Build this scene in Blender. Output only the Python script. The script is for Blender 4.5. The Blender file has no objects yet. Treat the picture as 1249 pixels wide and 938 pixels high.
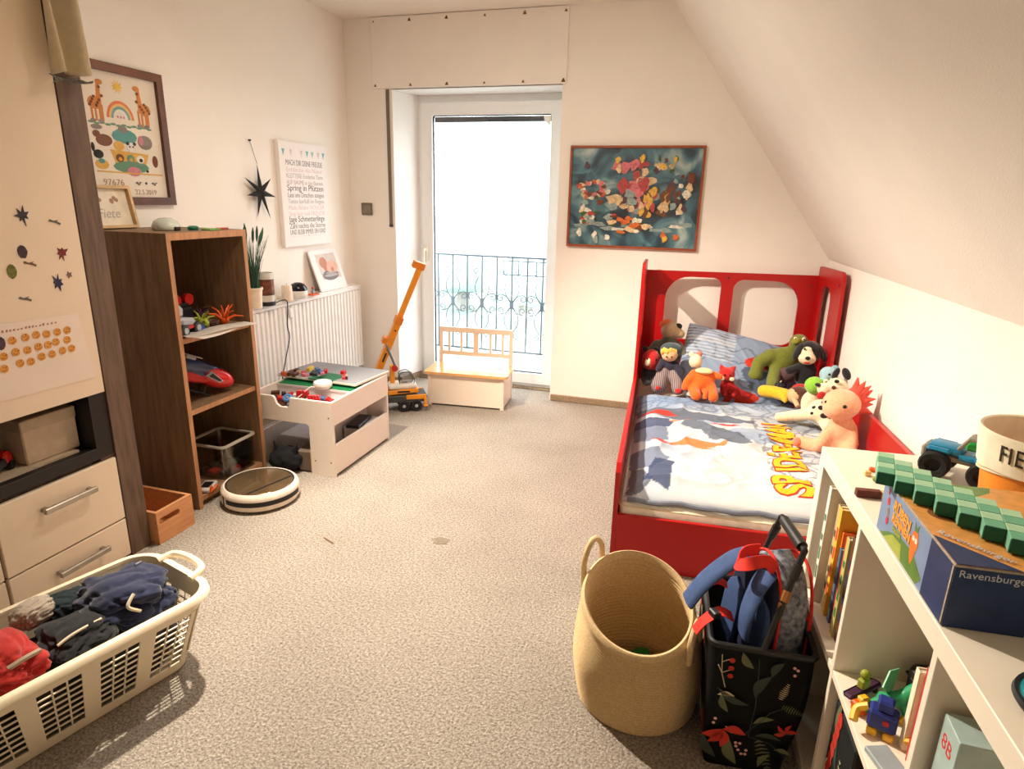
import bpy, bmesh, math, random
from mathutils import Vector, Matrix, noise
SC = bpy.context.scene
COL = SC.collection
PI = math.pi

# ---------------------------------------------------------------- camera
cam_data = bpy.data.cameras.new('camera')
cam_data.sensor_width = 36.0
cam_data.lens = 36.0 * 772.0 / 1249.0
cam_data.clip_start = 0.02
cam_data.clip_end = 300.0
camera = bpy.data.objects.new('camera', cam_data)
COL.objects.link(camera)
# rows: world axes expressed in (right, down, forward) of the camera
RW = ((0.957, 0.103, -0.273), (0.290, -0.261, 0.921), (0.023, -0.960, -0.280))
_f = Vector((RW[0][2], RW[1][2], RW[2][2])).normalized()
_r = Vector((RW[0][0], RW[1][0], RW[2][0])); _r = (_r - _f * _r.dot(_f)).normalized()
_u = _r.cross(_f)
cm = Matrix((( _r.x, _u.x, -_f.x, 0.0), (_r.y, _u.y, -_f.y, 0.0), (_r.z, _u.z, -_f.z, 1.35), (0, 0, 0, 1)))
camera.matrix_world = cm
SC.camera = camera

# ---------------------------------------------------------------- world, lamps, exposure
SC.view_settings.view_transform = 'Standard'
SC.view_settings.look = 'None'
SC.view_settings.exposure = 0.90
SC.view_settings.gamma = 1.0
SC.view_settings.use_curve_mapping = False
world = bpy.data.worlds.new('overcast_sky')
SC.world = world
world.use_nodes = True
_bg = world.node_tree.nodes['Background']
_bg.inputs['Color'].default_value = (0.86, 0.94, 1.0, 1.0)
_bg.inputs['Strength'].default_value = 4.5

def area(name, loc, rot, sx, sy, energy, color, portal=False):
    l = bpy.data.lights.new(name, 'AREA')
    l.shape = 'RECTANGLE'; l.size = sx; l.size_y = sy
    l.energy = energy; l.color = color
    o = bpy.data.objects.new(name, l); COL.objects.link(o)
    o.location = loc; o.rotation_euler = rot
    if portal: l.cycles.is_portal = True
    return o
area('daylight_portal', (-1.5, 4.60, 1.02), (PI/2, 0, PI), 1.0, 2.0, 1.0, (1, 1, 1), portal=True)

def spot(name, loc, target, energy, color, angle, blend, radius):
    l = bpy.data.lights.new(name, 'SPOT')
    l.energy = energy; l.color = color; l.spot_size = angle; l.spot_blend = blend; l.shadow_soft_size = radius
    o = bpy.data.objects.new(name, l); COL.objects.link(o)
    o.location = loc
    o.rotation_euler = (Vector(target) - Vector(loc)).to_track_quat('-Z', 'Y').to_euler()
    return o
WARM = (1.0, 0.885, 0.73)
# ceiling lamp above the frame lights the bed; weaker room spot is added fill
spot('ceiling_spot_bed', (-1.72, 2.22, 2.24), (0.15, 2.2, 0.35), 250.0, WARM, math.radians(115), 0.5, 0.035)
spot('fill_spot_room', (-1.15, 2.32, 2.33), (-0.88, 2.95, 0.2), 44.0, WARM, math.radians(172), 1.0, 0.10)

# ---------------------------------------------------------------- materials
def lin(c):
    out = []
    for v in c:
        v = v / 255.0
        out.append(v / 12.92 if v <= 0.04045 else ((v + 0.055) / 1.055) ** 2.4)
    return tuple(out) + (1.0,)

_mats = {}
def M(name, rgb, rough=0.55, metal=0.0, var=0.08, vscale=30.0, bump=0.0, bscale=200.0, spec=0.4, stretch=None, rgb2=None, sheen=0.0, coat=0.0):
    if name in _mats: return _mats[name]
    m = bpy.data.materials.new(name); m.use_nodes = True
    nt = m.node_tree; N = nt.nodes; L = nt.links
    b = N['Principled BSDF']
    b.inputs['Roughness'].default_value = rough
    b.inputs['Metallic'].default_value = metal
    b.inputs['Specular IOR Level'].default_value = spec
    if sheen: b.inputs['Sheen Weight'].default_value = sheen
    if coat: b.inputs['Coat Weight'].default_value = coat
    tc = N.new('ShaderNodeTexCoord')
    src = tc.outputs['Object']
    if stretch:
        mp = N.new('ShaderNodeMapping'); mp.inputs['Scale'].default_value = stretch
        L.new(src, mp.inputs['Vector']); src = mp.outputs['Vector']
    nz = N.new('ShaderNodeTexNoise'); nz.inputs['Scale'].default_value = vscale
    nz.inputs['Detail'].default_value = 4.0
    L.new(src, nz.inputs['Vector'])
    rp = N.new('ShaderNodeValToRGB')
    c = lin(rgb); c2 = lin(rgb2) if rgb2 else tuple(min(1.0, v * (1 + var)) for v in c[:3]) + (1,)
    c1 = c if rgb2 else tuple(v * (1 - var) for v in c[:3]) + (1,)
    rp.color_ramp.elements[0].position = 0.32; rp.color_ramp.elements[0].color = c1
    rp.color_ramp.elements[1].position = 0.68; rp.color_ramp.elements[1].color = c2
    L.new(nz.outputs['Fac'], rp.inputs['Fac'])
    L.new(rp.outputs['Color'], b.inputs['Base Color'])
    if bump:
        n2 = N.new('ShaderNodeTexNoise'); n2.inputs['Scale'].default_value = bscale; n2.inputs['Detail'].default_value = 3.0
        L.new(tc.outputs['Object'], n2.inputs['Vector'])
        bp = N.new('ShaderNodeBump'); bp.inputs['Strength'].default_value = bump; bp.inputs['Distance'].default_value = 0.004
        L.new(n2.outputs['Fac'], bp.inputs['Height']); L.new(bp.outputs['Normal'], b.inputs['Normal'])
    _mats[name] = m
    return m

def M_glass(name, tint=(1, 1, 1), refl=0.06):
    if name in _mats: return _mats[name]
    m = bpy.data.materials.new(name); m.use_nodes = True
    nt = m.node_tree; N = nt.nodes; L = nt.links
    N.remove(N['Principled BSDF'])
    t = N.new('ShaderNodeBsdfTransparent'); t.inputs['Color'].default_value = tint + (1,)
    g = N.new('ShaderNodeBsdfGlossy'); g.inputs['Roughness'].default_value = 0.02
    x = N.new('ShaderNodeMixShader'); x.inputs['Fac'].default_value = refl
    L.new(t.outputs[0], x.inputs[1]); L.new(g.outputs[0], x.inputs[2])
    L.new(x.outputs[0], N['Material Output'].inputs['Surface'])
    _mats[name] = m
    return m

def M_attr(name, attr='print', rough=0.85, bump=0.15, bscale=350.0):
    m = bpy.data.materials.new(name); m.use_nodes = True
    nt = m.node_tree; N = nt.nodes; L = nt.links
    b = N['Principled BSDF']; b.inputs['Roughness'].default_value = rough; b.inputs['Specular IOR Level'].default_value = 0.2
    a = N.new('ShaderNodeAttribute'); a.attribute_name = attr
    L.new(a.outputs['Color'], b.inputs['Base Color'])
    tc = N.new('ShaderNodeTexCoord')
    n2 = N.new('ShaderNodeTexNoise'); n2.inputs['Scale'].default_value = bscale
    L.new(tc.outputs['Object'], n2.inputs['Vector'])
    bp = N.new('ShaderNodeBump'); bp.inputs['Strength'].default_value = bump; bp.inputs['Distance'].default_value = 0.003
    L.new(n2.outputs['Fac'], bp.inputs['Height']); L.new(bp.outputs['Normal'], b.inputs['Normal'])
    return m

# ---------------------------------------------------------------- mesh builder
class MB:
    def __init__(self): self.bm = bmesh.new(); self.mi = 0
    def _new(self, geom_verts):
        s = set()
        for v in geom_verts:
            for f in v.link_faces: s.add(f)
        for f in s: f.material_index = self.mi
        return self
    def box(self, x0, x1, y0, y1, z0, z1, bev=0.0, mat=None, seg=1):
        r = bmesh.ops.create_cube(self.bm, size=1.0)
        vs = r['verts']
        T = Matrix.Translation(((x0+x1)/2, (y0+y1)/2, (z0+z1)/2)) @ Matrix.Diagonal((abs(x1-x0), abs(y1-y0), abs(z1-z0), 1))
        bmesh.ops.transform(self.bm, matrix=T, verts=vs)
        if bev > 0:
            es = list({e for v in vs for e in v.link_edges})
            rb = bmesh.ops.bevel(self.bm, geom=es, offset=bev, segments=seg, affect='EDGES', profile=0.5)
            vs = list({v for f in rb['faces'] for v in f.verts} | {v for v in vs if v.is_valid})
        if mat is not None: bmesh.ops.transform(self.bm, matrix=mat, verts=vs)
        return self._new(vs)
    def tube(self, pts, r, seg=8, closed=False, caps=True):
        pts = [Vector(p) for p in pts]; n = len(pts)
        rad = r if callable(r) else (lambda t: r)
        rings = []; up = None
        for i, p in enumerate(pts):
            if closed: d = pts[(i+1) % n] - pts[i-1]
            else: d = pts[min(i+1, n-1)] - pts[max(i-1, 0)]
            if d.length < 1e-9: d = Vector((0, 0, 1))
            d.normalize()
            if up is None:
                up = Vector((0, 0, 1)) if abs(d.z) < 0.9 else Vector((1, 0, 0))
            a = up - d * up.dot(d)
            if a.length < 1e-6: a = d.orthogonal()
            a.normalize(); up = a; b = d.cross(a)
            rr = rad(i / max(1, n-1))
            rings.append([self.bm.verts.new(p + (a*math.cos(2*PI*k/seg) + b*math.sin(2*PI*k/seg)) * rr) for k in range(seg)])
        for i in range(n if closed else n-1):
            A = rings[i]; B = rings[(i+1) % n]
            for k in range(seg):
                f = self.bm.faces.new((A[k], A[(k+1) % seg], B[(k+1) % seg], B[k])); f.material_index = self.mi
        if caps and not closed:
            f = self.bm.faces.new(rings[0][::-1]); f.material_index = self.mi
            f = self.bm.faces.new(rings[-1]); f.material_index = self.mi
        return self
    def lathe(self, prof, c=(0, 0, 0), seg=24, mat=None, sx=1.0, sy=1.0):
        rings = []
        c = Vector(c)
        T = mat if mat is not None else Matrix.Identity(4)
        for (r, z) in prof:
            if r < 1e-6: rings.append([self.bm.verts.new(T @ (c + Vector((0, 0, z))))])
            else: rings.append([self.bm.verts.new(T @ (c + Vector((r*sx*math.cos(2*PI*k/seg), r*sy*math.sin(2*PI*k/seg), z)))) for k in range(seg)])
        for A, B in zip(rings, rings[1:]):
            for k in range(seg):
                k2 = (k+1) % seg
                if len(A) == 1 and len(B) == 1: continue
                if len(A) == 1: f = self.bm.faces.new((A[0], B[k2], B[k]))
                elif len(B) == 1: f = self.bm.faces.new((A[k], A[k2], B[0]))
                else: f = self.bm.faces.new((A[k], A[k2], B[k2], B[k]))
                f.material_index = self.mi
        return self
    def ell(self, c, r, seg=16, rings=10, mat=None):
        if not isinstance(r, (tuple, list)): r = (r, r, r)
        q = bmesh.ops.create_uvsphere(self.bm, u_segments=seg, v_segments=rings, radius=1.0)
        T = Matrix.Translation(Vector(c)) @ (mat if mat is not None else Matrix.Identity(4)) @ Matrix.Diagonal((r[0], r[1], r[2], 1))
        bmesh.ops.transform(self.bm, matrix=T, verts=q['verts'])
        return self._new(q['verts'])
    def poly(self, pts, mat=None, t=0.0):
        """flat polygon (x, y) in the plane of mat, given a thickness t along its z"""
        T = mat if mat is not None else Matrix.Identity(4)
        top = [self.bm.verts.new(T @ Vector((p[0], p[1], t))) for p in pts]
        f = self.bm.faces.new(top); f.material_index = self.mi
        if t:
            bot = [self.bm.verts.new(T @ Vector((p[0], p[1], 0))) for p in pts]
            f = self.bm.faces.new(bot[::-1]); f.material_index = self.mi
            n = len(pts)
            for i in range(n):
                f = self.bm.faces.new((top[i], bot[i], bot[(i+1) % n], top[(i+1) % n])); f.material_index = self.mi
        return self
    def plate(self, outer, holes, mat, t):
        """plate with holes, z from 0 to t in the plane of mat (outline lists of (x, y))"""
        b2 = bmesh.new()
        def loop(pts):
            vs = [b2.verts.new((p[0], p[1], 0)) for p in pts]
            return [b2.edges.new((vs[i], vs[(i+1) % len(vs)])) for i in range(len(vs))]
        es = loop(outer)
        for h in holes: es += loop(h)
        bmesh.ops.triangle_fill(b2, use_beauty=True, use_dissolve=False, edges=es)
        bmesh.ops.recalc_face_normals(b2, faces=b2.faces[:])
        r = bmesh.ops.extrude_face_region(b2, geom=b2.faces[:])
        bmesh.ops.translate(b2, vec=(0, 0, t), verts=[g for g in r['geom'] if isinstance(g, bmesh.types.BMVert)])
        bmesh.ops.recalc_face_normals(b2, faces=b2.faces[:])
        return self.join(b2, mat)
    def join(self, b2, mat=None, keep_mi=False):
        me = bpy.data.meshes.new('tmp'); b2.to_mesh(me); b2.free()
        if mat is not None: me.transform(mat)
        n0 = len(self.bm.faces)
        self.bm.from_mesh(me); self.bm.faces.ensure_lookup_table()
        if not keep_mi:
            for f in self.bm.faces[n0:]: f.material_index = self.mi
        bpy.data.meshes.remove(me)
        return self
    def text(self, s, size, mat, ext=0.0006, align='LEFT', offset=0.0, sx=1.0, shear=0.0):
        cu = bpy.data.curves.new('tmp', 'FONT'); cu.body = s; cu.size = size; cu.extrude = ext; cu.align_x = align
        cu.offset = offset; cu.resolution_u = 3; cu.shear = shear
        o = bpy.data.objects.new('tmp', cu); COL.objects.link(o)
        dg = bpy.context.evaluated_depsgraph_get()
        me = bpy.data.meshes.new_from_object(o.evaluated_get(dg))
        me.transform(mat @ Matrix.Diagonal((sx, 1, 1, 1)))
        n0 = len(self.bm.faces)
        self.bm.from_mesh(me); self.bm.faces.ensure_lookup_table()
        for f in self.bm.faces[n0:]: f.material_index = self.mi
        bpy.data.objects.remove(o); bpy.data.curves.remove(cu); bpy.data.meshes.remove(me)
        return self
    def xf(self, mat):
        bmesh.ops.transform(self.bm, matrix=mat, verts=self.bm.verts[:]); return self
    def mesh(self, name, mats, smooth=True, ang=0.6):
        bmesh.ops.recalc_face_normals(self.bm, faces=self.bm.faces[:])
        me = bpy.data.meshes.new(name); self.bm.to_mesh(me); self.bm.free()
        if not isinstance(mats, (list, tuple)): mats = [mats]
        for m in mats: me.materials.append(m)
        if smooth:
            me.shade_smooth(); me.set_sharp_from_angle(angle=ang)
        return me

def obj(name, mb, mats, parent=None, smooth=True, ang=0.6, label=None, kind=None):
    me = mb if isinstance(mb, bpy.types.Mesh) else mb.mesh(name, mats, smooth, ang)
    o = bpy.data.objects.new(name, me); COL.objects.link(o)
    if parent is not None: o.parent = parent
    if label: o['label'] = label
    if kind: o['kind'] = kind
    return o
def tag(o, label, cat, group=None):
    o['label'] = label; o['category'] = cat
    if group: o['group'] = group
    return o
def thing(name, label, cat, loc=(0, 0, 0), rotz=0.0, group=None, rot=None):
    o = bpy.data.objects.new(name, None); COL.objects.link(o)
    o.empty_display_size = 0.05
    o.location = loc; o.rotation_euler = rot if rot else (0, 0, rotz)
    return tag(o, label, cat, group)
def struct(name, mb, mats, smooth=False):
    return obj(name, mb, mats, None, smooth, kind='structure')
def dup(root, loc=None, rotz=None, label=None, group=None, rot=None):
    r = root.copy(); COL.objects.link(r)
    if loc is not None: r.location = loc
    if rot is not None: r.rotation_euler = rot
    elif rotz is not None: r.rotation_euler = (0, 0, rotz)
    if label: r['label'] = label
    if group: r['group'] = group
    for ch in list(root.children):
        c = ch.copy(); COL.objects.link(c); c.parent = r
        for g in list(ch.children):
            d = g.copy(); COL.objects.link(d); d.parent = c
    return r
def fuse(parts, voxel, name, mat, parent=None, smooth_it=4, label=None):
    """one continuous surface from overlapping ellipsoids / capsules; parts: (center, radii, rot euler) or tube point lists"""
    mb = MB()
    for p in parts:
        if p[0] == 'e':
            e = Matrix.Identity(4) if len(p) < 4 else __import__('mathutils').Euler(p[3]).to_matrix().to_4x4()
            mb.ell(p[1], p[2], 16, 10, e)
        else:
            n = len(p[1]); rr = p[2]
            mb.tube(p[1], (lambda t, rr=rr: rr[0] + (rr[1]-rr[0])*t) if isinstance(rr, (tuple, list)) else rr, 10)
            r0, r1 = (rr if isinstance(rr, (tuple, list)) else (rr, rr))
            mb.ell(p[1][0], r0, 12, 8); mb.ell(p[1][-1], r1, 12, 8)
    me = mb.mesh(name, mat)
    o = bpy.data.objects.new(name, me); COL.objects.link(o)
    md = o.modifiers.new('r', 'REMESH'); md.mode = 'VOXEL'; md.voxel_size = voxel
    ms = o.modifiers.new('s', 'SMOOTH'); ms.iterations = smooth_it; ms.factor = 0.6
    dg = bpy.context.evaluated_depsgraph_get()
    me2 = bpy.data.meshes.new_from_object(o.evaluated_get(dg)); me2.name = name
    o.modifiers.clear(); o.data = me2; bpy.data.meshes.remove(me)
    me2.shade_smooth()
    if parent is not None: o.parent = parent
    if label: o['label'] = label
    return o
def rrect(x0, x1, y0, y1, r, n=5):
    """rounded rectangle outline; r one radius or four (bl, br, tr, tl)"""
    rs = r if isinstance(r, (tuple, list)) else (r,)*4
    out = []
    for (cx, cy, a0, q) in ((x0+rs[0], y0+rs[0], PI, rs[0]), (x1-rs[1], y0+rs[1], 1.5*PI, rs[1]), (x1-rs[2], y1-rs[2], 0, rs[2]), (x0+rs[3], y1-rs[3], PI/2, rs[3])):
        for k in range(n+1):
            a = a0 + PI/2*k/n
            out.append((cx + q*math.cos(a), cy + q*math.sin(a)))
    return out
def circle(cx, cy, r, n=16, ry=None):
    ry = ry or r
    return [(cx + r*math.cos(2*PI*k/n), cy + ry*math.sin(2*PI*k/n)) for k in range(n)]
def frame(o, x, y, z=None):
    x = Vector(x).normalized(); y = Vector(y); y = (y - x*y.dot(x)).normalized(); z = x.cross(y)
    o = Vector(o)
    return Matrix(((x.x, y.x, z.x, o.x), (x.y, y.y, z.y, o.y), (x.z, y.z, z.z, o.z), (0, 0, 0, 1)))
def Tm(x, y, z): return Matrix.Translation((x, y, z))
def RX(a): return Matrix.Rotation(a, 4, 'X')
def RY(a): return Matrix.Rotation(a, 4, 'Y')
def RZ(a): return Matrix.Rotation(a, 4, 'Z')
def shadefix(o, seed=0): return o

TH = math.atan(0.0645)                       # yaw of the bed, the shelf and the right-hand wall
BED = Vector((-0.239, 2.181, 0.0))           # foot-left corner of the bed
SHELF = Vector((0.333, 1.677, 0.0))          # far front corner of the white shelf unit
def bedp(v, u, z): return BED + Vector((v*math.cos(TH) - u*math.sin(TH), v*math.sin(TH) + u*math.cos(TH), z))
def shp(v, u, z): return SHELF + Vector((v*math.cos(TH) - u*math.sin(TH), v*math.sin(TH) + u*math.cos(TH), z))
# ================================================================= large structure
m_wall = M('wall_paint', (248, 240, 230), 0.85, var=0.015, vscale=4, bump=0.35, bscale=160, spec=0.15)
m_ceil = M('ceiling_paint', (244, 236, 226), 0.9, var=0.015, vscale=4, bump=0.3, bscale=140, spec=0.1)
m_reveal = M('reveal_paint', (245, 243, 240), 0.7, var=0.01, spec=0.2)
m_white = M('white_lacquer', (243, 237, 226), 0.35, var=0.01, vscale=8)
m_plast = M('white_plastic', (240, 238, 234), 0.3, var=0.01)

def carpet_mat():
    m = bpy.data.materials.new('mottled_carpet'); m.use_nodes = True
    nt = m.node_tree; N = nt.nodes; L = nt.links; b = N['Principled BSDF']
    b.inputs['Roughness'].default_value = 0.95; b.inputs['Specular IOR Level'].default_value = 0.1
    tc = N.new('ShaderNodeTexCoord')
    n1 = N.new('ShaderNodeTexNoise'); n1.inputs['Scale'].default_value = 130; n1.inputs['Detail'].default_value = 5; n1.inputs['Roughness'].default_value = 0.75
    n2 = N.new('ShaderNodeTexNoise'); n2.inputs['Scale'].default_value = 2.2; n2.inputs['Detail'].default_value = 3
    n3 = N.new('ShaderNodeTexVoronoi'); n3.inputs['Scale'].default_value = 170
    for n in (n1, n2, n3): L.new(tc.outputs['Object'], n.inputs['Vector'])
    r1 = N.new('ShaderNodeValToRGB')
    e = r1.color_ramp.elements
    e[0].position = 0.33; e[0].color = lin((92, 83, 74)); e[1].position = 0.66; e[1].color = lin((200, 191, 180))
    q = e.new(0.46); q.color = lin((152, 142, 130)); q = e.new(0.55); q.color = lin((174, 164, 152))
    L.new(n1.outputs['Fac'], r1.inputs['Fac'])
    mx = N.new('ShaderNodeMixRGB'); mx.blend_type = 'MULTIPLY'; mx.inputs['Fac'].default_value = 1.0
    r2 = N.new('ShaderNodeValToRGB'); r2.color_ramp.elements[0].position = 0.3; r2.color_ramp.elements[0].color = (0.86, 0.85, 0.84, 1); r2.color_ramp.elements[1].position = 0.6
    L.new(n2.outputs['Fac'], r2.inputs['Fac']); L.new(r1.outputs['Color'], mx.inputs[1]); L.new(r2.outputs['Color'], mx.inputs[2])
    L.new(mx.outputs['Color'], b.inputs['Base Color'])
    ad = N.new('ShaderNodeMath'); ad.operation = 'ADD'; L.new(n1.outputs['Fac'], ad.inputs[0]); L.new(n3.outputs['Distance'], ad.inputs[1])
    bp = N.new('ShaderNodeBump'); bp.inputs['Strength'].default_value = 0.6; bp.inputs['Distance'].default_value = 0.006
    L.new(ad.outputs[0], bp.inputs['Height']); L.new(bp.outputs['Normal'], b.inputs['Normal'])
    return m
m_carpet = carpet_mat()
XL, YB, YF, ZC = -2.47, 4.17, -1.1, 2.475
def wx(y): return 0.694 + (YB - y) * 0.0645          # knee wall
def cx(y): return -0.335 + (YB - y) * 0.0645         # top edge of the slope
ZK = 1.055
mb = MB(); mb.box(-2.62, 1.3, YF, 4.52, -0.12, 0.0); struct('floor', mb, m_carpet)
mb = MB(); mb.box(-2.62, 0.4, YF-0.1, 4.5, ZC, ZC+0.12); struct('ceiling', mb, m_ceil)
mb = MB(); mb.box(-2.62, XL, YF, 4.5, 0, ZC); struct('wall_left', mb, m_wall)
mb = MB(); mb.box(-2.62, 1.3, YF-0.12, YF, -0.12, ZC+0.1); struct('wall_front', mb, m_wall)
# right: knee wall and the roof slope above it
def slab(pts, t_dir):
    mb = MB(); t = Vector(t_dir)
    a = [mb.bm.verts.new(Vector(p)) for p in pts]; b = [mb.bm.verts.new(Vector(p)+t) for p in pts]
    mb.bm.faces.new(a); mb.bm.faces.new(b[::-1])
    for i in range(len(a)):
        j = (i+1) % len(a); mb.bm.faces.new((a[i], b[i], b[j], a[j]))
    return mb
Y0, Y1 = YF, 4.45
struct('wall_right', slab([(wx(Y0), Y0, 0), (wx(Y1), Y1, 0), (wx(Y1), Y1, ZK), (wx(Y0), Y0, ZK)], (0.1, 0, 0)), m_wall)
struct('ceiling_slope', slab([(wx(Y0), Y0, ZK), (wx(Y1), Y1, ZK), (cx(Y1), Y1, ZC), (cx(Y0), Y0, ZC)], (0.09, 0, 0.07)), m_wall)
# back wall with the door recess
def wall_back():
    mb = MB()
    out = [(-2.62, 0), (-2.12, 0), (-2.12, 2.04), (-0.955, 2.04), (-0.955, 0), (0.75, 0), (0.72, ZK), (-0.34, ZC+0.02), (-2.62, ZC+0.02)]
    mb.plate(out, [], frame((0, YB, 0), (1, 0, 0), (0, 0, 1)) @ Tm(0, 0, -0.30), 0.30)
    return mb
struct('wall_back', wall_back(), m_wall)
# reveal lining of the recess (a splayed left jamb)
mb = MB()
L_ = slab([(-2.121, YB-0.001, 0), (-2.05, 4.42, 0), (-2.05, 4.42, 2.035), (-2.121, YB-0.001, 2.035)], (-0.03, 0.02, 0))
struct('trim_1', L_, m_reveal)
mb = MB(); mb.box(-2.12, -0.955, YB, 4.47, 2.036, 2.06); struct('trim_2', mb, m_reveal)
mb = MB(); mb.box(-0.957, -0.9553, YB+0.002, 4.47, 0, 2.036); struct('trim_3', mb, m_reveal)
# carpet skirting
m_skirt = M('carpet_skirting', (150, 128, 102), 0.95, var=0.25, vscale=120, bump=0.4)
mb = MB(); mb.box(-0.95, 0.62, YB-0.014, YB-0.001, 0, 0.045, 0.004); struct('baseboard_back', mb, m_skirt)
mb = MB(); mb.box(-2.46, -2.125, YB-0.014, YB-0.001, 0, 0.045, 0.004); struct('baseboard_back_left', mb, m_skirt)
mb = slab([(-2.119, YB, 0), (-2.055, 4.40, 0), (-2.055, 4.40, 0.045), (-2.119, YB, 0.045)], (0.012, 0, 0)); struct('baseboard_recess', mb, m_skirt)
mb = MB(); mb.box(XL+0.001, XL+0.014, 1.78, 4.15, 0, 0.045, 0.004); struct('baseboard_left', mb, m_skirt)
mb = MB(); mb.box(-2.05, -0.955, 4.36, 4.415, 0.0, 0.012, 0.003); struct('trim_4', mb, M('threshold_metal', (140, 120, 95), 0.5, var=0.3, vscale=60))

# balcony door -----------------------------------------------------------
m_frame = M('door_frame_pvc', (243, 243, 242), 0.3, var=0.01)
m_gasket = M('rubber_gasket', (30, 32, 36), 0.6)
m_pane = M_glass('door_glass')
door = bpy.data.objects.new('door_1', None); COL.objects.link(door); door['kind'] = 'structure'; door.location = (-1.5, 4.42, 0)
dx = 1.5
mb = MB()
FT = frame((0, 0, 0), (1, 0, 0), (0, 0, 1))
mb.plate(rrect(-2.075+dx, -0.935+dx, 0.0, 2.035, 0.004, 1), [rrect(-2.005+dx, -1.005+dx, 0.05, 1.965, 0.004, 1)], FT @ Tm(0, 0, -0.07), 0.07)
obj('outer_frame', mb, m_frame, door, False)
mb = MB()
mb.plate(rrect(-2.022+dx, -0.992+dx, 0.035, 1.985, 0.006, 1), [rrect(-1.936+dx, -1.075+dx, 0.112, 1.905, 0.012, 2)], FT @ Tm(0, 0, -0.03), 0.05)
mb.xf(Tm(0, -0.0, 0))
obj('sash', mb, m_frame, door, False)
mb = MB()
mb.plate(rrect(-1.94+dx, -1.071+dx, 0.108, 1.909, 0.006, 1), [rrect(-1.930+dx, -1.079+dx, 0.118, 1.899, 0.006, 1)], FT @ Tm(0, 0, -0.012), 0.014)
obj('gasket', mb, m_gasket, door, False)
mb = MB(); mb.box(-1.934+dx, -1.076+dx, 0.010, 0.016, 0.114, 1.903); obj('pane', mb, m_pane, door, False)
mb = MB(); mb.box(-1.935+dx, -1.078+dx, 0.03, 0.06, 1.865, 1.90); obj('shutter_slat', mb, M('shutter_grey', (84, 88, 94), 0.5), door, False)
mb = MB(); mb.poly([(-1.135+dx, 1.897), (-1.085+dx, 1.897), (-1.085+dx, 1.84), (-1.10+dx, 1.835), (-1.13+dx, 1.87)], FT @ Tm(0, 0, -0.007), 0.003)
obj('paper_sticker', mb, M('paper_white', (250, 246, 236), 0.8), door, False)
mb = MB(); mb.box(-0.505, -0.475, -0.035, -0.020, 0.90, 1.02, 0.006)
mb.tube([(-0.49, -0.03, 0.985), (-0.49, -0.07, 0.985), (-0.49, -0.075, 0.975), (-0.49, -0.075, 0.86)], 0.009, 8)
obj('door_handle', mb, M('handle_cream', (232, 222, 205), 0.35), door)

# roller shutter box cover, strap -----------------------------------------
sb = bpy.data.objects.new('trim_5', None); COL.objects.link(sb); sb['kind'] = 'structure'; sb.location = (-1.59, YB, 2.04)
m_cover = M('painted_board', (248, 240, 231), 0.8, var=0.02, vscale=5, bump=0.2, bscale=150)
mb = MB(); mb.box(-0.665, 0.66, -0.014, -0.001, 0.004, 0.432, 0.002); obj('cover_board', mb, m_cover, sb, False)
m_rust = M('rusty_screw', (120, 88, 58), 0.8, var=0.3)
rs = random.Random(3)
for i in range(6):
    for zz in (0.405, 0.022):
        s = 0.008 + 0.006*rs.random() if not (i in (0,) and zz > 0.1) else 0.006
        x = -0.645 + i*0.257
        mb = MB(); mb.poly([(x-s, zz-s*0.6), (x+s, zz-s*0.7), (x+s*0.3, zz+s), (x-s*0.2, zz+s*0.9)], FT @ Tm(0, 0, 0.0135), 0.0022)
        obj('screw', mb, m_rust, sb, False)
m_strap = M('strap_grey', (120, 110, 98), 0.9, var=0.2, vscale=300)
t = thing('shutter_strap', 'grey woven roller shutter strap hanging on the wall left of the balcony door', 'strap', (-2.152, YB-0.006, 1.15))
mb = MB(); mb.box(-0.012, 0.012, -0.003, 0.003, 0.012, 0.89, 0.001); obj('webbing', mb, m_strap, t, False)
mb = MB(); mb.box(-0.014, 0.014, -0.006, 0.005, -0.002, 0.016, 0.003); obj('end_clip', mb, M('dark_metal', (80, 76, 70), 0.4, 0.8), t)

# light switch ---------------------------------------------------------------
t = thing('light_switch', 'grey square light switch on the wall between radiator corner and shutter strap', 'switch', (-2.339, YB-0.001, 1.265))
mb = MB(); mb.box(-0.043, 0.043, -0.010, 0.0, -0.042, 0.042, 0.004, seg=2); obj('switch_frame', mb, M('switch_grey', (118, 108, 98), 0.5), t)
mb = MB(); mb.box(-0.030, 0.030, -0.014, -0.009, -0.030, 0.030, 0.003); obj('rocker', mb, M('switch_grey_light', (134, 124, 112), 0.45), t)

# outside: balcony, railing, hazy garden ------------------------------------------
m_deck = M('deck_wood', (124, 124, 122), 0.85, var=0.15, vscale=12, stretch=(1, 12, 12))
bal = bpy.data.objects.new('floor_balcony', None); COL.objects.link(bal); bal['kind'] = 'structure'; bal.location = (-1.9, 5.0, -0.08)
mb = MB(); mb.box(-1.6, 1.6, -0.47, 0.62, -0.14, -0.03); obj('balcony_slab', mb, M('concrete', (190, 186, 180), 0.9), bal, False)
deck_me = None
for i in range(9):
    if deck_me is None:
        mb = MB(); mb.box(-1.6, 1.6, -0.055, 0.055, -0.03, 0.0, 0.004); deck_me = mb.mesh('plank', m_deck, False)
    o = obj('plank', deck_me, None, bal); o.location = (0, -0.41 + i*0.12, 0)

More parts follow.
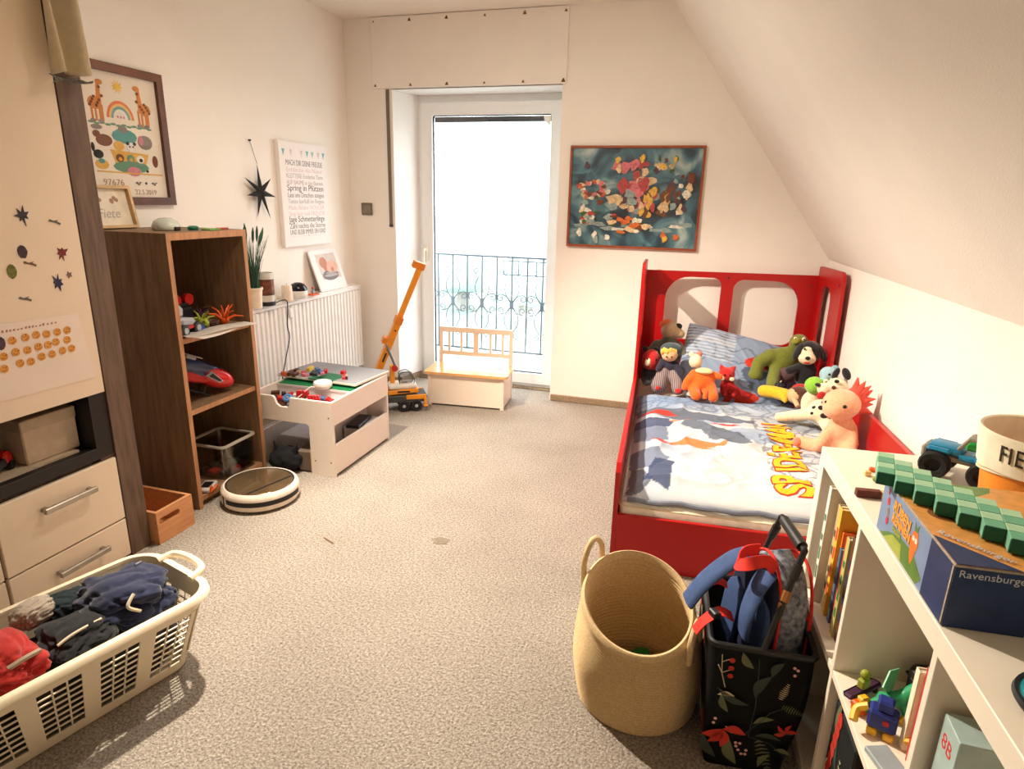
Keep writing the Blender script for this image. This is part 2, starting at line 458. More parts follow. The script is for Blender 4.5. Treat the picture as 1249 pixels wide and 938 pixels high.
m_iron = M('wrought_iron', (66, 76, 84), 0.6, var=0.1)
rail = thing('balcony_railing', 'dark wrought iron balcony railing with scroll ornaments outside the glass door', 'railing', (-1.85, 5.45, -0.08))
mb = MB(); mb.box(-1.5, 1.5, -0.018, 0.018, 0.935, 0.95, 0.003); obj('top_rail', mb, m_iron, rail, False)
mb = MB(); mb.box(-1.5, 1.5, -0.008, 0.008, 0.08, 0.095); obj('bottom_rail', mb, m_iron, rail, False)
def spiral(cx_, cz, r0, turns, a0, sgn, n=16):
    return [(cx_ + sgn*(r0*(1-0.72*k/n))*math.cos(a0 + turns*2*PI*k/n), 0, cz + (r0*(1-0.72*k/n))*math.sin(a0 + turns*2*PI*k/n)) for k in range(n+1)]
mb = MB(); mb.box(-0.006, 0.006, -0.006, 0.006, 0.09, 0.94); me_bar = mb.mesh('baluster', m_iron, False)
mb = MB(); mb.box(-0.006, 0.006, -0.006, 0.006, 0.09, 0.94)
mb.box(-0.016, 0.016, -0.012, 0.012, 0.48, 0.56, 0.004)
for s in (-1, 1):
    for zc, q in ((0.70, 1), (0.34, -1)):
        mb.tube([(s*(0.012 + 0.055*math.sin(PI*k/10)), 0, 0.52 + q*(0.02 + 0.24*k/10)) for k in range(11)], 0.004, 5)
        mb.tube(spiral(s*0.05, 0.52 + q*0.29, 0.03, 1.1, -q*PI/2, s), 0.004, 5)
        mb.tube([(s*(0.012 + 0.10*(k/8)**1.5), 0, 0.52 + q*(0.02 + 0.07*math.sin(PI*0.5*k/8))) for k in range(9)], 0.004, 5)
        mb.tube(spiral(s*0.105, 0.52 + q*0.055, 0.035, 1.1, q*PI/2, -s), 0.004, 5)
me_scroll = mb.mesh('scroll_baluster', m_iron, True)
x = -1.35; k = 0
while x < 1.4:
    o = obj('scroll_baluster' if k % 2 else 'baluster', me_scroll if k % 2 else me_bar, None, rail); o.location = (x, 0, 0)
    x += 0.142; k += 1

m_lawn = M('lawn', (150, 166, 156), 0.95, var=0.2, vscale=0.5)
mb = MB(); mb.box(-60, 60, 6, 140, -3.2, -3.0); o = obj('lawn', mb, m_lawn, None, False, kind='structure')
m_mist = M('misty_foliage', (196, 208, 201), 0.95, var=0.15, vscale=1.5)  # haze is put into the pale foliage colour
def crown(seed, rx, ry, rz):
    mb = MB(); bmesh.ops.create_icosphere(mb.bm, subdivisions=4, radius=1.0)
    for v in mb.bm.verts:
        p = v.co.copy(); d = 1 + 0.16*noise.noise(p*1.7 + Vector((seed, 0, 0))) + 0.07*noise.noise(p*5 + Vector((0, seed, 0)))
        v.co = Vector((p.x*rx*d, p.y*ry*d, p.z*rz*d))
    return mb
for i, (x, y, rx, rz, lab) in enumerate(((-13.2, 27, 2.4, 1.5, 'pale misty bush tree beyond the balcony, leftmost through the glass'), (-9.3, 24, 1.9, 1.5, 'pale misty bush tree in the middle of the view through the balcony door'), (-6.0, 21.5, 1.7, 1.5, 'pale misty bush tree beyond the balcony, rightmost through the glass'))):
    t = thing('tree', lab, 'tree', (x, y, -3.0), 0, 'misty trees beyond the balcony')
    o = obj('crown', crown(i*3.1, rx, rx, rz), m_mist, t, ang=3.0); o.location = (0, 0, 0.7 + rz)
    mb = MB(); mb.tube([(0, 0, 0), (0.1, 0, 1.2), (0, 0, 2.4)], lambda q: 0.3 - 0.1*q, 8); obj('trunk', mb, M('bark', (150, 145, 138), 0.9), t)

# small planter bracket hung on the railing at the right
t = thing('planter_bracket', 'dark metal flower box bracket hooked on the right end of the balcony railing', 'bracket', (-1.49, 5.40, 0.72))
mb = MB()
for z in (0.0, 0.12): mb.tube([(-0.20, -0.05, z), (0.30, -0.05, z)], 0.005, 6)
for x in (-0.20, -0.06, 0.10, 0.30): mb.tube([(x, -0.05, 0.0), (x, -0.05, 0.12)], 0.005, 6)
obj('grid', mb, m_iron, t)
mb = MB(); mb.tube([(-0.15, -0.05, 0.12), (-0.15, 0.03, 0.155), (-0.15, 0.06, 0.12)], 0.005, 6); obj('hook', mb, m_iron, t)
mb = MB(); mb.tube([(0.22, -0.05, 0.12), (0.22, 0.03, 0.155), (0.22, 0.06, 0.12)], 0.005, 6); obj('hook', mb, m_iron, t)
# ceiling lamp above the frame; drum shade added to keep light off the slope
t = thing('ceiling_lamp', 'unseen ceiling lamp over the middle of the room, white drum shade added to block light', 'lamp', (-1.72, 2.22, 2.14))
mb = MB(); mb.lathe([(0.150, 0.03), (0.150, 0.26), (0.146, 0.26), (0.146, 0.03)], seg=40); obj('shade', mb, m_plast, t)
mb = MB(); mb.tube([(0, 0, 0.27), (0, 0, 0.334)], 0.02, 12); mb.box(-0.15, 0.15, -0.008, 0.008, 0.255, 0.265); obj('mount', mb, m_plast, t)
# ================================================================= left side: wardrobe, bookcase
m_darkwood = M('dark_oak_veneer', (90, 70, 56), 0.6, var=0.25, vscale=9, stretch=(6, 6, 0.7), rgb2=(118, 94, 76))
m_oak = M('brown_oak_veneer', (122, 94, 68), 0.6, vscale=9, stretch=(7, 7, 0.6), rgb2=(150, 118, 88))
m_oakedge = M('oak_edge', (196, 142, 98), 0.6, vscale=9, stretch=(7, 7, 0.8), rgb2=(170, 120, 80))
m_cream = M('cream_front', (238, 218, 192), 0.4, var=0.015, vscale=6)
m_black = M('black_panel', (24, 21, 20), 0.5)
m_inner = M('niche_shelf', (196, 176, 150), 0.6)

# wardrobe: front at x = -2.0, from behind the camera's left to y = 1.75
w = thing('wardrobe', 'tall cream fronted wardrobe with dark brown side post and open niche at the left edge', 'wardrobe', (-2.22, 0.95, 0))
def wl(mb): return mb.xf(Tm(2.22, -0.95, 0))
W0, W1 = 0.20, 1.742
mb = MB()
mb.box(-2.455, -2.012, 1.60, W1, 0, 2.20)                      # thick end post/body
obj('side_post', wl(mb), m_darkwood, w, False)
mb = MB(); mb.box(-2.012, -2.000, 1.652, W1, 0.0, 2.20, 0.001); obj('post_front', wl(mb), m_darkwood, w, False)
mb = MB(); mb.box(-2.455, -2.02, W0, W0+0.02, 0, 2.20); mb.box(-2.455, -2.02, W0, 1.60, 2.18, 2.20); mb.box(-2.455, -2.45, W0, 1.60, 0, 2.20)
mb.box(-2.455, -2.03, W0, 1.60, 0.0, 0.42); mb.box(-2.455, -2.03, W0, 1.60, 0.668, 2.18)
obj('carcass', wl(mb), m_darkwood, w, False)
mb = MB(); mb.box(-2.018, -2.0, W0, 1.648, 0.662, 2.19, 0.002); obj('door', wl(mb), m_cream, w, False)
mb = MB(); mb.box(-2.40, -2.03, W0+0.02, 1.60, 0.421, 0.462); mb.box(-2.03, -2.006, W0, 1.648, 0.424, 0.466, 0.001); o1 = obj('niche_base', wl(mb), m_black, w, False)
mb = MB(); mb.box(-2.44, -2.045, W0+0.02, 1.55, 0.462, 0.470); obj('niche_floor', wl(mb), m_inner, w, False)
mb = MB(); mb.box(-2.44, -2.006, 1.585, 1.648, 0.466, 0.662); mb.box(-2.445, -2.44, W0, 1.60, 0.462, 0.668); obj('niche_lining', wl(mb), m_black, w, False)
m_handle = M('brushed_handle', (168, 160, 148), 0.35, 0.85, var=0.1)
def handle(par, y0, y1, z):
    mb = MB()
    for y in (y0+0.015, y1-0.015): mb.box(-2.0, -1.975, y-0.008, y+0.008, z-0.008, z+0.008, 0.002)
    mb.box(-1.982, -1.968, y0, y1, z-0.010, z+0.010, 0.003)
    obj('handle', wl(mb), m_handle, par)
for k, (ya, yb_) in enumerate(((1.215, 1.648), (0.775, 1.205), (0.335, 0.765))):
    mb = MB(); mb.box(-2.018, -2.0, ya, yb_, 0.166, 0.410, 0.002); d = obj('drawer', wl(mb), m_cream, w, False)
    handle(d, ya+0.13, yb_-0.11, 0.338)
    mb = MB(); mb.box(-2.018, -2.0, ya, yb_, 0.012, 0.160, 0.002); d = obj('drawer', wl(mb), m_cream, w, False)
    handle(d, ya+0.14, yb_-0.10, 0.096)

# stuff in the niche
m_red = M('red_plastic', (196, 36, 30), 0.4); m_dark = M('dark_plastic', (34, 34, 38), 0.45)
t = thing('storage_box', 'cream storage box standing in the open wardrobe niche', 'box', (-2.20, 1.488, 0.4705), 0.0)
mb = MB(); mb.box(-0.16, 0.13, -0.10, 0.09, 0, 0.15, 0.004); obj('body', mb, m_inner, t, False)
mb = MB(); mb.box(-0.162, 0.132, -0.102, 0.092, 0.112, 0.153, 0.003); obj('lid', mb, M('box_lid', (182, 164, 138), 0.7), t, False)
t = thing('toy_truck', 'small dark toy truck with red cab in the wardrobe niche', 'toy', (-2.10, 1.30, 0.4705), 0.5)
mb = MB(); mb.box(-0.03, 0.03, -0.07, 0.03, 0.018, 0.045, 0.004); mb.box(-0.028, 0.028, -0.07, -0.02, 0.045, 0.06, 0.003); obj('load_bed', mb, m_dark, t)
mb = MB(); mb.box(-0.028, 0.028, 0.03, 0.075, 0.015, 0.058, 0.010); obj('cab', mb, m_red, t)
mb = MB(); mb.tube([(-0.034, 0, 0.0), (0.034, 0, 0.0)], 0.015, 10); mw = mb.mesh('wheel', m_dark)
for y in (-0.045, 0.05):
    o = obj('wheel', mw, None, t); o.location = (0, y, 0.015)

# sheet of paper with smiley stickers, and loose stickers on the door
FX = frame((-2.0, 0, 0), (0, 1, 0), (0, 0, 1))          # plane of the wardrobe front (x -> +y, y -> z, z -> +x)
t = thing('paper_sheet', 'large pale sheet of paper taped low on the wardrobe door under the smiley stickers', 'paper', (-1.999, 1.35, 0.85))
mb = MB(); mb.poly([(-0.32, -0.118), (0.272, -0.128), (0.245, 0.102), (-0.32, 0.118)], frame((0, 0, 0), (0, 1, 0), (0, 0, 1)), 0.0008)
obj('sheet', mb, M('chart_paper', (240, 222, 206), 0.85, var=0.02, vscale=4), t, False)
mb = MB()
rs = random.Random(5); P0 = frame((0, 0, 0), (0, 1, 0), (0, 0, 1))
x = -0.06
while x < 0.17:
    h = 0.004 + 0.004*rs.random()
    mb.poly([(x, 0.082), (x+0.006, 0.0815), (x+0.007, 0.082+h), (x+0.001, 0.082+h*0.8)], P0 @ Tm(0, 0, 0.0008), 0.0003); x += 0.010 + 0.004*rs.random()
obj('handwriting', mb, M('faint_ink', (170, 120, 105), 0.9), t, False)
m_smile = M('smiley_yellow', (222, 152, 62), 0.5, var=0.12, vscale=80); m_ink = M('sticker_ink', (60, 30, 20), 0.6)
def smiley_proto():
    mb = MB(); mb.poly(circle(0, 0, 0.0125, 20), P0, 0.0012); return mb.mesh('disc', m_smile, False)
md = smiley_proto()
mb = MB()
for s in (-1, 1): mb.poly(circle(s*0.004, 0.0035, 0.0015, 6), P0 @ Tm(0, 0, 0.0012), 0.0003)
mb.tube([(0.0014, 0.006*math.cos(a), -0.001 + 0.006*math.sin(a)) for a in [PI*(1.15 + 0.7*k/6) for k in range(7)]], 0.0006, 4)
mb.poly(circle(0.006, 0.0066, 0.0017, 6), P0 @ Tm(0, 0, 0.0012), 0.0003)
mf = mb.mesh('face', m_ink, False)
rows = [('upper', [(14.5, 415.5), (30.5, 411.5), (43.8, 408.5), (56.5, 407.5), (69.5, 405), (81.7, 402.5)]),
        ('middle', [(4, 435), (18.7, 429.5), (33.2, 427), (46.6, 423), (58.3, 420.5), (67.8, 417), (81.5, 414.5)]),
        ('lower', [(4.8, 450), (24.2, 443), (37.3, 441), (50.4, 435), (63.2, 432), (76, 427.5), (87, 424.8)])]
F_, PP = 772.0, (624.5, 469.0)
def ray(px, py):
    c = (px-PP[0], py-PP[1], F_)
    return Vector([RW[i][0]*c[0] + RW[i][1]*c[1] + RW[i][2]*c[2] for i in range(3)])
def onx(px, py, x): r = ray(px, py); return Vector((0, 0, 1.35)) + r*(x/r.x)
names = ['first', 'second', 'third', 'fourth', 'fifth', 'sixth', 'seventh']
for rn, pts in rows:
    for i, (px, py) in enumerate(pts):
        p = onx(px, py, -1.9978)
        t = thing('smiley_sticker', f'round yellow smiley sticker, {names[i]} from the left in the {rn} row on the wardrobe sheet', 'sticker', p, 0, 'smiley stickers on the wardrobe sheet', rot=(rs.uniform(-0.5, 0.5), 0, 0))
        obj('disc', md, None, t); obj('face', mf, None, t)
m_tan = M('tan_print', (150, 110, 70), 0.6)
stk = [((27, 263), 'dark winged sticker near the top left of the wardrobe door', (44, 44, 50), 'fly'), ((66, 271), 'grey green arrow shaped sticker at the upper right of the wardrobe door', (92, 98, 84), 'bar'),
       ((27, 307), 'dark sticker with a red stripe on the left of the wardrobe door', (58, 42, 46), 'leaf'), ((75, 309), 'red and black sticker below the arrow sticker on the wardrobe door', (120, 40, 40), 'fly'),
       ((14, 331), 'olive green leaf sticker on the wardrobe door', (104, 108, 40), 'leaf'), ((36, 322), 'tiny brown moustache shaped sticker on the wardrobe door', (110, 84, 60), 'bar'),
       ((70, 344), 'dark blue crouching figure sticker at the right of the wardrobe door', (40, 42, 76), 'fly'), ((84, 335), 'tiny mauve star sticker next to the blue sticker on the wardrobe door', (120, 84, 84), 'star'),
       ((30, 365), 'small grey bone shaped sticker lowest on the wardrobe door', (96, 86, 76), 'bar'), ((0, 419), 'dark purple blot sticker at the left edge of the smiley sheet', (72, 50, 60), 'leaf')]
for i, ((px, py), lab, rgb, kind) in enumerate(stk):
    p = onx(px, py, -1.9995 if i < 9 else -1.998)
    mb = MB(); r2 = random.Random(i+20)
    if kind == 'leaf': pts = [(0.013*math.cos(a)*(1+0.2*r2.random()), 0.019*math.sin(a)*(1+0.2*r2.random())) for a in [2*PI*k/11 for k in range(11)]]
    elif kind == 'bar': pts = [(-0.019, 0.004), (-0.01, 0.001), (0.006, -0.003), (0.018, -0.009), (0.02, -0.003), (0.008, 0.003), (0.014, 0.007), (-0.002, 0.004), (-0.014, 0.010)]
    elif kind == 'star': pts = [(q*math.cos(a), q*math.sin(a)) for a, q in [(2*PI*k/10, 0.012 if k % 2 else 0.006) for k in range(10)]]
    else: pts = [(q*math.cos(a), q*1.2*math.sin(a)) for a, q in [(2*PI*k/14, (0.021 if k % 2 else 0.010)*(0.7+0.6*r2.random())) for k in range(14)]]
    mb.poly(pts, P0, 0.0012)
    tg = obj('door_sticker', mb, M('sticker_%d' % i, rgb, 0.5, var=0.35, vscale=120), None, False); tg.location = p
    tag(tg, lab, 'sticker')

# cloth hanging over the top of the wardrobe post
t = thing('hanging_cloth', 'cream cloth with blue grey woven hem hanging from the wardrobe top over the dark post', 'cloth', (-1.985, 1.68, 1.66))
def cloth_sheet(dz0, dz1, nz, hem):
    mb = MB(); ny = 40; V = []
    for j in range(nz+1):
        row = []; f = j/nz; z = dz0 + (dz1-dz0)*f
        for i in range(ny+1):
            s = i/ny
            y = -0.075 + 0.145*s - 0.02*f + 0.012*s*f
            d = 0.018 + 0.014*math.sin(s*PI*3.2 + 0.8*f) + 0.010*math.sin(s*9 + 4*f) + (0.02*(s < 0.45)*(0.45-s)*f)
            row.append(mb.bm.verts.new((d + 0.01, y + 0.006*math.sin(7*s+f*3), z + 0.02*math.sin(PI*s*2.0)*(1-f)*0.5 + 0.03*s*(1-f))))
        V.append(row)
    for j in range(nz):
        for i in range(ny): mb.bm.faces.new((V[j][i], V[j][i+1], V[j+1][i+1], V[j+1][i]))
    geo = bmesh.ops.solidify(mb.bm, geom=mb.bm.faces[:], thickness=0.003)
    return mb
obj('fabric', cloth_sheet(0.022, 0.56, 24, 0), M('cream_linen', (244, 228, 194), 0.9, var=0.05, vscale=40, bump=0.3, bscale=500), t, ang=2.0)
obj('woven_hem', cloth_sheet(0.0, 0.024, 3, 1), M('blue_grey_hem', (88, 98, 112), 0.9, vscale=260, rgb2=(190, 180, 160)), t, ang=2.0)

# ------------------------------------------------------------- bookcase
BX0, BX1, BY0, BY1 = -2.455, -2.03, 2.035, 2.495
b = thing('bookcase', 'narrow tall brown oak bookcase with three compartments beside the radiator', 'bookcase', (-2.24, 2.265, 0))
def bl_(mb): return mb.xf(Tm(2.24, -2.265, 0))
for y in (BY0, BY1-0.022):
    mb = MB(); mb.box(BX0, BX1-0.002, y, y+0.022, 0, 1.165); o = obj('side_panel', bl_(mb), m_oak, b, False)
    mb = MB(); mb.box(BX1-0.002, BX1, y, y+0.022, 0, 1.165); obj('edge_band', bl_(mb), m_oakedge, o, False)
mb = MB(); mb.box(BX0, BX1-0.002, BY0, BY1, 1.165, 1.193); o = obj('top_board', bl_(mb), m_oak, b, False)
mb = MB(); mb.box(BX1-0.002, BX1+0.001, BY0, BY1, 1.165, 1.193); obj('edge_band', bl_(mb), m_oakedge, o, False)
mb = MB(); mb.box(BX0, BX0+0.008, BY0+0.022, BY1-0.022, 0.06, 1.165); obj('back_panel', bl_(mb), m_oak, b, False)
for z in (0.765, 0.452, 0.05):
    mb = MB(); mb.box(BX0+0.008, BX1-0.012, BY0+0.022, BY1-0.022, z-0.022, z); o = obj('shelf_board', bl_(mb), m_oak, b, False)
    mb = MB(); mb.box(BX1-0.012, BX1-0.010, BY0+0.022, BY1-0.022, z-0.022, z); obj('edge_band', bl_(mb), m_oakedge, o, False)
mb = MB(); mb.box(BX0, BX1-0.03, BY0+0.022, BY1-0.022, 0, 0.028); obj('plinth', bl_(mb), m_oak, b, False)

# on top: leaning small frame, glass dome, green bits
t = thing('small_picture', 'small wooden picture frame with a name and two posies leaning on top of the bookcase', 'picture frame', (-2.415, 2.135, 1.1935), 0, rot=(0, math.radians(-10), 0))
Pf = frame((0, 0, 0), (0, 1, 0), (0, 0, 1))
m_lightwood = M('light_wood', (214, 178, 130), 0.6, vscale=10, stretch=(8, 1, 8), var=0.1)
mb = MB(); mb.plate(rrect(-0.115, 0.125, 0, 0.175, 0.002, 1), [rrect(-0.103, 0.113, 0.012, 0.163, 0.002, 1)], Pf, 0.03); obj('frame', mb, m_lightwood, t, False)
mb = MB(); mb.box(0.006, 0.010, -0.108, 0.118, 0.008, 0.167); obj('paper', mb, M('warm_paper', (240, 226, 204), 0.8), t, False)
mb = MB()
for k in (-0.035, 0.045):
    mb = MB()
    for a in range(5): mb.poly(circle(k + 0.014*math.cos(a*1.3), 0.118 + 0.008*math.sin(a*1.7), 0.009, 7), Pf @ Tm(0, 0, 0.010 + 0.0003*a), 0.0006)
    obj('posy', mb, M('posy_print', (130, 140, 110), 0.7, var=0.4, vscale=70, rgb2=(196, 120, 100)), t, False)
mb = MB(); mb.text('Fiete', 0.055, Pf @ Tm(-0.05, 0.045, 0.010), 0.0005, sx=1.0, shear=0.25); obj('lettering', mb, M('grey_ink', (186, 174, 160), 0.7), t, False)
t = thing('glass_dome', 'low pale glass dome on a bookcase top beside the small picture frame', 'ornament', (-2.20, 2.215, 1.1935))
mb = MB(); mb.lathe([(0.0, 0.052), (0.022, 0.050), (0.045, 0.038), (0.055, 0.018), (0.054, 0.004), (0.05, 0.0), (0.0, 0.0)], seg=28); obj('dome', mb, M('frosted_glass', (206, 212, 200), 0.15, coat=0.5), t, ang=1.2)
mb = MB(); mb.box(0.048, 0.062, -0.012, 0.016, 0.002, 0.016, 0.002); obj('dark_label', mb, M('dark_tag', (50, 34, 26), 0.6), t)
mb = MB(); mb.lathe([(0.0, 0.0), (0.02, 0.0), (0.024, 0.012), (0.016, 0.018), (0, 0.019)], seg=14); o = obj('round_toy', mb, M('dark_green_plastic', (30, 110, 84), 0.35)); o.location = (-2.13, 2.29, 1.1935); tag(o, 'small round dark green toy disc on the bookcase top next to the glass dome', 'toy')
mb = MB(); mb.box(-0.025, 0.025, -0.03, 0.04, 0, 0.006, 0.002); o = obj('green_card', mb, M('light_green_card', (120, 178, 80), 0.7)); o.location = (-2.09, 2.345, 1.1935); tag(o, 'flat light green card on the front edge of the bookcase top', 'card')
mb = MB(); mb.box(-0.012, 0.012, -0.03, 0.03, 0, 0.007, 0.002); o = obj('red_strip', mb, m_red); o.location = (-2.10, 2.43, 1.1935); tag(o, 'small red strip on the bookcase top at its right end', 'toy')

# upper compartment: heap of toys
m_grey = M('grey_plastic', (168, 170, 172), 0.4); m_orange = M('orange_plastic', (232, 96, 28), 0.4); m_lime = M('olive_lime_plastic', (150, 160, 50), 0.45); m_blue = M('blue_plastic', (38, 70, 150), 0.4)
m_brown = M('dark_brown_plastic', (70, 44, 32), 0.5)
def shelfz(z): return z + 0.0005
t = thing('toy_car', 'grey toy car with big dark wheels at the left of the upper bookcase compartment', 'toy', (-2.105, 2.128, shelfz(0.765)), 0.15)
mb = MB(); mb.box(-0.035, 0.04, -0.05, 0.05, 0.035, 0.075, 0.012, mat=RX(-0.15)); mb.box(-0.03, 0.02, -0.05, 0.0, 0.07, 0.125, 0.015, mat=RX(-0.15)); obj('body', mb, m_grey, t)
mb = MB(); mb.tube([(-0.05, 0, 0), (0.05, 0, 0)], 0.026, 14); mb.mi = 1; mb.tube([(0.048, 0, 0), (0.054, 0, 0)], 0.014, 10); mw2 = mb.mesh('wheel', [m_dark, m_grey])
for y in (-0.035, 0.05):
    o = obj('wheel', mw2, None, t); o.location = (0, y, 0.026)
mb = MB(); mb.box(0.036, 0.046, -0.045, 0.045, 0.028, 0.042, 0.003); obj('bumper', mb, m_red, t)
def spiky(name, lab, loc, mat, seed, n=7, L=0.06, core=0.022, rz=0):
    t = thing(name, lab, 'toy', loc, rz); r = random.Random(seed)
    mb = MB(); mb.ell((0, 0, core), (core*1.3, core, core)); obj('body', mb, mat, t)
    for k in range(n):
        a = 2*PI*k/n + r.random()*0.5; e = r.uniform(0.1, 1.1)
        d = Vector((math.cos(a)*math.cos(e), math.sin(a)*math.cos(e), math.sin(e)))
        q = Vector((0, 0, core)); m1 = q + d*L*0.55 + Vector((0, 0, 0.012)); e1 = q + d*L
        e1.z = max(e1.z, 0.006)
        mb = MB(); mb.tube([q, m1, e1], lambda s: 0.0075 - 0.005*s, 6); obj('limb', mb, mat, t)
    return t
spiky('toy_creature', 'olive green jointed toy creature in the middle of the upper bookcase compartment', (-2.115, 2.262, shelfz(0.765)), m_lime, 1, 7, 0.068, 0.026)
spiky('toy_creature', 'orange spiky toy creature at the right of the upper bookcase compartment', (-2.11, 2.395, shelfz(0.765)), m_orange, 2, 9, 0.085, 0.018)
spiky('toy_creature', 'dark brown toy creature lying behind the orange one in the bookcase', (-2.27, 2.41, shelfz(0.765)), m_brown, 3, 8, 0.07, 0.024)
t = thing('toy_robot', 'black toy robot with two round red discs at the back of the upper bookcase compartment', 'toy', (-2.25, 2.29, shelfz(0.765)))
mb = MB(); mb.box(-0.03, 0.03, -0.045, 0.045, 0, 0.085, 0.008); mb.box(-0.025, 0.025, -0.03, 0.03, 0.085, 0.105, 0.006); obj('body', mb, m_dark, t)
for y in (-0.036, 0.036):
    mb = MB(); mb.tube([(0.0, y, 0.118), (0.02, y, 0.118)], 0.026, 14); mb.tube([(0, y, 0.085), (0.005, y, 0.118)], 0.008, 6); obj('red_disc', mb, m_red, t, label='round red disc')
t = thing('toy_plane', 'dark toy glider with yellow fin leaning in the upper bookcase compartment', 'toy', (-2.34, 2.13, shelfz(0.765)), 0.0)
mb = MB(); mb.tube([(0, -0.05, 0.20), (0.03, 0.0, 0.12), (0.05, 0.05, 0.02)], lambda s: 0.018 + 0.012*math.sin(PI*s), 8); mb.box(0.0, 0.06, -0.03, 0.08, 0.0, 0.03, 0.006); obj('fuselage', mb, m_brown, t)
mb = MB(); mb.poly([(-0.02, 0), (0.03, 0.0), (0.0, 0.05)], frame((0.06, -0.02, 0.10), (0, 1, 0), (0, 0, 1)), 0.006); obj('fin', mb, M('yellow_plastic', (240, 186, 40), 0.4), t)
for i, (x, y, m, lab) in enumerate(((-2.085, 2.21, m_blue, 'small blue toy block in front of the grey toy car'), (-2.10, 2.32, m_brown, 'small dark toy block beside the olive creature'))):
    mb = MB(); mb.box(-0.018, 0.018, -0.022, 0.022, 0, 0.03, 0.005); o = obj('toy_block', mb, m); o.location = (x, y, shelfz(0.765)); o.rotation_euler = (0, 0, 0.4*i+0.2); tag(o, lab, 'toy')
spiky('toy_creature', 'dark purple toy creature between the black robot and the orange creature', (-2.19, 2.345, shelfz(0.765)), M('plum_plastic', (74, 40, 70), 0.4), 7, 8, 0.075, 0.022)
spiky('toy_creature', 'black toy creature behind the grey toy car in the bookcase', (-2.25, 2.175, shelfz(0.765)), m_dark, 9, 9, 0.10, 0.026)
spiky('toy_creature', 'red and thin limbed toy creature at the back right of the upper compartment', (-2.36, 2.36, shelfz(0.765)), m_red, 12, 8, 0.09, 0.020)
# papers overhanging the middle board
m_paper = M('white_paper', (236, 226, 216), 0.85, var=0.02)
for i, (rz, dx_, mz, lab) in enumerate(((0.10, 0.0, 0.0, 'lower white sheet of paper sticking out of the bookcase'), (-0.14, -0.012, 0.007, 'upper white sheet of paper with cream edge sticking out of the bookcase'))):
    mb = MB(); V = []
    for j in range(9):
        x = -0.012 + 0.090*j/8
        V.append([mb.bm.verts.new((x, y, mz + 0.004 - (0.10*max(0, x-0.030)**1.3) + 0.003*math.sin(y*20+i))) for y in [-0.185 + 0.37*k/10 for k in range(11)]])
    for j in range(8):
        for k in range(10): mb.bm.faces.new((V[j][k], V[j][k+1], V[j+1][k+1], V[j+1][k]))
    bmesh.ops.solidify(mb.bm, geom=mb.bm.faces[:], thickness=0.0015)
    o = obj('paper_sheet', mb, m_paper, None, True, 2.0); o.location = (-2.045+dx_, 2.262, 0.7665); o.rotation_euler = (0, 0, rz); tag(o, lab, 'paper')

# middle compartment: toy helicopter nose
t = thing('toy_helicopter', 'red and dark blue toy helicopter with silver windows in the middle bookcase compartment', 'toy', (-2.17, 2.21, shelfz(0.452)), 0, rot=(math.radians(-26), 0, math.radians(-24)))
mb = MB()
for s in ((0, 0),):
    prof = [(-0.16, 0.030), (-0.10, 0.045), (-0.03, 0.052), (0.05, 0.048), (0.10, 0.036), (0.135, 0.018), (0.145, 0.0)]
    mb.lathe([(0.0, -0.162)] + [(r, y) for y, r in prof], seg=20, mat=Tm(0, 0, 0.125) @ RX(-PI/2), sx=0.8)
obj('fuselage', mb, M('blue_metallic', (32, 48, 92), 0.25, var=0.1, coat=0.4), t, ang=1.2)
def strip(pts, z_off, mat, nm, wdt=0.0):
    pass
mb = MB(); mb.ell((0.012, 0.06, 0.118), (0.036, 0.098, 0.046)); obj('nose_shell', mb, M('glossy_red', (206, 30, 34), 0.2, coat=0.6), t)
mb = MB(); mb.ell((0.036, -0.07, 0.092), (0.012, 0.10, 0.022), mat=RX(0.04)); obj('side_stripe', mb, m_red, t)
mb = MB(); mb.poly([(-0.02, 0.0), (0.05, -0.012), (0.065, 0.0), (0.0, 0.028)], frame((0.049, 0.02, 0.115), (0, 1, 0), (-0.2, 0, 1)), 0.004); o = obj('window_frame', mb, m_grey, t)
mb = MB(); mb.poly([(-0.008, 0.003), (0.046, -0.007), (0.054, 0.0), (0.004, 0.020)], frame((0.0535, 0.022, 0.1155), (0, 1, 0), (-0.2, 0, 1)), 0.002); obj('pane', mb, m_black, o)
mb = MB(); mb.box(-0.02, 0.02, -0.10, -0.05, 0.165, 0.185, 0.006); mb.box(-0.006, 0.006, -0.13, -0.02, 0.183, 0.187); obj('rotor_mast', mb, m_grey, t)
for x in (-0.03, 0.03):
    mb = MB(); mb.tube([(x, -0.11, 0.035), (x, 0.06, 0.035)], 0.006, 6); mb.tube([(x, -0.06, 0.035), (x*0.7, -0.06, 0.09)], 0.004, 6); mb.tube([(x, 0.03, 0.035), (x*0.7, 0.03, 0.09)], 0.004, 6); obj('skid', mb, m_dark, t)

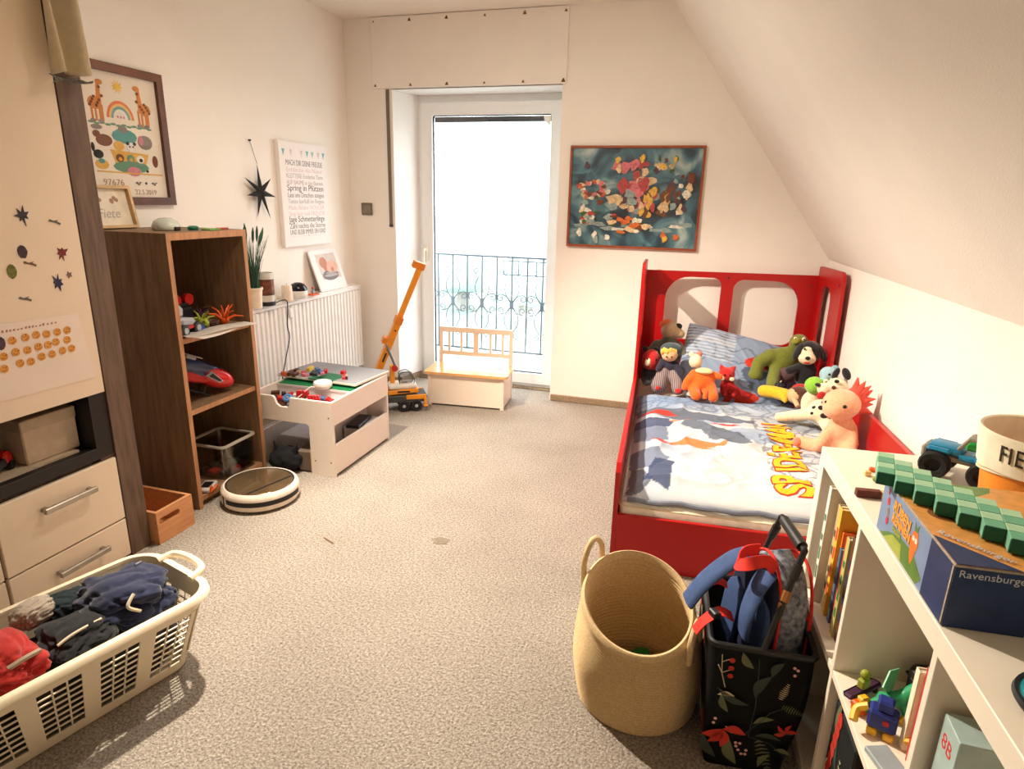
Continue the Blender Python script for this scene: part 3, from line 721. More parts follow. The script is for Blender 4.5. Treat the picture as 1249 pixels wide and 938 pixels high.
# bottom compartment: board books, clear tub, gadget, upright frame
for i, (rgb, lab) in enumerate((((150, 148, 142), 'grey book at the bottom of the pile in the lower bookcase compartment'), ((48, 92, 58), 'dark green book second from the bottom of the pile in the lower bookcase'), ((140, 160, 60), 'lime green book in the middle of the pile in the lower bookcase'), ((226, 170, 54), 'yellow book near the top of the pile in the lower bookcase'), ((196, 60, 44), 'red book second from the top of the pile in the lower bookcase'), ((170, 40, 40), 'dark red book on top of the pile in the lower bookcase'))):
    t = thing('board_book', lab, 'book', (-2.33, 2.145, 0.2105 + i*0.0325), 0.02*(i % 3), 'pile of board books in the bookcase')
    mb = MB(); mb.box(-0.08, 0.08, -0.07, 0.07, 0.0, 0.004, 0.001); mb.box(-0.08, 0.08, -0.07, 0.07, 0.028, 0.032, 0.001); mb.box(-0.08, -0.076, -0.07, 0.07, 0.0, 0.032); mb.box(0.068, 0.08, -0.07, 0.07, 0.001, 0.031, 0.002); obj('cover', mb, M('book_cover_%d' % i, rgb, 0.5), t, False)
    mb = MB(); mb.box(-0.076, 0.068, -0.067, 0.067, 0.004, 0.028); obj('pages', mb, M('book_pages', (226, 214, 190), 0.9), t, False)
t = thing('wooden_crate', 'low brown wooden crate under the book pile at the back of the lower bookcase compartment', 'crate', (-2.33, 2.145, 0.0505))
mb = MB(); mb.box(-0.09, 0.09, -0.075, 0.075, 0.0, 0.135, 0.002); obj('body', mb, m_oak, t, False)
mb = MB(); mb.box(-0.092, 0.092, -0.077, 0.077, 0.135, 0.1595, 0.002); obj('lid', mb, m_oakedge, t, False)
t = thing('plastic_tub', 'clear plastic tub with rim in the lower bookcase compartment', 'tub', (-2.16, 2.345, 0.0505))
m_clear = M_glass('clear_plastic', (0.80, 0.78, 0.74), 0.14)
mb = MB()
mb.plate(rrect(-0.105, 0.105, -0.11, 0.11, 0.025), [rrect(-0.099, 0.099, -0.104, 0.104, 0.022)], Matrix.Identity(4), 0.165); obj('wall', mb, m_clear, t)
mb = MB(); mb.plate(rrect(-0.115, 0.115, -0.12, 0.12, 0.03), [rrect(-0.099, 0.099, -0.104, 0.104, 0.022)], Tm(0, 0, 0.158), 0.008); obj('rim', mb, M('milky_plastic', (190, 180, 166), 0.4), t)
mb = MB(); mb.poly(rrect(-0.10, 0.10, -0.105, 0.105, 0.025), Matrix.Identity(4), 0.003); obj('bottom', mb, m_clear, t)
mb = MB(); r2 = random.Random(4)
for k in range(9):
    o = MB(); o.box(-0.02, 0.02, -0.025, 0.025, 0, 0.02, 0.004); x, y = r2.uniform(-0.065, 0.065), r2.uniform(-0.07, 0.07)
    ob = obj('toy_block', o, (m_brown, m_red, m_dark, M('moss_plastic', (70, 84, 50), 0.5))[k % 4]); ob.location = (-2.16 + 0.065*((k % 3)-1), 2.345 + 0.066*((k//3)-1), 0.0545); ob.rotation_euler = (0, 0, r2.uniform(-0.3, 0.3)); tag(ob, ('small brown', 'small red', 'small black', 'small moss green')[k % 4] + ' toy block inside the clear tub, ' + ('back', 'middle', 'front')[2 - k % 3] + ' of the ' + ('near', 'middle', 'far')[k//3] + ' row', 'toy', 'toy blocks in the clear tub')
t = thing('toy_gadget', 'grey handheld toy with a bright orange bracket at the front of the lower bookcase compartment', 'toy', (-2.075, 2.135, 0.0505), 0.35)
mb = MB(); mb.box(-0.03, 0.03, -0.05, 0.055, 0, 0.02, 0.006); obj('body', mb, M('pale_plastic', (206, 198, 190), 0.4), t)
mb = MB(); mb.box(-0.018, 0.022, -0.03, 0.03, 0.0195, 0.023, 0.002); obj('screen', mb, m_black, t)
mb = MB(); mb.tube([(0.034, -0.04, 0.03), (0.034, -0.045, 0.006), (0.036, 0.03, 0.006)], 0.004, 6); mb.tube([(0.034, -0.02, 0.007), (0.034, -0.03, 0.03)], 0.003, 6); obj('bracket', mb, m_orange, t)
# dark shelf prop behind tub
t = thing('picture_panel', 'narrow brown wooden panel standing behind the clear tub in the lower bookcase', 'panel', (-2.42, 2.31, 0.0505))
mb = MB(); mb.box(-0.006, 0.006, -0.04, 0.04, 0, 0.30, 0.002); obj('board', mb, m_oak, t, False); mb = MB(); mb.box(0.006, 0.012, -0.04, -0.03, 0, 0.30); mb.box(0.006, 0.012, 0.03, 0.04, 0, 0.30); obj('batten', mb, m_oakedge, t, False)

# wooden crate on the floor between wardrobe and bookcase
t = thing('wooden_box', 'open light wooden box with a slot handle on the floor between wardrobe and bookcase', 'box', (-2.15, 1.86, 0))
m_pine = M('pine_board', (210, 148, 100), 0.6, vscale=8, stretch=(8, 1, 8), var=0.12)
Px = frame((0, 0, 0), (0, 1, 0), (0, 0, 1))
mb = MB(); mb.plate(rrect(-0.115, 0.07, 0, 0.138, 0.001, 1), [rrect(-0.105, 0.0, 0.082, 0.108, 0.012)], Px @ Tm(0, 0, 0.175), 0.014); obj('front_board', mb, m_pine, t, False)
mb = MB(); mb.box(-0.189, -0.175, -0.115, 0.07, 0, 0.138); obj('back_board', mb, m_pine, t, False)
for y in (-0.115, 0.056):
    mb = MB(); mb.box(-0.175, 0.175, y, y+0.014, 0, 0.138); obj('side_board', mb, m_pine, t, False)
mb = MB(); mb.box(-0.175, 0.175, -0.101, 0.056, 0.002, 0.010); obj('base_board', mb, m_pine, t, False)
# ================================================================= left wall: pictures, star, radiator
PW = lambda y, z, off=0.0: frame((XL+off, y, z), (0, 1, 0), (0, 0, 1))
# cross-stitch picture
FY0, FY1, FZ0, FZ1 = 2.085, 2.545, 1.290, 1.857
t = thing('framed_embroidery', 'dark wood framed cross-stitch of giraffes, rainbow and ark above the bookcase', 'picture', (XL+0.002, FY0+0.24, FZ0))
Q = frame((0, -0.24, 0), (0, 1, 0), (0, 0, 1))
Wd, Hd = FY1-FY0, FZ1-FZ0
mb = MB(); mb.plate(rrect(0, Wd, 0, Hd, 0.001, 1), [rrect(0.034, Wd-0.034, 0.034, Hd-0.034, 0.001, 1)], Q, 0.022); obj('frame', mb, M('walnut_frame', (88, 52, 36), 0.45, var=0.2, vscale=20), t, False)
mb = MB(); mb.poly(rrect(0.03, Wd-0.03, 0.03, Hd-0.03, 0.001, 1), Q, 0.006); obj('canvas', mb, M('linen_ground', (238, 226, 208), 0.9, var=0.04, vscale=300), t, False)
cols = {'giraffe': (206, 130, 58), 'spot': (112, 58, 26), 'sun': (240, 196, 70), 'r1': (222, 120, 70), 'r2': (232, 190, 120), 'r3': (110, 168, 164), 'green': (104, 150, 122), 'teal': (86, 156, 150), 'ochre': (222, 172, 84), 'brown': (120, 70, 46), 'pink': (206, 130, 140), 'black': (40, 38, 40), 'grey': (140, 128, 122), 'white': (236, 230, 220), 'text': (168, 128, 108), 'ink': (70, 60, 58)}
order = list(cols); mats = [M('thread_' + k, v, 0.9, var=0.15, vscale=220) for k, v in cols.items()]
E_ = MB(); layer = [0]
def shp_(col, pts):
    layer[0] += 1
    E_.mi = order.index(col); E_.poly(pts, Q @ Tm(0, 0, 0.006), 0.0006 + 0.00004*(layer[0] % 40))
sx_ = Wd/0.42
def el(col, x, y, rx, ry=None, n=12): shp_(col, [(a*sx_, b) for a, b in circle(x, y, rx, n, ry or rx)])
for s, x0 in ((1, 0.105), (-1, 0.315)):
    el('giraffe', x0-s*0.008, 0.405, 0.030, 0.026); shp_('giraffe', [((x0+s*a)*sx_, b) for a, b in ((0.0, 0.41), (0.022, 0.41), (0.022, 0.485), (0.008, 0.485))])
    el('giraffe', x0+s*0.022, 0.488, 0.016, 0.011)
    for q in (-0.028, -0.012, 0.006, 0.016): shp_('giraffe', [((x0+q)*sx_, 0.335), ((x0+q+0.009)*sx_, 0.335), ((x0+q+0.009)*sx_, 0.40), ((x0+q)*sx_, 0.40)])
    for q in range(9): el('spot', x0-s*0.03+s*0.007*q, 0.395 + 0.011*((q*5) % 4) + (0.04 if q > 6 else 0), 0.0065, 0.0065, 6)
    for q in (-0.024, 0.01): el('grey', x0+q, 0.336, 0.012, 0.008, 8)
el('sun', 0.205, 0.482, 0.014)
for k in range(10): shp_('sun', [((0.205 + r*math.cos(a))*sx_, 0.482 + r*math.sin(a)) for r, a in ((0.016, 2*PI*k/10-0.2), (0.028, 2*PI*k/10), (0.016, 2*PI*k/10+0.2))])
for r, c in ((0.062, 'r1'), (0.052, 'r2'), (0.043, 'r3'), (0.033, 'white')): shp_(c, [((0.205 + r*math.cos(PI*k/14))*sx_, 0.355 + r*1.15*math.sin(PI*k/14)) for k in range(15)])
for k in (-0.014, 0, 0.014): el('pink', 0.205+k, 0.362, 0.005, 0.006, 6)
for k in range(12): el('green', 0.07+k*0.024, 0.330 - 0.004*(k % 2), 0.013, 0.005, 7)
el('teal', 0.21, 0.285, 0.058, 0.03); el('grey', 0.205, 0.313, 0.02, 0.016); el('brown', 0.115, 0.262, 0.036, 0.024); el('brown', 0.085, 0.285, 0.016, 0.014); el('grey', 0.305, 0.268, 0.036, 0.03); el('pink', 0.285, 0.275, 0.012, 0.02)
el('ochre', 0.178, 0.245, 0.024, 0.02); el('white', 0.235, 0.242, 0.022, 0.021)
for s in (-1, 1): el('black', 0.235+s*0.016, 0.258, 0.008, 0.008, 8); el('black', 0.235+s*0.008, 0.245, 0.004, 0.005, 6)
el('grey', 0.09, 0.312, 0.024, 0.01)
shp_('ochre', [(x*sx_, y) for x, y in ((0.135, 0.228), (0.315, 0.218), (0.295, 0.165), (0.155, 0.17))]); el('green', 0.225, 0.160, 0.085, 0.026); el('pink', 0.235, 0.142, 0.034, 0.02)
for x, c in ((0.175, 'brown'), (0.225, 'green'), (0.272, 'white')): el(c, x, 0.195, 0.019, 0.017); el('ochre' if c != 'white' else 'black', x+0.002, 0.191, 0.009, 0.008)
el('black', 0.082, 0.205, 0.022, 0.018); el('black', 0.062, 0.232, 0.008, 0.018); el('ochre', 0.092, 0.165, 0.03, 0.02); el('teal', 0.092, 0.178, 0.014, 0.01); el('brown', 0.345, 0.19, 0.014, 0.026)
shp_('ochre', [(x*sx_, y) for x, y in ((0.065, 0.140), (0.375, 0.135), (0.375, 0.129), (0.065, 0.134))])
el('black', 0.30, 0.146, 0.007, 0.006, 6)
E_.mi = order.index('text'); E_.text('97676', 0.036, Q @ Tm(0.085*sx_, 0.082, 0.0064), 0.0004, sx=1.15)
E_.text('22.5.2019', 0.030, Q @ Tm(0.225*sx_, 0.046, 0.0064), 0.0004, sx=1.0)
E_.mi = order.index('ink')
for x in (0.235, 0.315):
    E_.tube([((0.0075), -0.24 + (x + 0.012*k/4)*sx_, 0.092 + 0.006*math.sin(k*1.1)) for k in range(9)], 0.0022, 4)
el('ink', 0.285, 0.094, 0.006, 0.006, 6)
for k in range(11): E_.tube([(0.0075, -0.24 + (0.10+k*0.0095)*sx_, 0.052), (0.0075, -0.24 + (0.105+k*0.0095)*sx_, 0.058)], 0.0018, 4)
obj('stitching', E_, mats, t, False)
mb = MB(); mb.box(0.011, 0.0125, -0.24+0.033, -0.24+Wd-0.033, 0.033, Hd-0.033); obj('pane', mb, M_glass('picture_glass', (1, 1, 1), 0.03), t, False)

# hanging star
t = thing('paper_star', 'black seven pointed paper star hanging from a nail on the left wall', 'decoration', (XL+0.004, 3.155, 1.36))
mb = MB(); tip = []
L7 = [0.125, 0.155, 0.105, 0.17, 0.14, 0.11, 0.135]
ang = [PI*0.53, PI*0.21, -PI*0.06, -PI*0.36, -PI*0.60, -PI*0.95, PI*0.83]
n7 = 7; c0 = mb.bm.verts.new((0.045, 0, 0)); c1 = mb.bm.verts.new((0.012, 0, 0))
outer = []
for i in range(n7):
    a = ang[i]; q = 0.15 if i else 0.145
    q = [0.155, 0.125, 0.135, 0.165, 0.145, 0.12, 0.15][i]
    outer.append(mb.bm.verts.new((0.028, q*math.cos(a), q*math.sin(a))))
order7 = sorted(range(n7), key=lambda i: math.atan2(math.sin(ang[i]), math.cos(ang[i])))
for k in range(n7):
    i = order7[k]; j = order7[(k+1) % n7]
    ai = math.atan2(math.sin(ang[i]), math.cos(ang[i])); aj = math.atan2(math.sin(ang[j]), math.cos(ang[j]))
    if aj < ai: aj += 2*PI
    am = (ai+aj)/2
    v = mb.bm.verts.new((0.028, 0.038*math.cos(am), 0.038*math.sin(am)))
    for c in (c0, c1):
        mb.bm.faces.new((c, outer[i], v)); mb.bm.faces.new((c, v, outer[j]))
obj('star', mb, M('black_card', (34, 32, 34), 0.7), t, False)
mb = MB(); mb.tube([(0.028, -0.012, 0.15), (0.006, -0.03, 0.272)], 0.0015, 5); obj('string', mb, m_black, t)
mb = MB(); mb.tube([(0.0, -0.03, 0.272), (0.014, -0.03, 0.272)], 0.005, 8); obj('nail', mb, m_black, t)

# text canvas
CY0, CY1, CZ0, CZ1 = 3.345, 3.835, 1.042, 1.655
t = thing('text_canvas', 'white canvas print with rows of German text and bunting on the left wall', 'picture', (XL+0.001, (CY0+CY1)/2, CZ0))
Qc = frame((0, -(CY1-CY0)/2, 0), (0, 1, 0), (0, 0, 1)); Wc, Hc = CY1-CY0, CZ1-CZ0
mb = MB(); mb.box(0, 0.03, -Wc/2, Wc/2, 0, Hc, 0.002); obj('canvas', mb, M('print_canvas', (246, 238, 234), 0.8, var=0.01), t, False)
mb = MB(); Qt = Qc @ Tm(0, 0, 0.0302)
lines = [('HINTERLASSE DEINE FUSSSPUREN'[:0] + 'MACH DIR DEINE FREUDE', 0.05, 2), ('Entdecke die Natur', 0.042, 0), ('KLETTERE Entdecke Tiere', 0.042, 1), ('AUF BÄUME in den Bäumen', 0.040, 1), ('Spring in Pfützen', 0.055, 3), ('Lass uns Drachen steigen', 0.045, 2), ('Tanze barfuß im Regen', 0.043, 1), ('Male Bilder VOLLER', 0.040, 0), ('Sing laut und FREUDE', 0.042, 0), ('Jage Schmetterlinge', 0.054, 3), ('Zähl nachts die Sterne', 0.048, 2), ('UND BLEIB IMMER EIN KIND', 0.046, 2)]
inks = [M('print_ink_%d' % i, c, 0.8, var=0) for i, c in enumerate(((226, 206, 204), (192, 178, 176), (140, 126, 126), (96, 84, 86)))]
import unicodedata
z = Hc - 0.135
for s, h, k in lines:
    mb.mi = k
    m2 = MB(); m2.text(s, h, Matrix.Identity(4), 0.0)
    w_ = max(v.co.x for v in m2.bm.verts) - min(v.co.x for v in m2.bm.verts); m2.bm.free()
    mb.text(s, h*0.92, Qt @ Tm(0.055, z, 0), 0.0003, sx=(Wc-0.11)/w_/0.92)
    z -= 0.0365 if k != 3 else 0.0385
obj('lettering', mb, inks, t, False)
mb = MB()
for x, k in ((0.04, 0), (0.115, 1), (0.22, 1), (0.28, 0), (0.335, 2), (0.40, 1), (0.455, 0)):
    q = 0.014; b_ = MB(); b_.poly([(x-q, Hc-0.045), (x, Hc-0.085), (x+q, Hc-0.045)], Qt, 0.0004)
    obj('pennant', b_, (M('bunting_teal', (120, 186, 186), 0.8), M('bunting_pink', (224, 204, 204), 0.8), M('bunting_mint', (166, 206, 190), 0.8))[k], t, False)
mb.mi = 0; mb.tube([(0.0303, -Wc/2 + 0.06 + 0.37*k/8, 0.062) for k in range(9)], 0.0008, 4); mb.poly(circle(Wc/2, 0.062, 0.007, 8), Qt, 0.0004)
obj('rule_line', mb, M('bunting_pink', (224, 204, 204)), t, False)

# radiator
m_rad = M('radiator_enamel', (240, 234, 228), 0.3, var=0.01)
RY0, RY1, RZ0, RZ1 = 2.86, 4.10, 0.14, 0.738
t = thing('radiator', 'white ribbed panel radiator under the pictures on the left wall', 'radiator', (-2.42, 3.48, RZ0))
H_ = RZ1-RZ0
mb = MB(); n = 31; pts = []
prof = []
for i in range(n):
    y0 = -0.62 + 1.24*i/n; w_ = 1.24/n
    prof += [(0.030, y0), (0.030, y0+w_*0.18), (0.040, y0+w_*0.32), (0.040, y0+w_*0.80), (0.030, y0+w_*0.96)]
prof.append((0.030, 0.62))
V0 = [mb.bm.verts.new((x, y, 0.02)) for x, y in prof]; V1 = [mb.bm.verts.new((x, y, H_-0.035)) for x, y in prof]
for i in range(len(prof)-1): mb.bm.faces.new((V0[i], V0[i+1], V1[i+1], V1[i]))
mb.box(0.0, 0.0299, -0.62, 0.62, 0.0, H_-0.02); mb.box(0.0, 0.038, -0.62, 0.62, 0.0, 0.0199); mb.box(0.0, 0.038, -0.62, 0.62, H_-0.0349, H_-0.012, 0.004)
obj('front_panel', mb, m_rad, t, False)
mb = MB(); mb.box(-0.045, 0.036, -0.62, 0.62, H_-0.012, H_, 0.003); obj('top_grille', mb, m_rad, t, False)
for y in (-0.625, 0.617):
    mb = MB(); mb.box(-0.04, 0.034, y, y+0.008, 0.0, H_-0.005, 0.002); obj('side_cover', mb, m_rad, t, False)
mb = MB()
for i in range(26):
    y = -0.58 + 1.16*i/25; mb.box(-0.03, 0.0, y-0.008, y+0.008, 0.05, H_-0.03)
obj('fins', mb, m_rad, t, False, kind='stuff')
mb = MB(); mb.tube([(-0.03, 0.56, 0.03), (-0.03, 0.56, -0.139)], 0.008, 8); obj('pipe', mb, m_rad, t)
mb = MB(); mb.tube([(-0.03, -0.56, 0.03), (-0.03, -0.56, -0.139)], 0.008, 8); obj('pipe', mb, m_rad, t)
mb = MB(); mb.box(0.040, 0.056, -0.245, -0.212, H_-0.105, H_-0.045, 0.006); obj('heat_meter', mb, m_plast, t, label='small white heat meter on the panel')

# things on the radiator
RT = RZ1 + 0.0005
t = thing('potted_grass', 'artificial green grass plant in a cream pot on the left end of the radiator', 'plant', (-2.385, 2.962, RT))
mb = MB(); mb.lathe([(0.0, 0.0), (0.034, 0.0), (0.042, 0.10), (0.046, 0.10), (0.046, 0.112), (0.038, 0.112), (0.036, 0.095), (0.0, 0.095)], seg=24); obj('pot', mb, M('cream_pot', (240, 222, 198), 0.6), t)
mb = MB(); mb.lathe([(0.0, 0.097), (0.0365, 0.096)], seg=16); obj('soil', mb, m_brown, t)
rg = random.Random(11); m_gr = [M('grass_blade_%d' % i, c, 0.7, var=0.2, vscale=60) for i, c in enumerate(((42, 84, 62), (70, 110, 84), (32, 66, 54)))]
for k in range(130):
    a = rg.uniform(0, 2*PI); r0 = rg.uniform(0, 0.028); h = rg.uniform(0.14, 0.30) if k > 8 else rg.uniform(0.24, 0.29); sp = rg.uniform(0.01, 0.085)*(h/0.3)
    if math.cos(a) < -0.1: sp *= 0.4
    mb = MB()
    pts = [(r0*math.cos(a) + sp*math.cos(a)*(s**1.8), r0*math.sin(a) + sp*1.2*math.sin(a)*(s**1.8), 0.095 + h*s) for s in [i/5 for i in range(6)]]
    mb.tube(pts, lambda s: 0.0024*(1-s*0.8), 4)
    if k < 9:
        p = Vector(pts[-1]); d = (p - Vector(pts[-2])).normalized()
        mb.tube([p - d*0.01, p + d*0.015, p + d*0.05, p + d*0.075], lambda s: 0.002 + 0.006*math.sin(PI*s), 6)
    obj('blade', mb, m_gr[k % 3], t)
t = thing('photo_mug', 'glass jar printed with a dark photo, on the radiator beside the grass pot', 'lantern', (-2.385, 3.055, RT))
mb = MB(); mb.lathe([(0.0, 0.0), (0.050, 0.0), (0.052, 0.024), (0.0, 0.024)], seg=28); obj('base', mb, m_dark, t)
mb = MB(); mb.lathe([(0.048, 0.024), (0.048, 0.185), (0.044, 0.185), (0.044, 0.026)], seg=28); obj('jar', mb, M('milk_glass', (214, 208, 198), 0.25), t)
mb = MB(); mb.lathe([(0.0485, 0.06), (0.0485, 0.15)], seg=28)
mb.bm.faces.ensure_lookup_table(); bmesh.ops.delete(mb.bm, geom=[f for f in mb.bm.faces if f.calc_center_median().x < -0.01], context='FACES'); obj('photo_print', mb, M('dark_photo', (40, 24, 20), 0.4, vscale=26, rgb2=(140, 78, 52)), t)
t = thing('candle', 'short cream candle on the radiator between the photo jar and the black dome', 'candle', (-2.375, 3.235, RT))
mb = MB(); mb.lathe([(0.0, 0.0), (0.033, 0.0), (0.034, 0.004), (0.030, 0.085), (0.027, 0.094), (0.0, 0.094)], seg=24); obj('wax', mb, M('cream_wax', (244, 224, 202), 0.45), t)
mb = MB(); mb.tube([(0, 0, 0.094), (0.002, 0, 0.104)], 0.0012, 5); obj('wick', mb, m_black, t)
t = thing('dome_speaker', 'white round device with a glossy black dome on the radiator', 'gadget', (-2.375, 3.345, RT))
mb = MB(); mb.lathe([(0.0, 0.0), (0.045, 0.0), (0.056, 0.02), (0.058, 0.045), (0.057, 0.05), (0.0, 0.05)], seg=28); obj('base', mb, m_plast, t)
mb = MB(); mb.lathe([(0.0565, 0.05), (0.052, 0.07), (0.038, 0.088), (0.018, 0.097), (0.0, 0.099)], seg=28); obj('dome', mb, M('gloss_black', (18, 20, 28), 0.08), t)
t = thing('toy_figure', 'tiny toy figure with a red cap on an orange plate on the radiator', 'toy', (-2.375, 3.50, RT))
mb = MB(); mb.box(-0.025, 0.025, -0.035, 0.035, 0, 0.010, 0.002); obj('plate', mb, m_orange, t)
mb = MB(); mb.box(-0.008, 0.008, -0.009, 0.009, 0.010, 0.032, 0.002); mb.ell((0, 0, 0.04), 0.009, 10, 8); obj('figure', mb, M('toy_grey', (150, 150, 156), 0.4), t)
mb = MB(); mb.lathe([(0.011, 0.044), (0.009, 0.05), (0.0, 0.052)], seg=10); obj('cap', mb, m_red, t)
t = thing('baby_photo', 'white mounted photo of a sleeping baby leaning on the radiator', 'photo', (-2.395, 3.77, RT), 0, rot=(0, math.radians(-14), 0))
Qb = frame((0, 0, 0), (0, 1, 0), (0, 0, 1))
mb = MB(); mb.poly([(-0.155, 0.0), (0.165, 0.0), (0.13, 0.275), (-0.19, 0.27)], Qb, 0.010); obj('mount', mb, M('photo_white', (240, 230, 224), 0.5, var=0.01), t, False)
Qp = Qb @ Tm(0, 0, 0.0101)
mb = MB(); mb.poly([(-0.10, 0.075), (0.125, 0.075), (0.095, 0.245), (-0.13, 0.242)], Qp, 0.0003)
mb.mi = 1; mb.poly(circle(0.0, 0.10, 0.095, 18, 0.035), Qp, 0.0005)
mb.mi = 2; mb.poly(circle(0.03, 0.155, 0.075, 18, 0.04), Qp, 0.0007)
mb.mi = 3; mb.poly(circle(-0.055, 0.185, 0.042, 16, 0.038), Qp, 0.0009); mb.poly(circle(0.035, 0.135, 0.018, 10), Qp, 0.0009); mb.poly(circle(-0.045, 0.145, 0.018, 10), Qp, 0.0009)
mb.mi = 4; mb.poly(circle(0.01, 0.098, 0.085, 18, 0.010), Qp, 0.0011); mb.poly(circle(0.02, 0.115, 0.075, 18, 0.005), Qp, 0.0012)
obj('photo', mb, [M('photo_pale', (214, 196, 186), 0.5), M('photo_shade', (120, 108, 106), 0.5), M('photo_skin_b', (226, 172, 148), 0.5), M('photo_skin', (198, 128, 100), 0.5), M('photo_wrap', (176, 164, 160), 0.5)], t, False)
# cable from the radiator
def curve_pts(P, n=40):
    P = [Vector(p) for p in P]; out = []
    for i in range(len(P)-1):
        p0 = P[max(i-1, 0)]; p1 = P[i]; p2 = P[i+1]; p3 = P[min(i+2, len(P)-1)]
        m = max(2, n//(len(P)-1))
        for k in range(m):
            s = k/m
            out.append(0.5*((2*p1) + (p2-p0)*s + (2*p0-5*p1+4*p2-p3)*s*s + (3*p1-p0-3*p2+p3)*s*s*s))
    out.append(P[-1]); return out
mb = MB(); mb.tube(curve_pts([(-2.36, 3.10, 0.744), (-2.362, 3.16, 0.752), (-2.352, 3.20, 0.735), (-2.357, 3.19, 0.60), (-2.36, 3.205, 0.52), (-2.357, 3.15, 0.40), (-2.357, 3.08, 0.22), (-2.36, 3.05, 0.01)], 56), 0.0035, 6)
o = obj('power_cable', mb, m_dark); tag(o, 'thin black cable hanging down the front of the radiator', 'cable')
# ================================================================= play table, robot, crane, bench, laundry basket
m_tbl = M('table_white', (240, 226, 214), 0.4, var=0.01)
m_tin = M('table_inner', (226, 220, 220), 0.5, var=0.01)
TX0, TX1, TY0, TY1, TZ = -2.135, -1.655, 2.53, 3.10, 0.39
t = thing('play_table', 'white wooden children play table with notched front, tray and side shelf before the radiator', 'table', ((TX0+TX1)/2, (TY0+TY1)/2, 0))
cxT, cyT = (TX0+TX1)/2, (TY0+TY1)/2
hw, hl = (TX1-TX0)/2, (TY1-TY0)/2
FYm = frame((0, 0, 0), (1, 0, 0), (0, 0, 1))      # plane facing -y
# front and back end panels with arch and finger notch
def endp(notch):
    x0, x1 = -hw, hw
    out = [(x0, 0), (x0+0.035, 0), (x0+0.035, 0.255), (x0+0.045, 0.265), (x1-0.145, 0.265), (x1-0.135, 0.255), (x1-0.135, 0.0), (x1, 0)]
    if notch:
        out += [(x1, TZ), (x0+0.245, TZ), (x0+0.24, 0.348), (x0+0.225, 0.338), (x0+0.185, 0.338), (x0+0.165, 0.352), (x0+0.155, TZ-0.01), (x0+0.145, TZ), (x0, TZ)]
    else: out += [(x1, TZ), (x0, TZ)]
    return out
mb = MB(); mb.plate(endp(True), [], FYm @ Tm(0, 0, hl-0.014), 0.014); e1 = obj('front_panel', mb, m_tbl, t, False)
mb = MB(); mb.plate(endp(False), [], FYm @ Tm(0, 0, -hl), 0.014); obj('back_panel', mb, m_tbl, t, False)
m_screw = M('screw_brown', (96, 66, 44), 0.5)
for x, z in ((hw-0.022, 0.31), (hw-0.022, 0.075), (hw-0.11, 0.075)):
    mb = MB(); mb.tube([(x, -hl-0.0005, z), (x, -hl+0.002, z)], 0.004, 8); obj('screw', mb, m_screw, e1)
for s in (1, -1):
    x0, x1 = (hw-0.014, hw) if s > 0 else (-hw, -hw+0.014)
    mb = MB(); mb.box(x0-0.001*s, x1-0.001*s, -hl+0.014, hl-0.014, 0.268, TZ, 0.001); obj('side_board', mb, m_tbl, t, False)
    mb = MB(); mb.box(x0-0.001*s, x1-0.001*s, -hl+0.014, hl-0.014, 0.012, 0.165, 0.001); obj('side_board', mb, m_tbl, t, False)
mb = MB(); mb.box(-hw+0.014, hw-0.014, -hl+0.014, hl-0.014, 0.322, 0.332); obj('tray_floor', mb, m_tin, t, False)
mb = MB(); mb.box(hw-0.135, hw-0.014, -hl+0.014, hl-0.014, 0.02, 0.03); obj('side_shelf_floor', mb, m_tin, t, False)
mb = MB(); mb.box(hw-0.139, hw-0.131, -hl+0.014, hl-0.014, 0.02, 0.25); obj('side_shelf_wall', mb, m_tin, t, False)
mb = MB(); mb.box(-hw+0.014, hw-0.014, -0.072, -0.062, 0.332, 0.375); obj('divider', mb, m_tin, t, False)
# boards lying on the tray
m_base = M('green_baseplate', (30, 128, 78), 0.4, var=0.1, vscale=60)
def studs(x0, x1, y0, y1, z, mb, st=0.016):
    x = x0 + st/2
    while x < x1 - st/3:
        y = y0 + st/2
        while y < y1 - st/3:
            mb.lathe([(0.0048, z), (0.0048, z+0.0018), (0, z+0.0018)], (x, y, 0), seg=6); y += st
        x += st
t2 = thing('baseplate_board', 'green studded building plate on a thin white board lying across the play table tray', 'board', (cxT, cyT, TZ-0.0145))
mb = MB(); mb.box(-hw+0.018, hw-0.018, -0.075, hl-0.02, 0.0, 0.010); obj('board', mb, m_tin, t2, False)
mb = MB(); mb.box(-hw+0.024, hw-0.022, -0.070, 0.05, 0.010, 0.013); obj('baseplate', mb, m_base, t2, False)
mb = MB(); studs(-hw+0.024, hw-0.022, -0.070, 0.05, 0.013, mb); obj('studs', mb, m_base, t2, False, kind='stuff')
m_lid = M('lid_grey', (138, 138, 142), 0.6, var=0.06, vscale=120)
t3 = thing('tray_lid', 'grey topped white lid board lying skewed on the back half of the play table', 'board', (cxT-0.02, cyT+0.155, TZ+0.0015), -0.02, rot=(math.radians(-1.5), 0, -0.05))
mb = MB(); mb.box(-hw+0.0, hw+0.012, -0.175, 0.165, 0.006, 0.018, 0.001); obj('board', mb, m_tbl, t3, False)
mb = MB(); mb.box(-hw+0.006, hw+0.006, -0.17, 0.16, 0.018, 0.0205); obj('grey_top', mb, m_lid, t3, False)
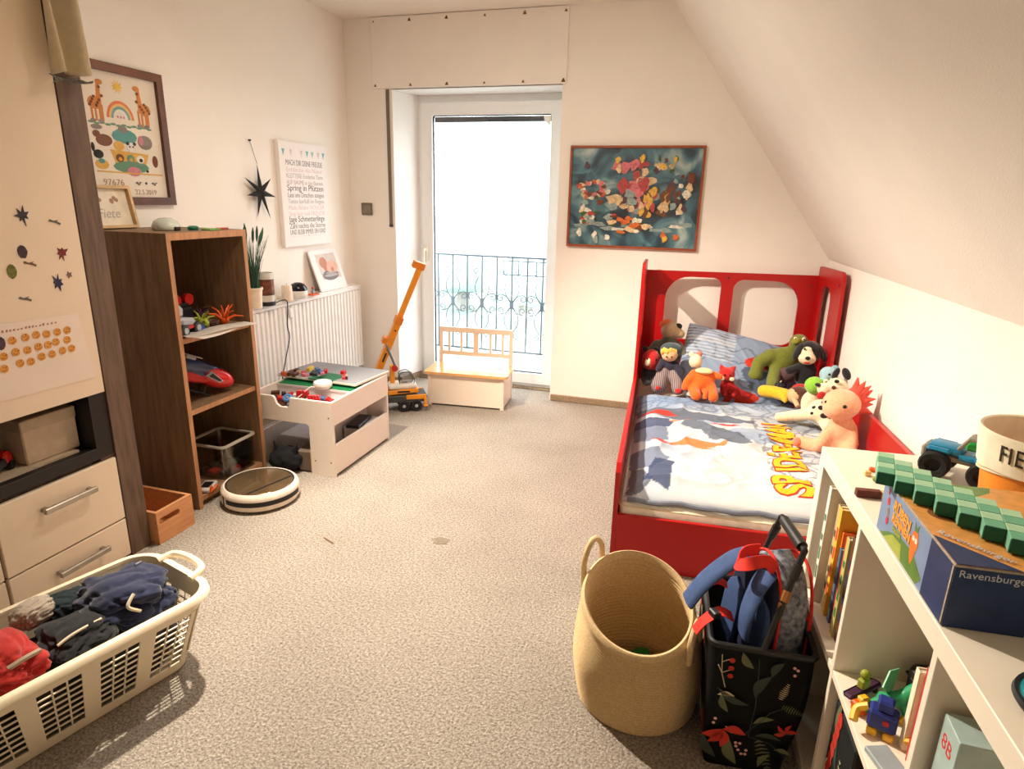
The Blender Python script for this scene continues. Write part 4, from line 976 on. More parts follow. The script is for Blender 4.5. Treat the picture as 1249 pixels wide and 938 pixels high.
# building bricks ---------------------------------------------------------
brick_m = {}
def brick_mesh(nx, ny, h=0.0096*1.4, u=0.0105):
    k = (nx, ny, round(h, 4))
    mb = MB(); mb.box(-nx*u/2, nx*u/2, -ny*u/2, ny*u/2, 0, h, 0.0008)
    for i in range(nx):
        for j in range(ny): mb.lathe([(0.0034, h), (0.0034, h+0.0024), (0, h+0.0024)], ((i-nx/2+0.5)*u, (j-ny/2+0.5)*u, 0), seg=8)
    return mb
BC = {'red': (204, 36, 36), 'blue': (70, 120, 176), 'black': (40, 40, 42), 'white': (226, 218, 206), 'yellow': (236, 190, 60), 'green': (40, 120, 70), 'brown': (96, 58, 42), 'orange': (216, 96, 40), 'pink': (226, 130, 150), 'tan': (206, 176, 130), 'grey': (130, 130, 132)}
BM = {k: M('brick_' + k, v, 0.3, var=0.03) for k, v in BC.items()}
meshes = {}
def brick(col, size, p, rot, label, group, parent=None):
    k = (col, size)
    if k not in meshes: meshes[k] = brick_mesh(size[0], size[1], 0.0135 if len(size) < 3 else size[2]).mesh('building_brick', BM[col], False)
    o = obj('building_brick', meshes[k], None); o.location = p; o.rotation_euler = rot
    return tag(o, label, 'toy brick', group)
rb = random.Random(21)
ord_ = ['first', 'second', 'third', 'fourth', 'fifth', 'sixth', 'seventh', 'eighth', 'ninth', 'tenth', 'eleventh', 'twelfth', 'thirteenth', 'fourteenth', 'fifteenth', 'sixteenth', 'seventeenth']
rown = ['front', 'second', 'third', 'back']
SZ = [(2, 4), (2, 2), (2, 3), (1, 4), (2, 6)]
n_ = 0
tray_cols = ['red', 'brown', 'black', 'red', 'blue', 'white', 'grey', 'red', 'tan', 'green', 'black', 'brown', 'red', 'orange']
for i in range(9):
    for j in range(4):
        c = tray_cols[(i*5 + j*3 + (i*j) % 4) % len(tray_cols)]
        if i > 5 and j == 1: c = 'red'
        x = TX0 + 0.048 + i*0.042 + rb.uniform(-0.004, 0.004); y = TY0 + 0.037 + j*0.041 + rb.uniform(-0.004, 0.004)
        brick(c, SZ[n_ % 3], (x, y, 0.3326 + 0.004), (rb.uniform(-0.2, 0.2), rb.uniform(-0.2, 0.2), rb.uniform(0, 3)), f'small {c} building brick on the tray floor, {ord_[i]} from the left in the {rown[j]} row', 'loose building bricks in the play table tray'); n_ += 1
for k in range(16):
    c = ('brown', 'black', 'red', 'white', 'brown', 'tan', 'blue', 'red')[k % 8]
    x = TX0 + 0.07 + (k % 8)*0.044 + rb.uniform(-0.004, 0.004); y = TY0 + 0.055 + (k//8)*0.075
    brick(c, SZ[(k+1) % 3], (x, y, 0.3555), (rb.uniform(-0.35, 0.35), rb.uniform(-0.35, 0.35), rb.uniform(0, 3)), f'small {c} building brick topping the tray heap, {ord_[k % 8]} from the left in the {("front", "back")[k//8]} row', 'loose building bricks on the heap in the tray')
for (px_, py_, c, lab) in ((-0.01, 0.11, 'red', 'red castle shaped block sticking out of the brick heap near the middle'), (0.09, 0.06, 'red', 'red castle shaped block in the right front of the brick heap')):
    tt = thing('toy_castle_block', lab, 'toy brick', (cxT+px_, TY0+py_+0.02, 0.357), 0.2)
    mb = MB(); mb.box(-0.03, 0.03, -0.012, 0.012, 0, 0.022, 0.001); obj('block', mb, BM['red'], tt, False)
    for x in (-0.024, -0.008, 0.008, 0.024):
        mb = MB(); mb.box(x-0.005, x+0.005, -0.012, 0.012, 0.022, 0.034, 0.001); obj('merlon', mb, BM['red'], tt, False)
tt = thing('toy_ring', 'round blue grey toy wheel on the brick heap in the middle of the tray', 'toy', (cxT-0.045, TY0+0.055, 0.366), 0, rot=(0.5, 0.2, 0))
mb = MB(); mb.lathe([(0, 0), (0.022, 0), (0.026, 0.006), (0.022, 0.012), (0.012, 0.012), (0.010, 0.008), (0, 0.008)], seg=18); obj('tyre', mb, BM['blue'], tt)
mb = MB(); mb.lathe([(0.008, 0.008), (0.006, 0.013), (0, 0.0135)], seg=12); obj('hub', mb, BM['grey'], tt)
# models on the lid
lz = TZ + 0.0215
lid_items = [('brown', (2, 6), -0.20, 0.06, 0.4, 0), ('orange', (2, 4), -0.22, 0.035, 1.1, 0), ('brown', (2, 4), -0.16, 0.045, 0.1, 0), ('red', (2, 3), -0.13, 0.08, 0.8, 0), ('pink', (2, 4), -0.105, 0.05, 1.2, 0), ('black', (2, 6), -0.085, 0.10, 0.3, 0), ('blue', (2, 4), -0.10, 0.165, 0.9, 0), ('yellow', (2, 6), -0.155, 0.175, 0.2, 0), ('red', (2, 4), -0.045, 0.16, 0.5, 0), ('blue', (2, 2), -0.055, 0.125, 0.2, 0), ('pink', (2, 2), -0.03, 0.105, 0.7, 0), ('black', (2, 2), -0.055, 0.075, 0.3, 0), ('brown', (2, 3), -0.20, 0.115, 0.2, 0), ('tan', (2, 2), -0.165, 0.085, 1.5, 0), ('red', (1, 4), 0.10, 0.105, 0.35, 0), ('red', (2, 4), 0.115, 0.085, 0.5, 0), ('red', (2, 3), 0.055, 0.175, 0.1, 0)]
ord_ = ['first', 'second', 'third', 'fourth', 'fifth', 'sixth', 'seventh', 'eighth', 'ninth', 'tenth', 'eleventh', 'twelfth', 'thirteenth', 'fourteenth', 'fifteenth', 'sixteenth', 'seventeenth']
srt = sorted(range(len(lid_items)), key=lambda i: lid_items[i][2])
for i, (c, s, dx_, dy_, rz, _) in enumerate(lid_items):
    brick(c, s + (0.0175,), (cxT+dx_+0.0, TY0+0.24+dy_, lz + 0.0005 - (0.002 if dy_ < 0 else 0)), (0, 0, rz), f'{c} brick model on the grey lid, {ord_[srt.index(i)]} from the left among those there', 'brick models on the grey lid')
tt = thing('green_baseplate', 'dark green stepped baseplate piece lying on the grey lid of the play table', 'toy brick', (cxT+0.035, TY0+0.335, lz+0.0005), -0.1)
mb = MB(); mb.box(-0.06, 0.06, -0.07, 0.05, 0, 0.006, 0.001); mb.box(-0.09, -0.02, -0.085, -0.03, 0, 0.006, 0.001); obj('plate', mb, M('dark_green_plate', (26, 104, 70), 0.4), tt, False)
mb = MB(); studs(-0.06, 0.06, -0.07, 0.05, 0.006, mb); obj('studs', mb, _mats['dark_green_plate'], tt, False, kind='stuff')
tt = thing('toy_figure', 'tiny dark purple toy figure standing alone on the right of the grey lid', 'toy', (cxT+0.135, TY0+0.315, lz+0.0003))
mb = MB(); mb.box(-0.007, 0.007, -0.005, 0.005, 0, 0.02, 0.002); obj('body', mb, M('plum_plastic', (74, 40, 70), 0.4), tt)
mb = MB(); mb.ell((0, 0, 0.025), 0.006, 8, 6); obj('head', mb, BM['tan'], tt)
# white round speaker with cable
tt = thing('smart_speaker', 'white round puck shaped device with a cable on the edge of the play table boards', 'device', (cxT+0.055, TY0+0.215, TZ-0.0005))
mb = MB(); mb.lathe([(0, 0), (0.038, 0), (0.047, 0.008), (0.049, 0.022), (0.045, 0.033), (0.036, 0.037), (0, 0.037)], seg=32); obj('body', mb, m_plast, tt)
mb = MB(); mb.lathe([(0.0485, 0.012), (0.0495, 0.02), (0.047, 0.028)], seg=32); obj('fabric_band', mb, M('speaker_cloth', (224, 214, 200), 0.9, var=0.1, vscale=400), tt)
mb = MB(); mb.tube(curve_pts([(-0.02, -0.045, 0.012), (-0.035, -0.065, 0.015), (-0.075, -0.105, -0.028), (-0.13, -0.12, -0.048)], 30), 0.0028, 6); obj('cable', mb, m_plast, tt)
# under the table: white drawer unit boards / black cat-like bag and a grey box with yellow edge
tt = thing('storage_bin', 'low white storage bin under the play table', 'bin', (-1.945, 2.88, 0))
mb = MB(); mb.box(-0.13, 0.10, -0.20, 0.17, 0.0, 0.11, 0.003); obj('body', mb, M('bin_white', (214, 214, 222), 0.4), tt, False)
mb = MB(); mb.box(-0.135, 0.105, -0.205, 0.175, 0.11, 0.125, 0.004); obj('lid', mb, M('bin_lid', (226, 226, 234), 0.35), tt, False)
tt = thing('black_bag', 'small soft black bag with pointed corners lying behind the robot vacuum', 'bag', (-1.935, 2.53, 0))
mb = MB(); bmesh.ops.create_icosphere(mb.bm, subdivisions=4, radius=1)
for v in mb.bm.verts:
    p = v.co.copy(); d = 1 + 0.16*noise.noise(p*2.2) + 0.05*noise.noise(p*6)
    v.co = Vector((p.x*0.085*d, p.y*0.075*d, max(0.001, 0.062 + p.z*0.066*d)))
obj('body', mb, M('black_felt', (16, 16, 18), 0.95, bump=0.4, bscale=300), tt, ang=2)
for s in (-1, 1):
    mb = MB(); mb.tube([(s*0.045, 0, 0.10), (s*0.068, 0, 0.148)], lambda q: 0.022 - 0.019*q, 8); obj('corner', mb, _mats['black_felt'], tt)
tt = thing('grey_tube', 'brown grey cardboard box with yellow trim under the front of the play table', 'box', (-1.82, 2.60, 0), 0.10)
mb = MB(); mb.box(-0.062, 0.030, -0.06, 0.04, 0.0, 0.12, 0.012); obj('body', mb, M('brown_grey_card', (112, 96, 84), 0.8), tt)
mb = MB(); mb.box(0.008, 0.024, -0.062, 0.042, 0.001, 0.1225, 0.006); obj('trim', mb, M('mustard_trim', (206, 160, 62), 0.7), tt)
tt.name = 'cardboard_box'
tt = thing('white_box', 'white carton standing in the side shelf of the play table', 'box', (cxT+hw-0.075, cyT+0.09, 0.0305))
mb = MB(); mb.box(-0.045, 0.05, -0.09, 0.12, 0, 0.125, 0.002); obj('body', mb, m_tbl, tt, False); mb = MB(); mb.box(-0.046, 0.051, -0.091, 0.121, 0.115, 0.128, 0.002); obj('flap', mb, m_tin, tt, False)
tt = thing('dark_tablet', 'flat dark book on top of the carton inside the play table side shelf', 'book', (cxT+hw-0.07, cyT+0.07, 0.160), 0.15)
mb = MB(); mb.box(-0.035, 0.04, -0.09, 0.10, 0, 0.018, 0.003); obj('cover', mb, m_dark, tt); mb = MB(); mb.box(-0.033, 0.0395, -0.088, 0.1005, 0.004, 0.014); obj('pages', mb, M('book_pages', (226, 214, 190)), tt, False)

# robot vacuum ------------------------------------------------------------
t = thing('robot_vacuum', 'round white robot vacuum with a bronze mirror top on the carpet by the bookcase', 'vacuum', (-1.853, 2.222, 0), math.radians(-105))
R_ = 0.170
mb = MB(); mb.lathe([(0, 0.006), (R_-0.02, 0.006), (R_-0.006, 0.012), (R_, 0.022), (R_, 0.066), (R_-0.004, 0.078), (R_-0.014, 0.086), (R_-0.020, 0.086), (R_-0.024, 0.082), (0, 0.082)], seg=64); obj('body', mb, M('robot_white', (236, 220, 202), 0.3), t)
mb = MB(); mb.lathe([(0, 0.0855), (R_-0.030, 0.0855), (R_-0.0265, 0.083), (R_-0.0265, 0.080)], seg=64); obj('top_plate', mb, M('bronze_mirror', (150, 126, 92), 0.12, 0.75, var=0.05), t)
mb = MB(); mb.lathe([(R_-0.027, 0.0835), (R_-0.022, 0.0860), (R_-0.0195, 0.0855), (R_-0.0195, 0.082)], seg=64); obj('dark_ring', mb, m_dark, t)
mb = MB(); mb.box(-0.118, 0.118, 0.063, 0.073, 0.0855, 0.0872, 0.0005); obj('groove', mb, m_black, t, False)
mb = MB()
a0, a1 = -PI*0.42, PI*0.42
V = []
for k in range(25):
    a = -PI/2 + a0*0.85 + (a1-a0)*0.85*k/24
    V.append([mb.bm.verts.new(((R_+0.001)*math.cos(a), (R_+0.001)*math.sin(a), z)) for z in (0.036, 0.058)])
for k in range(24): mb.bm.faces.new((V[k][0], V[k+1][0], V[k+1][1], V[k][1]))
o = obj('bumper_window', mb, m_black, t)
o.rotation_euler = (0, 0, math.radians(150))
mb = MB(); mb.box(-0.004, 0.004, -R_-0.002, -R_+0.003, 0.02, 0.066); o = obj('seam', mb, m_dark, t, False); o.rotation_euler = (0, 0, math.radians(78))
for s in (-1, 1):
    mb = MB(); mb.tube([(s*0.09-0.012, 0, 0.018), (s*0.09+0.012, 0, 0.018)], 0.018, 12); obj('wheel', mb, m_black, t)
mb = MB()
for k in range(3):
    a = 2*PI*k/3 + 0.3; mb.tube([(-0.10, -0.11, 0.006), (-0.10+0.075*math.cos(a), -0.11+0.075*math.sin(a), 0.004)], 0.0022, 4)
obj('side_brush', mb, m_dark, t)
mb = MB()
for x in (-0.012, 0.012): mb.tube([(x, -0.02, 0.0855), (x, -0.02, 0.0862)], 0.005, 10)
obj('buttons', mb, M('button_bronze', (120, 96, 70), 0.3, 0.6), t)

# toy crane -------------------------------------------------------------------
m_cy = M('crane_yellow', (236, 150, 26), 0.4, var=0.05); m_cw = M('crane_white', (232, 226, 216), 0.4); m_cg = M('crane_grey', (62, 66, 62), 0.5)
t = thing('toy_crane', 'large orange toy crane truck with a long raised boom between table and bench', 'toy', (-1.845, 3.62, 0), math.radians(32))
# local x along the truck (rear wheels towards +x)
mb = MB(); mb.box(-0.20, 0.17, -0.075, 0.075, 0.065, 0.110, 0.005); obj('chassis', mb, m_cg, t)
for s in (-1, 1):
    mb = MB(); mb.box(0.035, 0.165, s*0.076-0.006, s*0.076+0.006, 0.085, 0.115, 0.003); mb.box(0.150, 0.168, s*0.080-0.005, s*0.080+0.005, 0.045, 0.10, 0.002); mb.box(0.145, 0.175, s*0.083-0.012, s*0.083+0.012, 0.036, 0.046, 0.002); obj('outrigger', mb, m_cy, t)
    mb = MB(); mb.box(-0.01, 0.125, s*0.07-0.010, s*0.07+0.010, 0.060, 0.072, 0.004); mb.box(0.118, 0.128, s*0.07-0.010, s*0.07+0.010, 0.04, 0.068, 0.002); obj('mudguard', mb, m_dark, t)
mb = MB(); mb.lathe([(0.012, -0.018), (0.034, -0.018), (0.038, -0.012), (0.038, 0.012), (0.034, 0.018), (0.020, 0.018), (0.018, 0.010), (0, 0.010)], seg=20, mat=RX(PI/2)); mb.mi = 1; mb.lathe([(0.012, 0.016), (0.010, 0.0185), (0, 0.0185)], seg=12, mat=RX(PI/2)); me_cw = mb.mesh('wheel', [m_dark, m_grey])
for x in (0.02, 0.10, -0.15):
    for s in (-1, 1):
        o = obj('wheel', me_cw, None, t); o.location = (x, s*0.062, 0.038); o.rotation_euler = (0, 0, 0 if s < 0 else PI)
mb = MB(); mb.box(-0.07, 0.125, -0.062, 0.062, 0.118, 0.146, 0.004, mat=RY(-0.06)); obj('turntable', mb, m_cy, t)
mb = MB(); mb.box(-0.07, 0.11, -0.060, 0.060, 0.146, 0.185, 0.018, mat=RY(-0.02), seg=3); obj('counterweight', mb, m_cw, t)
mb = MB(); mb.box(-0.02, 0.06, -0.0635, -0.0615, 0.128, 0.140); obj('label_strip', mb, m_dark, t, False)
mb = MB(); mb.box(0.0, 0.085, -0.05, 0.01, 0.186, 0.255, 0.012); obj('cab', mb, M_glass('smoky_plastic', (0.55, 0.53, 0.52), 0.12), t)
mb = MB()
for y in (-0.05, 0.01):
    mb.tube(curve_pts([(-0.002, y, 0.186), (0.0, y, 0.25), (0.05, y, 0.262), (0.088, y, 0.22), (0.09, y, 0.186)], 20), 0.003, 6)
obj('cab_frame', mb, m_cg, t)
mb = MB(); mb.box(-0.06, -0.03, -0.02, 0.035, 0.15, 0.30, 0.004); obj('boom_post', mb, m_cy, t)
mb = MB(); mb.tube([(-0.03, -0.035, 0.285), (-0.03, -0.02, 0.285)], 0.020, 16); obj('red_knob', mb, m_red, t)
# boom: direction towards the window, leaning right
inv = t.matrix_basis.inverted()
def wloc(px, py, y):
    r = ray(px, py); p = Vector((0, 0, 1.35)) + r*(y/r.y); return (Matrix.Translation(t.location) @ RZ(math.radians(32))).inverted() @ p
B0 = wloc(457, 462, 3.60); B1 = wloc(514, 322, 3.60)
dB = (B1-B0).normalized(); LB = (B1-B0).length
X_ = Vector((0, 1, 0)); FB = frame(B0, dB, Vector((0.3, -1, 0.4)))
mb = MB(); mb.box(-0.02, LB*0.55, -0.020, 0.020, -0.022, 0.022, 0.003, mat=FB); obj('boom_lower', mb, m_cy, t)
mb = MB(); mb.box(LB*0.50, LB*0.56, -0.024, 0.024, -0.025, 0.025, 0.003, mat=FB); obj('boom_collar', mb, M('crane_orange', (222, 128, 22), 0.4), t)
mb = MB(); mb.box(LB*0.55, LB*0.98, -0.014, 0.014, -0.016, 0.016, 0.003, mat=FB); obj('boom_upper', mb, m_cy, t)
mb = MB(); mb.box(LB*0.96, LB*1.01, -0.016, 0.016, -0.050, 0.026, 0.003, mat=FB); obj('boom_head', mb, M('crane_orange', (222, 128, 22)), t)
for q in (0.06, 0.28, 0.45):
    mb = MB(); mb.tube([FB @ Vector((LB*q, 0.019, 0.0)), FB @ Vector((LB*q, 0.023, 0.0))], 0.006, 8); obj('bolt', mb, m_dark, t)
mb = MB(); mb.box(LB*0.17, LB*0.25, 0.0195, 0.0215, -0.006, 0.006, 0.0, mat=FB); obj('logo_strip', mb, m_dark, t, False)
P1 = FB @ Vector((LB*0.34, 0, 0.035*-1)); 
mb = MB(); mb.tube([(-0.02, -0.02, 0.285), P1], 0.009, 10); obj('hydraulic_ram', mb, M('ram_grey', (140, 140, 142), 0.3, 0.6), t)
mb = MB(); mb.box(LB*0.32, LB*0.37, -0.02, 0.02, -0.052, -0.018, 0.003, mat=FB); obj('ram_bracket', mb, M('crane_orange', (222, 128, 22)), t)

# toy chest bench --------------------------------------------------------------
t = thing('toy_chest_bench', 'white wooden toy chest bench with pine lid in front of the balcony door', 'bench', (-1.462, 3.935, 0), math.radians(5.5))
m_bw = M('bench_white', (246, 230, 212), 0.45, var=0.01)
m_bl = M('bench_lid_pine', (236, 178, 108), 0.22, vscale=6, stretch=(1, 9, 9), var=0.12, coat=0.4)
for x in (-0.262, 0.238):
    for y in (-0.145, 0.12):
        mb = MB(); mb.box(x, x+0.024, y, y+0.024, 0, 0.222, 0.002); obj('leg', mb, m_bw, t, False)
mb = MB(); mb.box(-0.238, 0.238, -0.139, -0.127, 0.012, 0.222, 0.001); obj('front_panel', mb, m_bw, t, False)
mb = MB(); mb.box(-0.238, 0.238, 0.128, 0.140, 0.012, 0.222, 0.001); obj('back_panel', mb, m_bw, t, False)
for x in (-0.258, 0.246):
    mb = MB(); mb.box(x, x+0.012, -0.121, 0.12, 0.012, 0.222, 0.001); obj('side_panel', mb, m_bw, t, False)
mb = MB(); mb.box(-0.24, 0.24, -0.127, 0.128, 0.014, 0.022); obj('base_board', mb, m_bw, t, False)
mb = MB(); mb.plate(rrect(-0.285, 0.285, -0.165, 0.118, (0.02, 0.02, 0.003, 0.003)), [], Tm(0, 0, 0.2225), 0.016); obj('lid', mb, m_bl, t, False)
mb = MB()
for k, (x, y) in enumerate(((0.17, -0.02), (0.20, 0.02), (0.145, 0.015), (0.215, -0.03), (0.18, 0.045))): mb.poly(circle(x, y, 0.016, 8), Tm(0, 0, 0.2385), 0.0004)
obj('printed_mark', mb, M('lid_print', (150, 128, 120), 0.5), t, False)
for x in (-0.262, 0.238):
    mb = MB(); mb.box(x, x+0.024, 0.1205, 0.1445, 0.2385, 0.485, 0.002); obj('back_post', mb, m_bw, t, False)
mb = MB(); mb.box(-0.262, 0.262, 0.1225, 0.1425, 0.455, 0.492, 0.003); obj('top_rail', mb, m_bw, t, False)
mb = MB(); mb.box(-0.238, 0.238, 0.1225, 0.1425, 0.295, 0.322, 0.002); obj('lower_rail', mb, m_bw, t, False)
for x, w_ in ((-0.192, 0.016), (-0.105, 0.016), (0.0, 0.036), (0.105, 0.016), (0.192, 0.016)):
    mb = MB(); mb.box(x-w_/2, x+w_/2, 0.127, 0.138, 0.322, 0.455, 0.001); obj('slat', mb, m_bw, t, False)

# laundry basket -------------------------------------------------------------------
LBX = Vector((-1.534, 1.018, 0)); la = math.atan2(0.961, 0.276)      # long axis direction
t = thing('laundry_basket', 'cream plastic laundry basket with latticed sides full of clothes at the lower left', 'basket', LBX, la)
m_lb = M('basket_cream', (240, 226, 196), 0.4, var=0.015)
HB = 0.25
A0, B0_, A1, B1_ = 0.268, 0.112, 0.325, 0.176       # half sizes at bottom and rim
def lbp(s_, w_, z, rr=None):
    """outline point fraction (s along perimeter handled by caller)"""
def ring(a, b, r, z, n=8):
    return [(x, y, z) for x, y in rrect(-a, a, -b, b, r, n)]
mb = MB(); mb.poly(rrect(-A0, A0, -B0_, B0_, 0.05, 8), Tm(0, 0, 0.003), 0.004); obj('floor', mb, m_lb, t)
def wall_band(z0, z1, out0=0.0, th=0.004):
    mb = MB()
    f0, f1 = z0/HB, z1/HB
    def R2(f, off): return ring(A0+(A1-A0)*f+off, B0_+(B1_-B0_)*f+off, 0.05+0.02*f, f*HB)
    a, b, c, d = R2(f0, 0), R2(f1, 0), R2(f1, th), R2(f0, th)
    n = len(a); L = [[mb.bm.verts.new(p) for p in q] for q in (a, b, c, d)]
    for q in range(4):
        for i in range(n): mb.bm.faces.new((L[q][i], L[q][(i+1) % n], L[(q+1) % 4][(i+1) % n], L[(q+1) % 4][i]))
    return mb
obj('base_band', wall_band(0.004, 0.035), m_lb, t)
obj('upper_band', wall_band(0.195, 0.248), m_lb, t)
# rim: broad rolled lip
mb = MB()
prof = [(-0.004, 0.243), (-0.002, 0.251), (0.008, 0.254), (0.020, 0.248), (0.024, 0.236), (0.020, 0.232), (0.014, 0.240), (0.006, 0.244)]
outl = rrect(-A1, A1, -B1_, B1_, 0.075, 8); n = len(outl); Ls = []
for (off, z) in prof: Ls.append([mb.bm.verts.new((x, y, z)) for x, y in rrect(-A1-off, A1+off, -B1_-off, B1_+off, 0.075+off, 8)])
for q in range(len(prof)):
    for i in range(n): mb.bm.faces.new((Ls[q][i], Ls[q][(i+1) % n], Ls[(q+1) % len(prof)][(i+1) % n], Ls[(q+1) % len(prof)][i]))
obj('rim', mb, m_lb, t, ang=1.0)
for s in (1, -1):
    mb = MB(); pts = curve_pts([(s*(A1-0.01), -0.085, 0.25), (s*(A1+0.035), -0.072, 0.258), (s*(A1+0.050), 0, 0.258), (s*(A1+0.035), 0.072, 0.258), (s*(A1-0.01), 0.085, 0.25)], 32)
    mb.tube(pts, 0.0115, 10); obj('handle', mb, m_lb, t)
# lattice panels on the long sides and the ends
def onwall(side, s, z, off=0.002):
    f = z/HB
    a = A0+(A1-A0)*f; b = B0_+(B1_-B0_)*f
    if side == 'n': return Vector((s*a/A1, -b-off, z))
    if side == 'f': return Vector((s*a/A1, b+off, z))
    if side == 'r': return Vector((a+off, s*b/B1_, z))
    return Vector((-a-off, s*b/B1_, z))
def strip4(mb, side, s0, s1, z0, z1, th=0.004):
    P = [onwall(side, s, z) for s, z in ((s0, z0), (s1, z0), (s1, z1), (s0, z1))]
    nrm = (P[1]-P[0]).cross(P[3]-P[0]).normalized()*th/2
    a = [mb.bm.verts.new(p-nrm) for p in P]; b = [mb.bm.verts.new(p+nrm) for p in P]
    mb.bm.faces.new(a); mb.bm.faces.new(b[::-1])
    for i in range(4): mb.bm.faces.new((a[i], b[i], b[(i+1) % 4], a[(i+1) % 4]))
for side, half, panels in (('n', A1-0.05, 4), ('f', A1-0.05, 4), ('r', B1_-0.05, 2), ('l', B1_-0.05, 2)):
    tot = 2*half; sw = 0.045; pw = (tot - (panels-1)*sw)/panels
    s = -half
    for q in (-1, 1):
        mb = MB(); strip4(mb, side, q*half, q*(half+0.014), 0.03, 0.2); obj('corner_strip', mb, m_lb, t, False)
    for k in range(panels):
        mb = MB()
        for q in range(1, 3): strip4(mb, side, s+pw*q/3-0.002, s+pw*q/3+0.002, 0.035, 0.195, 0.003)
        for q in range(1, 8): z = 0.035 + 0.16*q/8; strip4(mb, side, s, s+pw, z-0.002, z+0.002, 0.003)
        obj('lattice', mb, m_lb, t, False)
        if k < panels-1:
            mb = MB(); strip4(mb, side, s+pw, s+pw+sw, 0.03, 0.2); obj('wall_strip', mb, m_lb, t, False)
        s += pw+sw
# clothes
def cloth_lump(name, label, c, r, seed, mat, flat=0.0, amp=0.28, freq=2.4, rot=0.0, extras=None):
    tt = thing(name, label, 'clothing', Matrix.Translation(LBX) @ RZ(la) @ Vector(c), la + rot)
    mb = MB(); bmesh.ops.create_icosphere(mb.bm, subdivisions=5, radius=1)
    for v in mb.bm.verts:
        p = v.co.copy(); o_ = Vector((seed*7.3, seed*1.9, 0))
        d = 1 + amp*noise.noise(p*freq*0.6 + o_)
        an = seed*1.3; pr = Vector(((p.x*math.cos(an)+p.y*math.sin(an))*0.45, (-p.x*math.sin(an)+p.y*math.cos(an))*1.25, p.z*0.7))
        w1 = abs(noise.noise(pr*freq*1.1 + o_*2)); w2 = abs(noise.noise(pr*freq*2.3 + o_*3 + Vector((0, 0, p.x))))
        d -= 0.40*(0.25-min(w1, 0.25))**1.3*2.2 ; d -= 0.22*(0.2-min(w2, 0.2))**1.2*2
        k_ = 0.42 if amp < 0.05 else 0.8
        q = Vector((math.copysign(abs(p.x)**k_, p.x)*r[0]*d, math.copysign(abs(p.y)**k_, p.y)*r[1]*d, math.copysign(abs(p.z)**min(1, k_+0.2), p.z)*r[2]*d))
        v.co = q
    obj('fabric', mb, mat, tt, ang=2.5)
    for nm, pts, rad, m_ in (extras or []):
        e = MB(); e.tube(curve_pts(pts, 20), rad, 6); obj(nm, e, m_, tt)
    return tt
m_cord = M('cord_white', (220, 206, 180), 0.8)
m_navy = M('navy_cotton', (26, 34, 66), 0.95, bump=0.3, bscale=500, sheen=0.3); m_blk = M('black_cotton', (22, 24, 26), 0.95, bump=0.3, bscale=500, sheen=0.2)
m_redc = M('red_cotton', (176, 34, 26), 0.95, bump=0.3, bscale=500, sheen=0.3); m_slate = M('dark_teal_cotton', (36, 48, 52), 0.95, bump=0.3, bscale=500)
cloth_lump('laundry_pile', 'mixed dark laundry filling the lower part of the cream basket', (0.0, 0.0, 0.108), (0.272, 0.118, 0.098), 1, M('mixed_laundry', (26, 26, 28), 0.95, vscale=9, rgb2=(60, 52, 48)), amp=0.03)
cloth_lump('sweatshirt', 'crumpled navy blue sweatshirt with a drawstring at the far end of the basket', (0.172, -0.005, 0.243), (0.115, 0.132, 0.062), 2, m_navy, extras=[('drawstring', [(-0.02, -0.12, 0.012), (-0.045, -0.11, 0.035), (-0.02, -0.095, 0.055)], 0.005, m_cord), ('printed_logo', [(0.05, 0.03, 0.063), (0.07, 0.035, 0.062)], 0.004, M('logo_grey', (120, 120, 126), 0.8))])
cloth_lump('trousers', 'black crumpled trousers with a white drawstring in the middle of the laundry basket', (0.02, -0.05, 0.226), (0.085, 0.10, 0.042), 3, m_blk, extras=[('drawstring', [(-0.06, -0.055, 0.034), (-0.02, -0.05, 0.042), (0.05, -0.04, 0.040)], 0.004, m_cord)])
cloth_lump('shirt', 'dark teal crumpled shirt at the back middle of the laundry basket', (0.065, 0.092, 0.228), (0.07, 0.05, 0.045), 4, m_slate)
cloth_lump('sock', 'rolled pale grey sock at the back of the laundry basket', (-0.015, 0.095, 0.258), (0.055, 0.040, 0.036), 5, M('sock_grey', (176, 162, 146), 0.95, bump=0.4, bscale=400), rot=0.3, amp=0.15)
cloth_lump('red_shirt', 'crumpled bright red shirt with a grey label at the near end of the laundry basket', (-0.15, -0.045, 0.250), (0.092, 0.115, 0.062), 6, m_redc, extras=[('care_label', [(0.0, -0.085, 0.030), (0.035, -0.085, 0.036), (0.07, -0.07, 0.028)], 0.007, M('label_grey', (170, 150, 130), 0.8))])
# small things on the carpet
o = obj('straw', MB().tube([(0, -0.035, 0.003), (0.0, 0.0, 0.006), (0.004, 0.035, 0.003)], 0.002, 5), M('straw_tan', (150, 110, 76), 0.8)); o.location = (-1.354, 1.988, 0); o.rotation_euler = (0, 0, 1.2); tag(o, 'thin brown twig lying on the carpet in front of the robot vacuum', 'twig')
for nm, x, y, r_, lab in (('carpet_stain', -0.92, 2.139, 0.045, 'trim_6'),):
    mb = MB(); mb.poly([(r_*math.cos(a)*(0.6+0.5*((k*7) % 5)/5), r_*0.8*math.sin(a)*(0.6+0.5*((k*3) % 4)/4)) for k, a in enumerate([2*PI*i/14 for i in range(14)])], Tm(x, y, 0.0006), 0.0008)
    o = obj('trim_6', mb, M('stain', (128, 116, 100), 0.95, var=0.2, vscale=90), None, False, kind='structure')
# ================================================================= bed
m_bred = M('bed_red_lacquer', (178, 16, 17), 0.35, var=0.03, vscale=10)
bed = thing('bed', 'red wooden child bed with window cut-outs in its tall headboard along the right wall', 'bed', BED, TH)
BW, BL = 1.03, 1.90
def vplane(v): return frame((v, 0, 0), (0, 1, 0), (0, 0, 1))      # x -> u, y -> z, normal +v
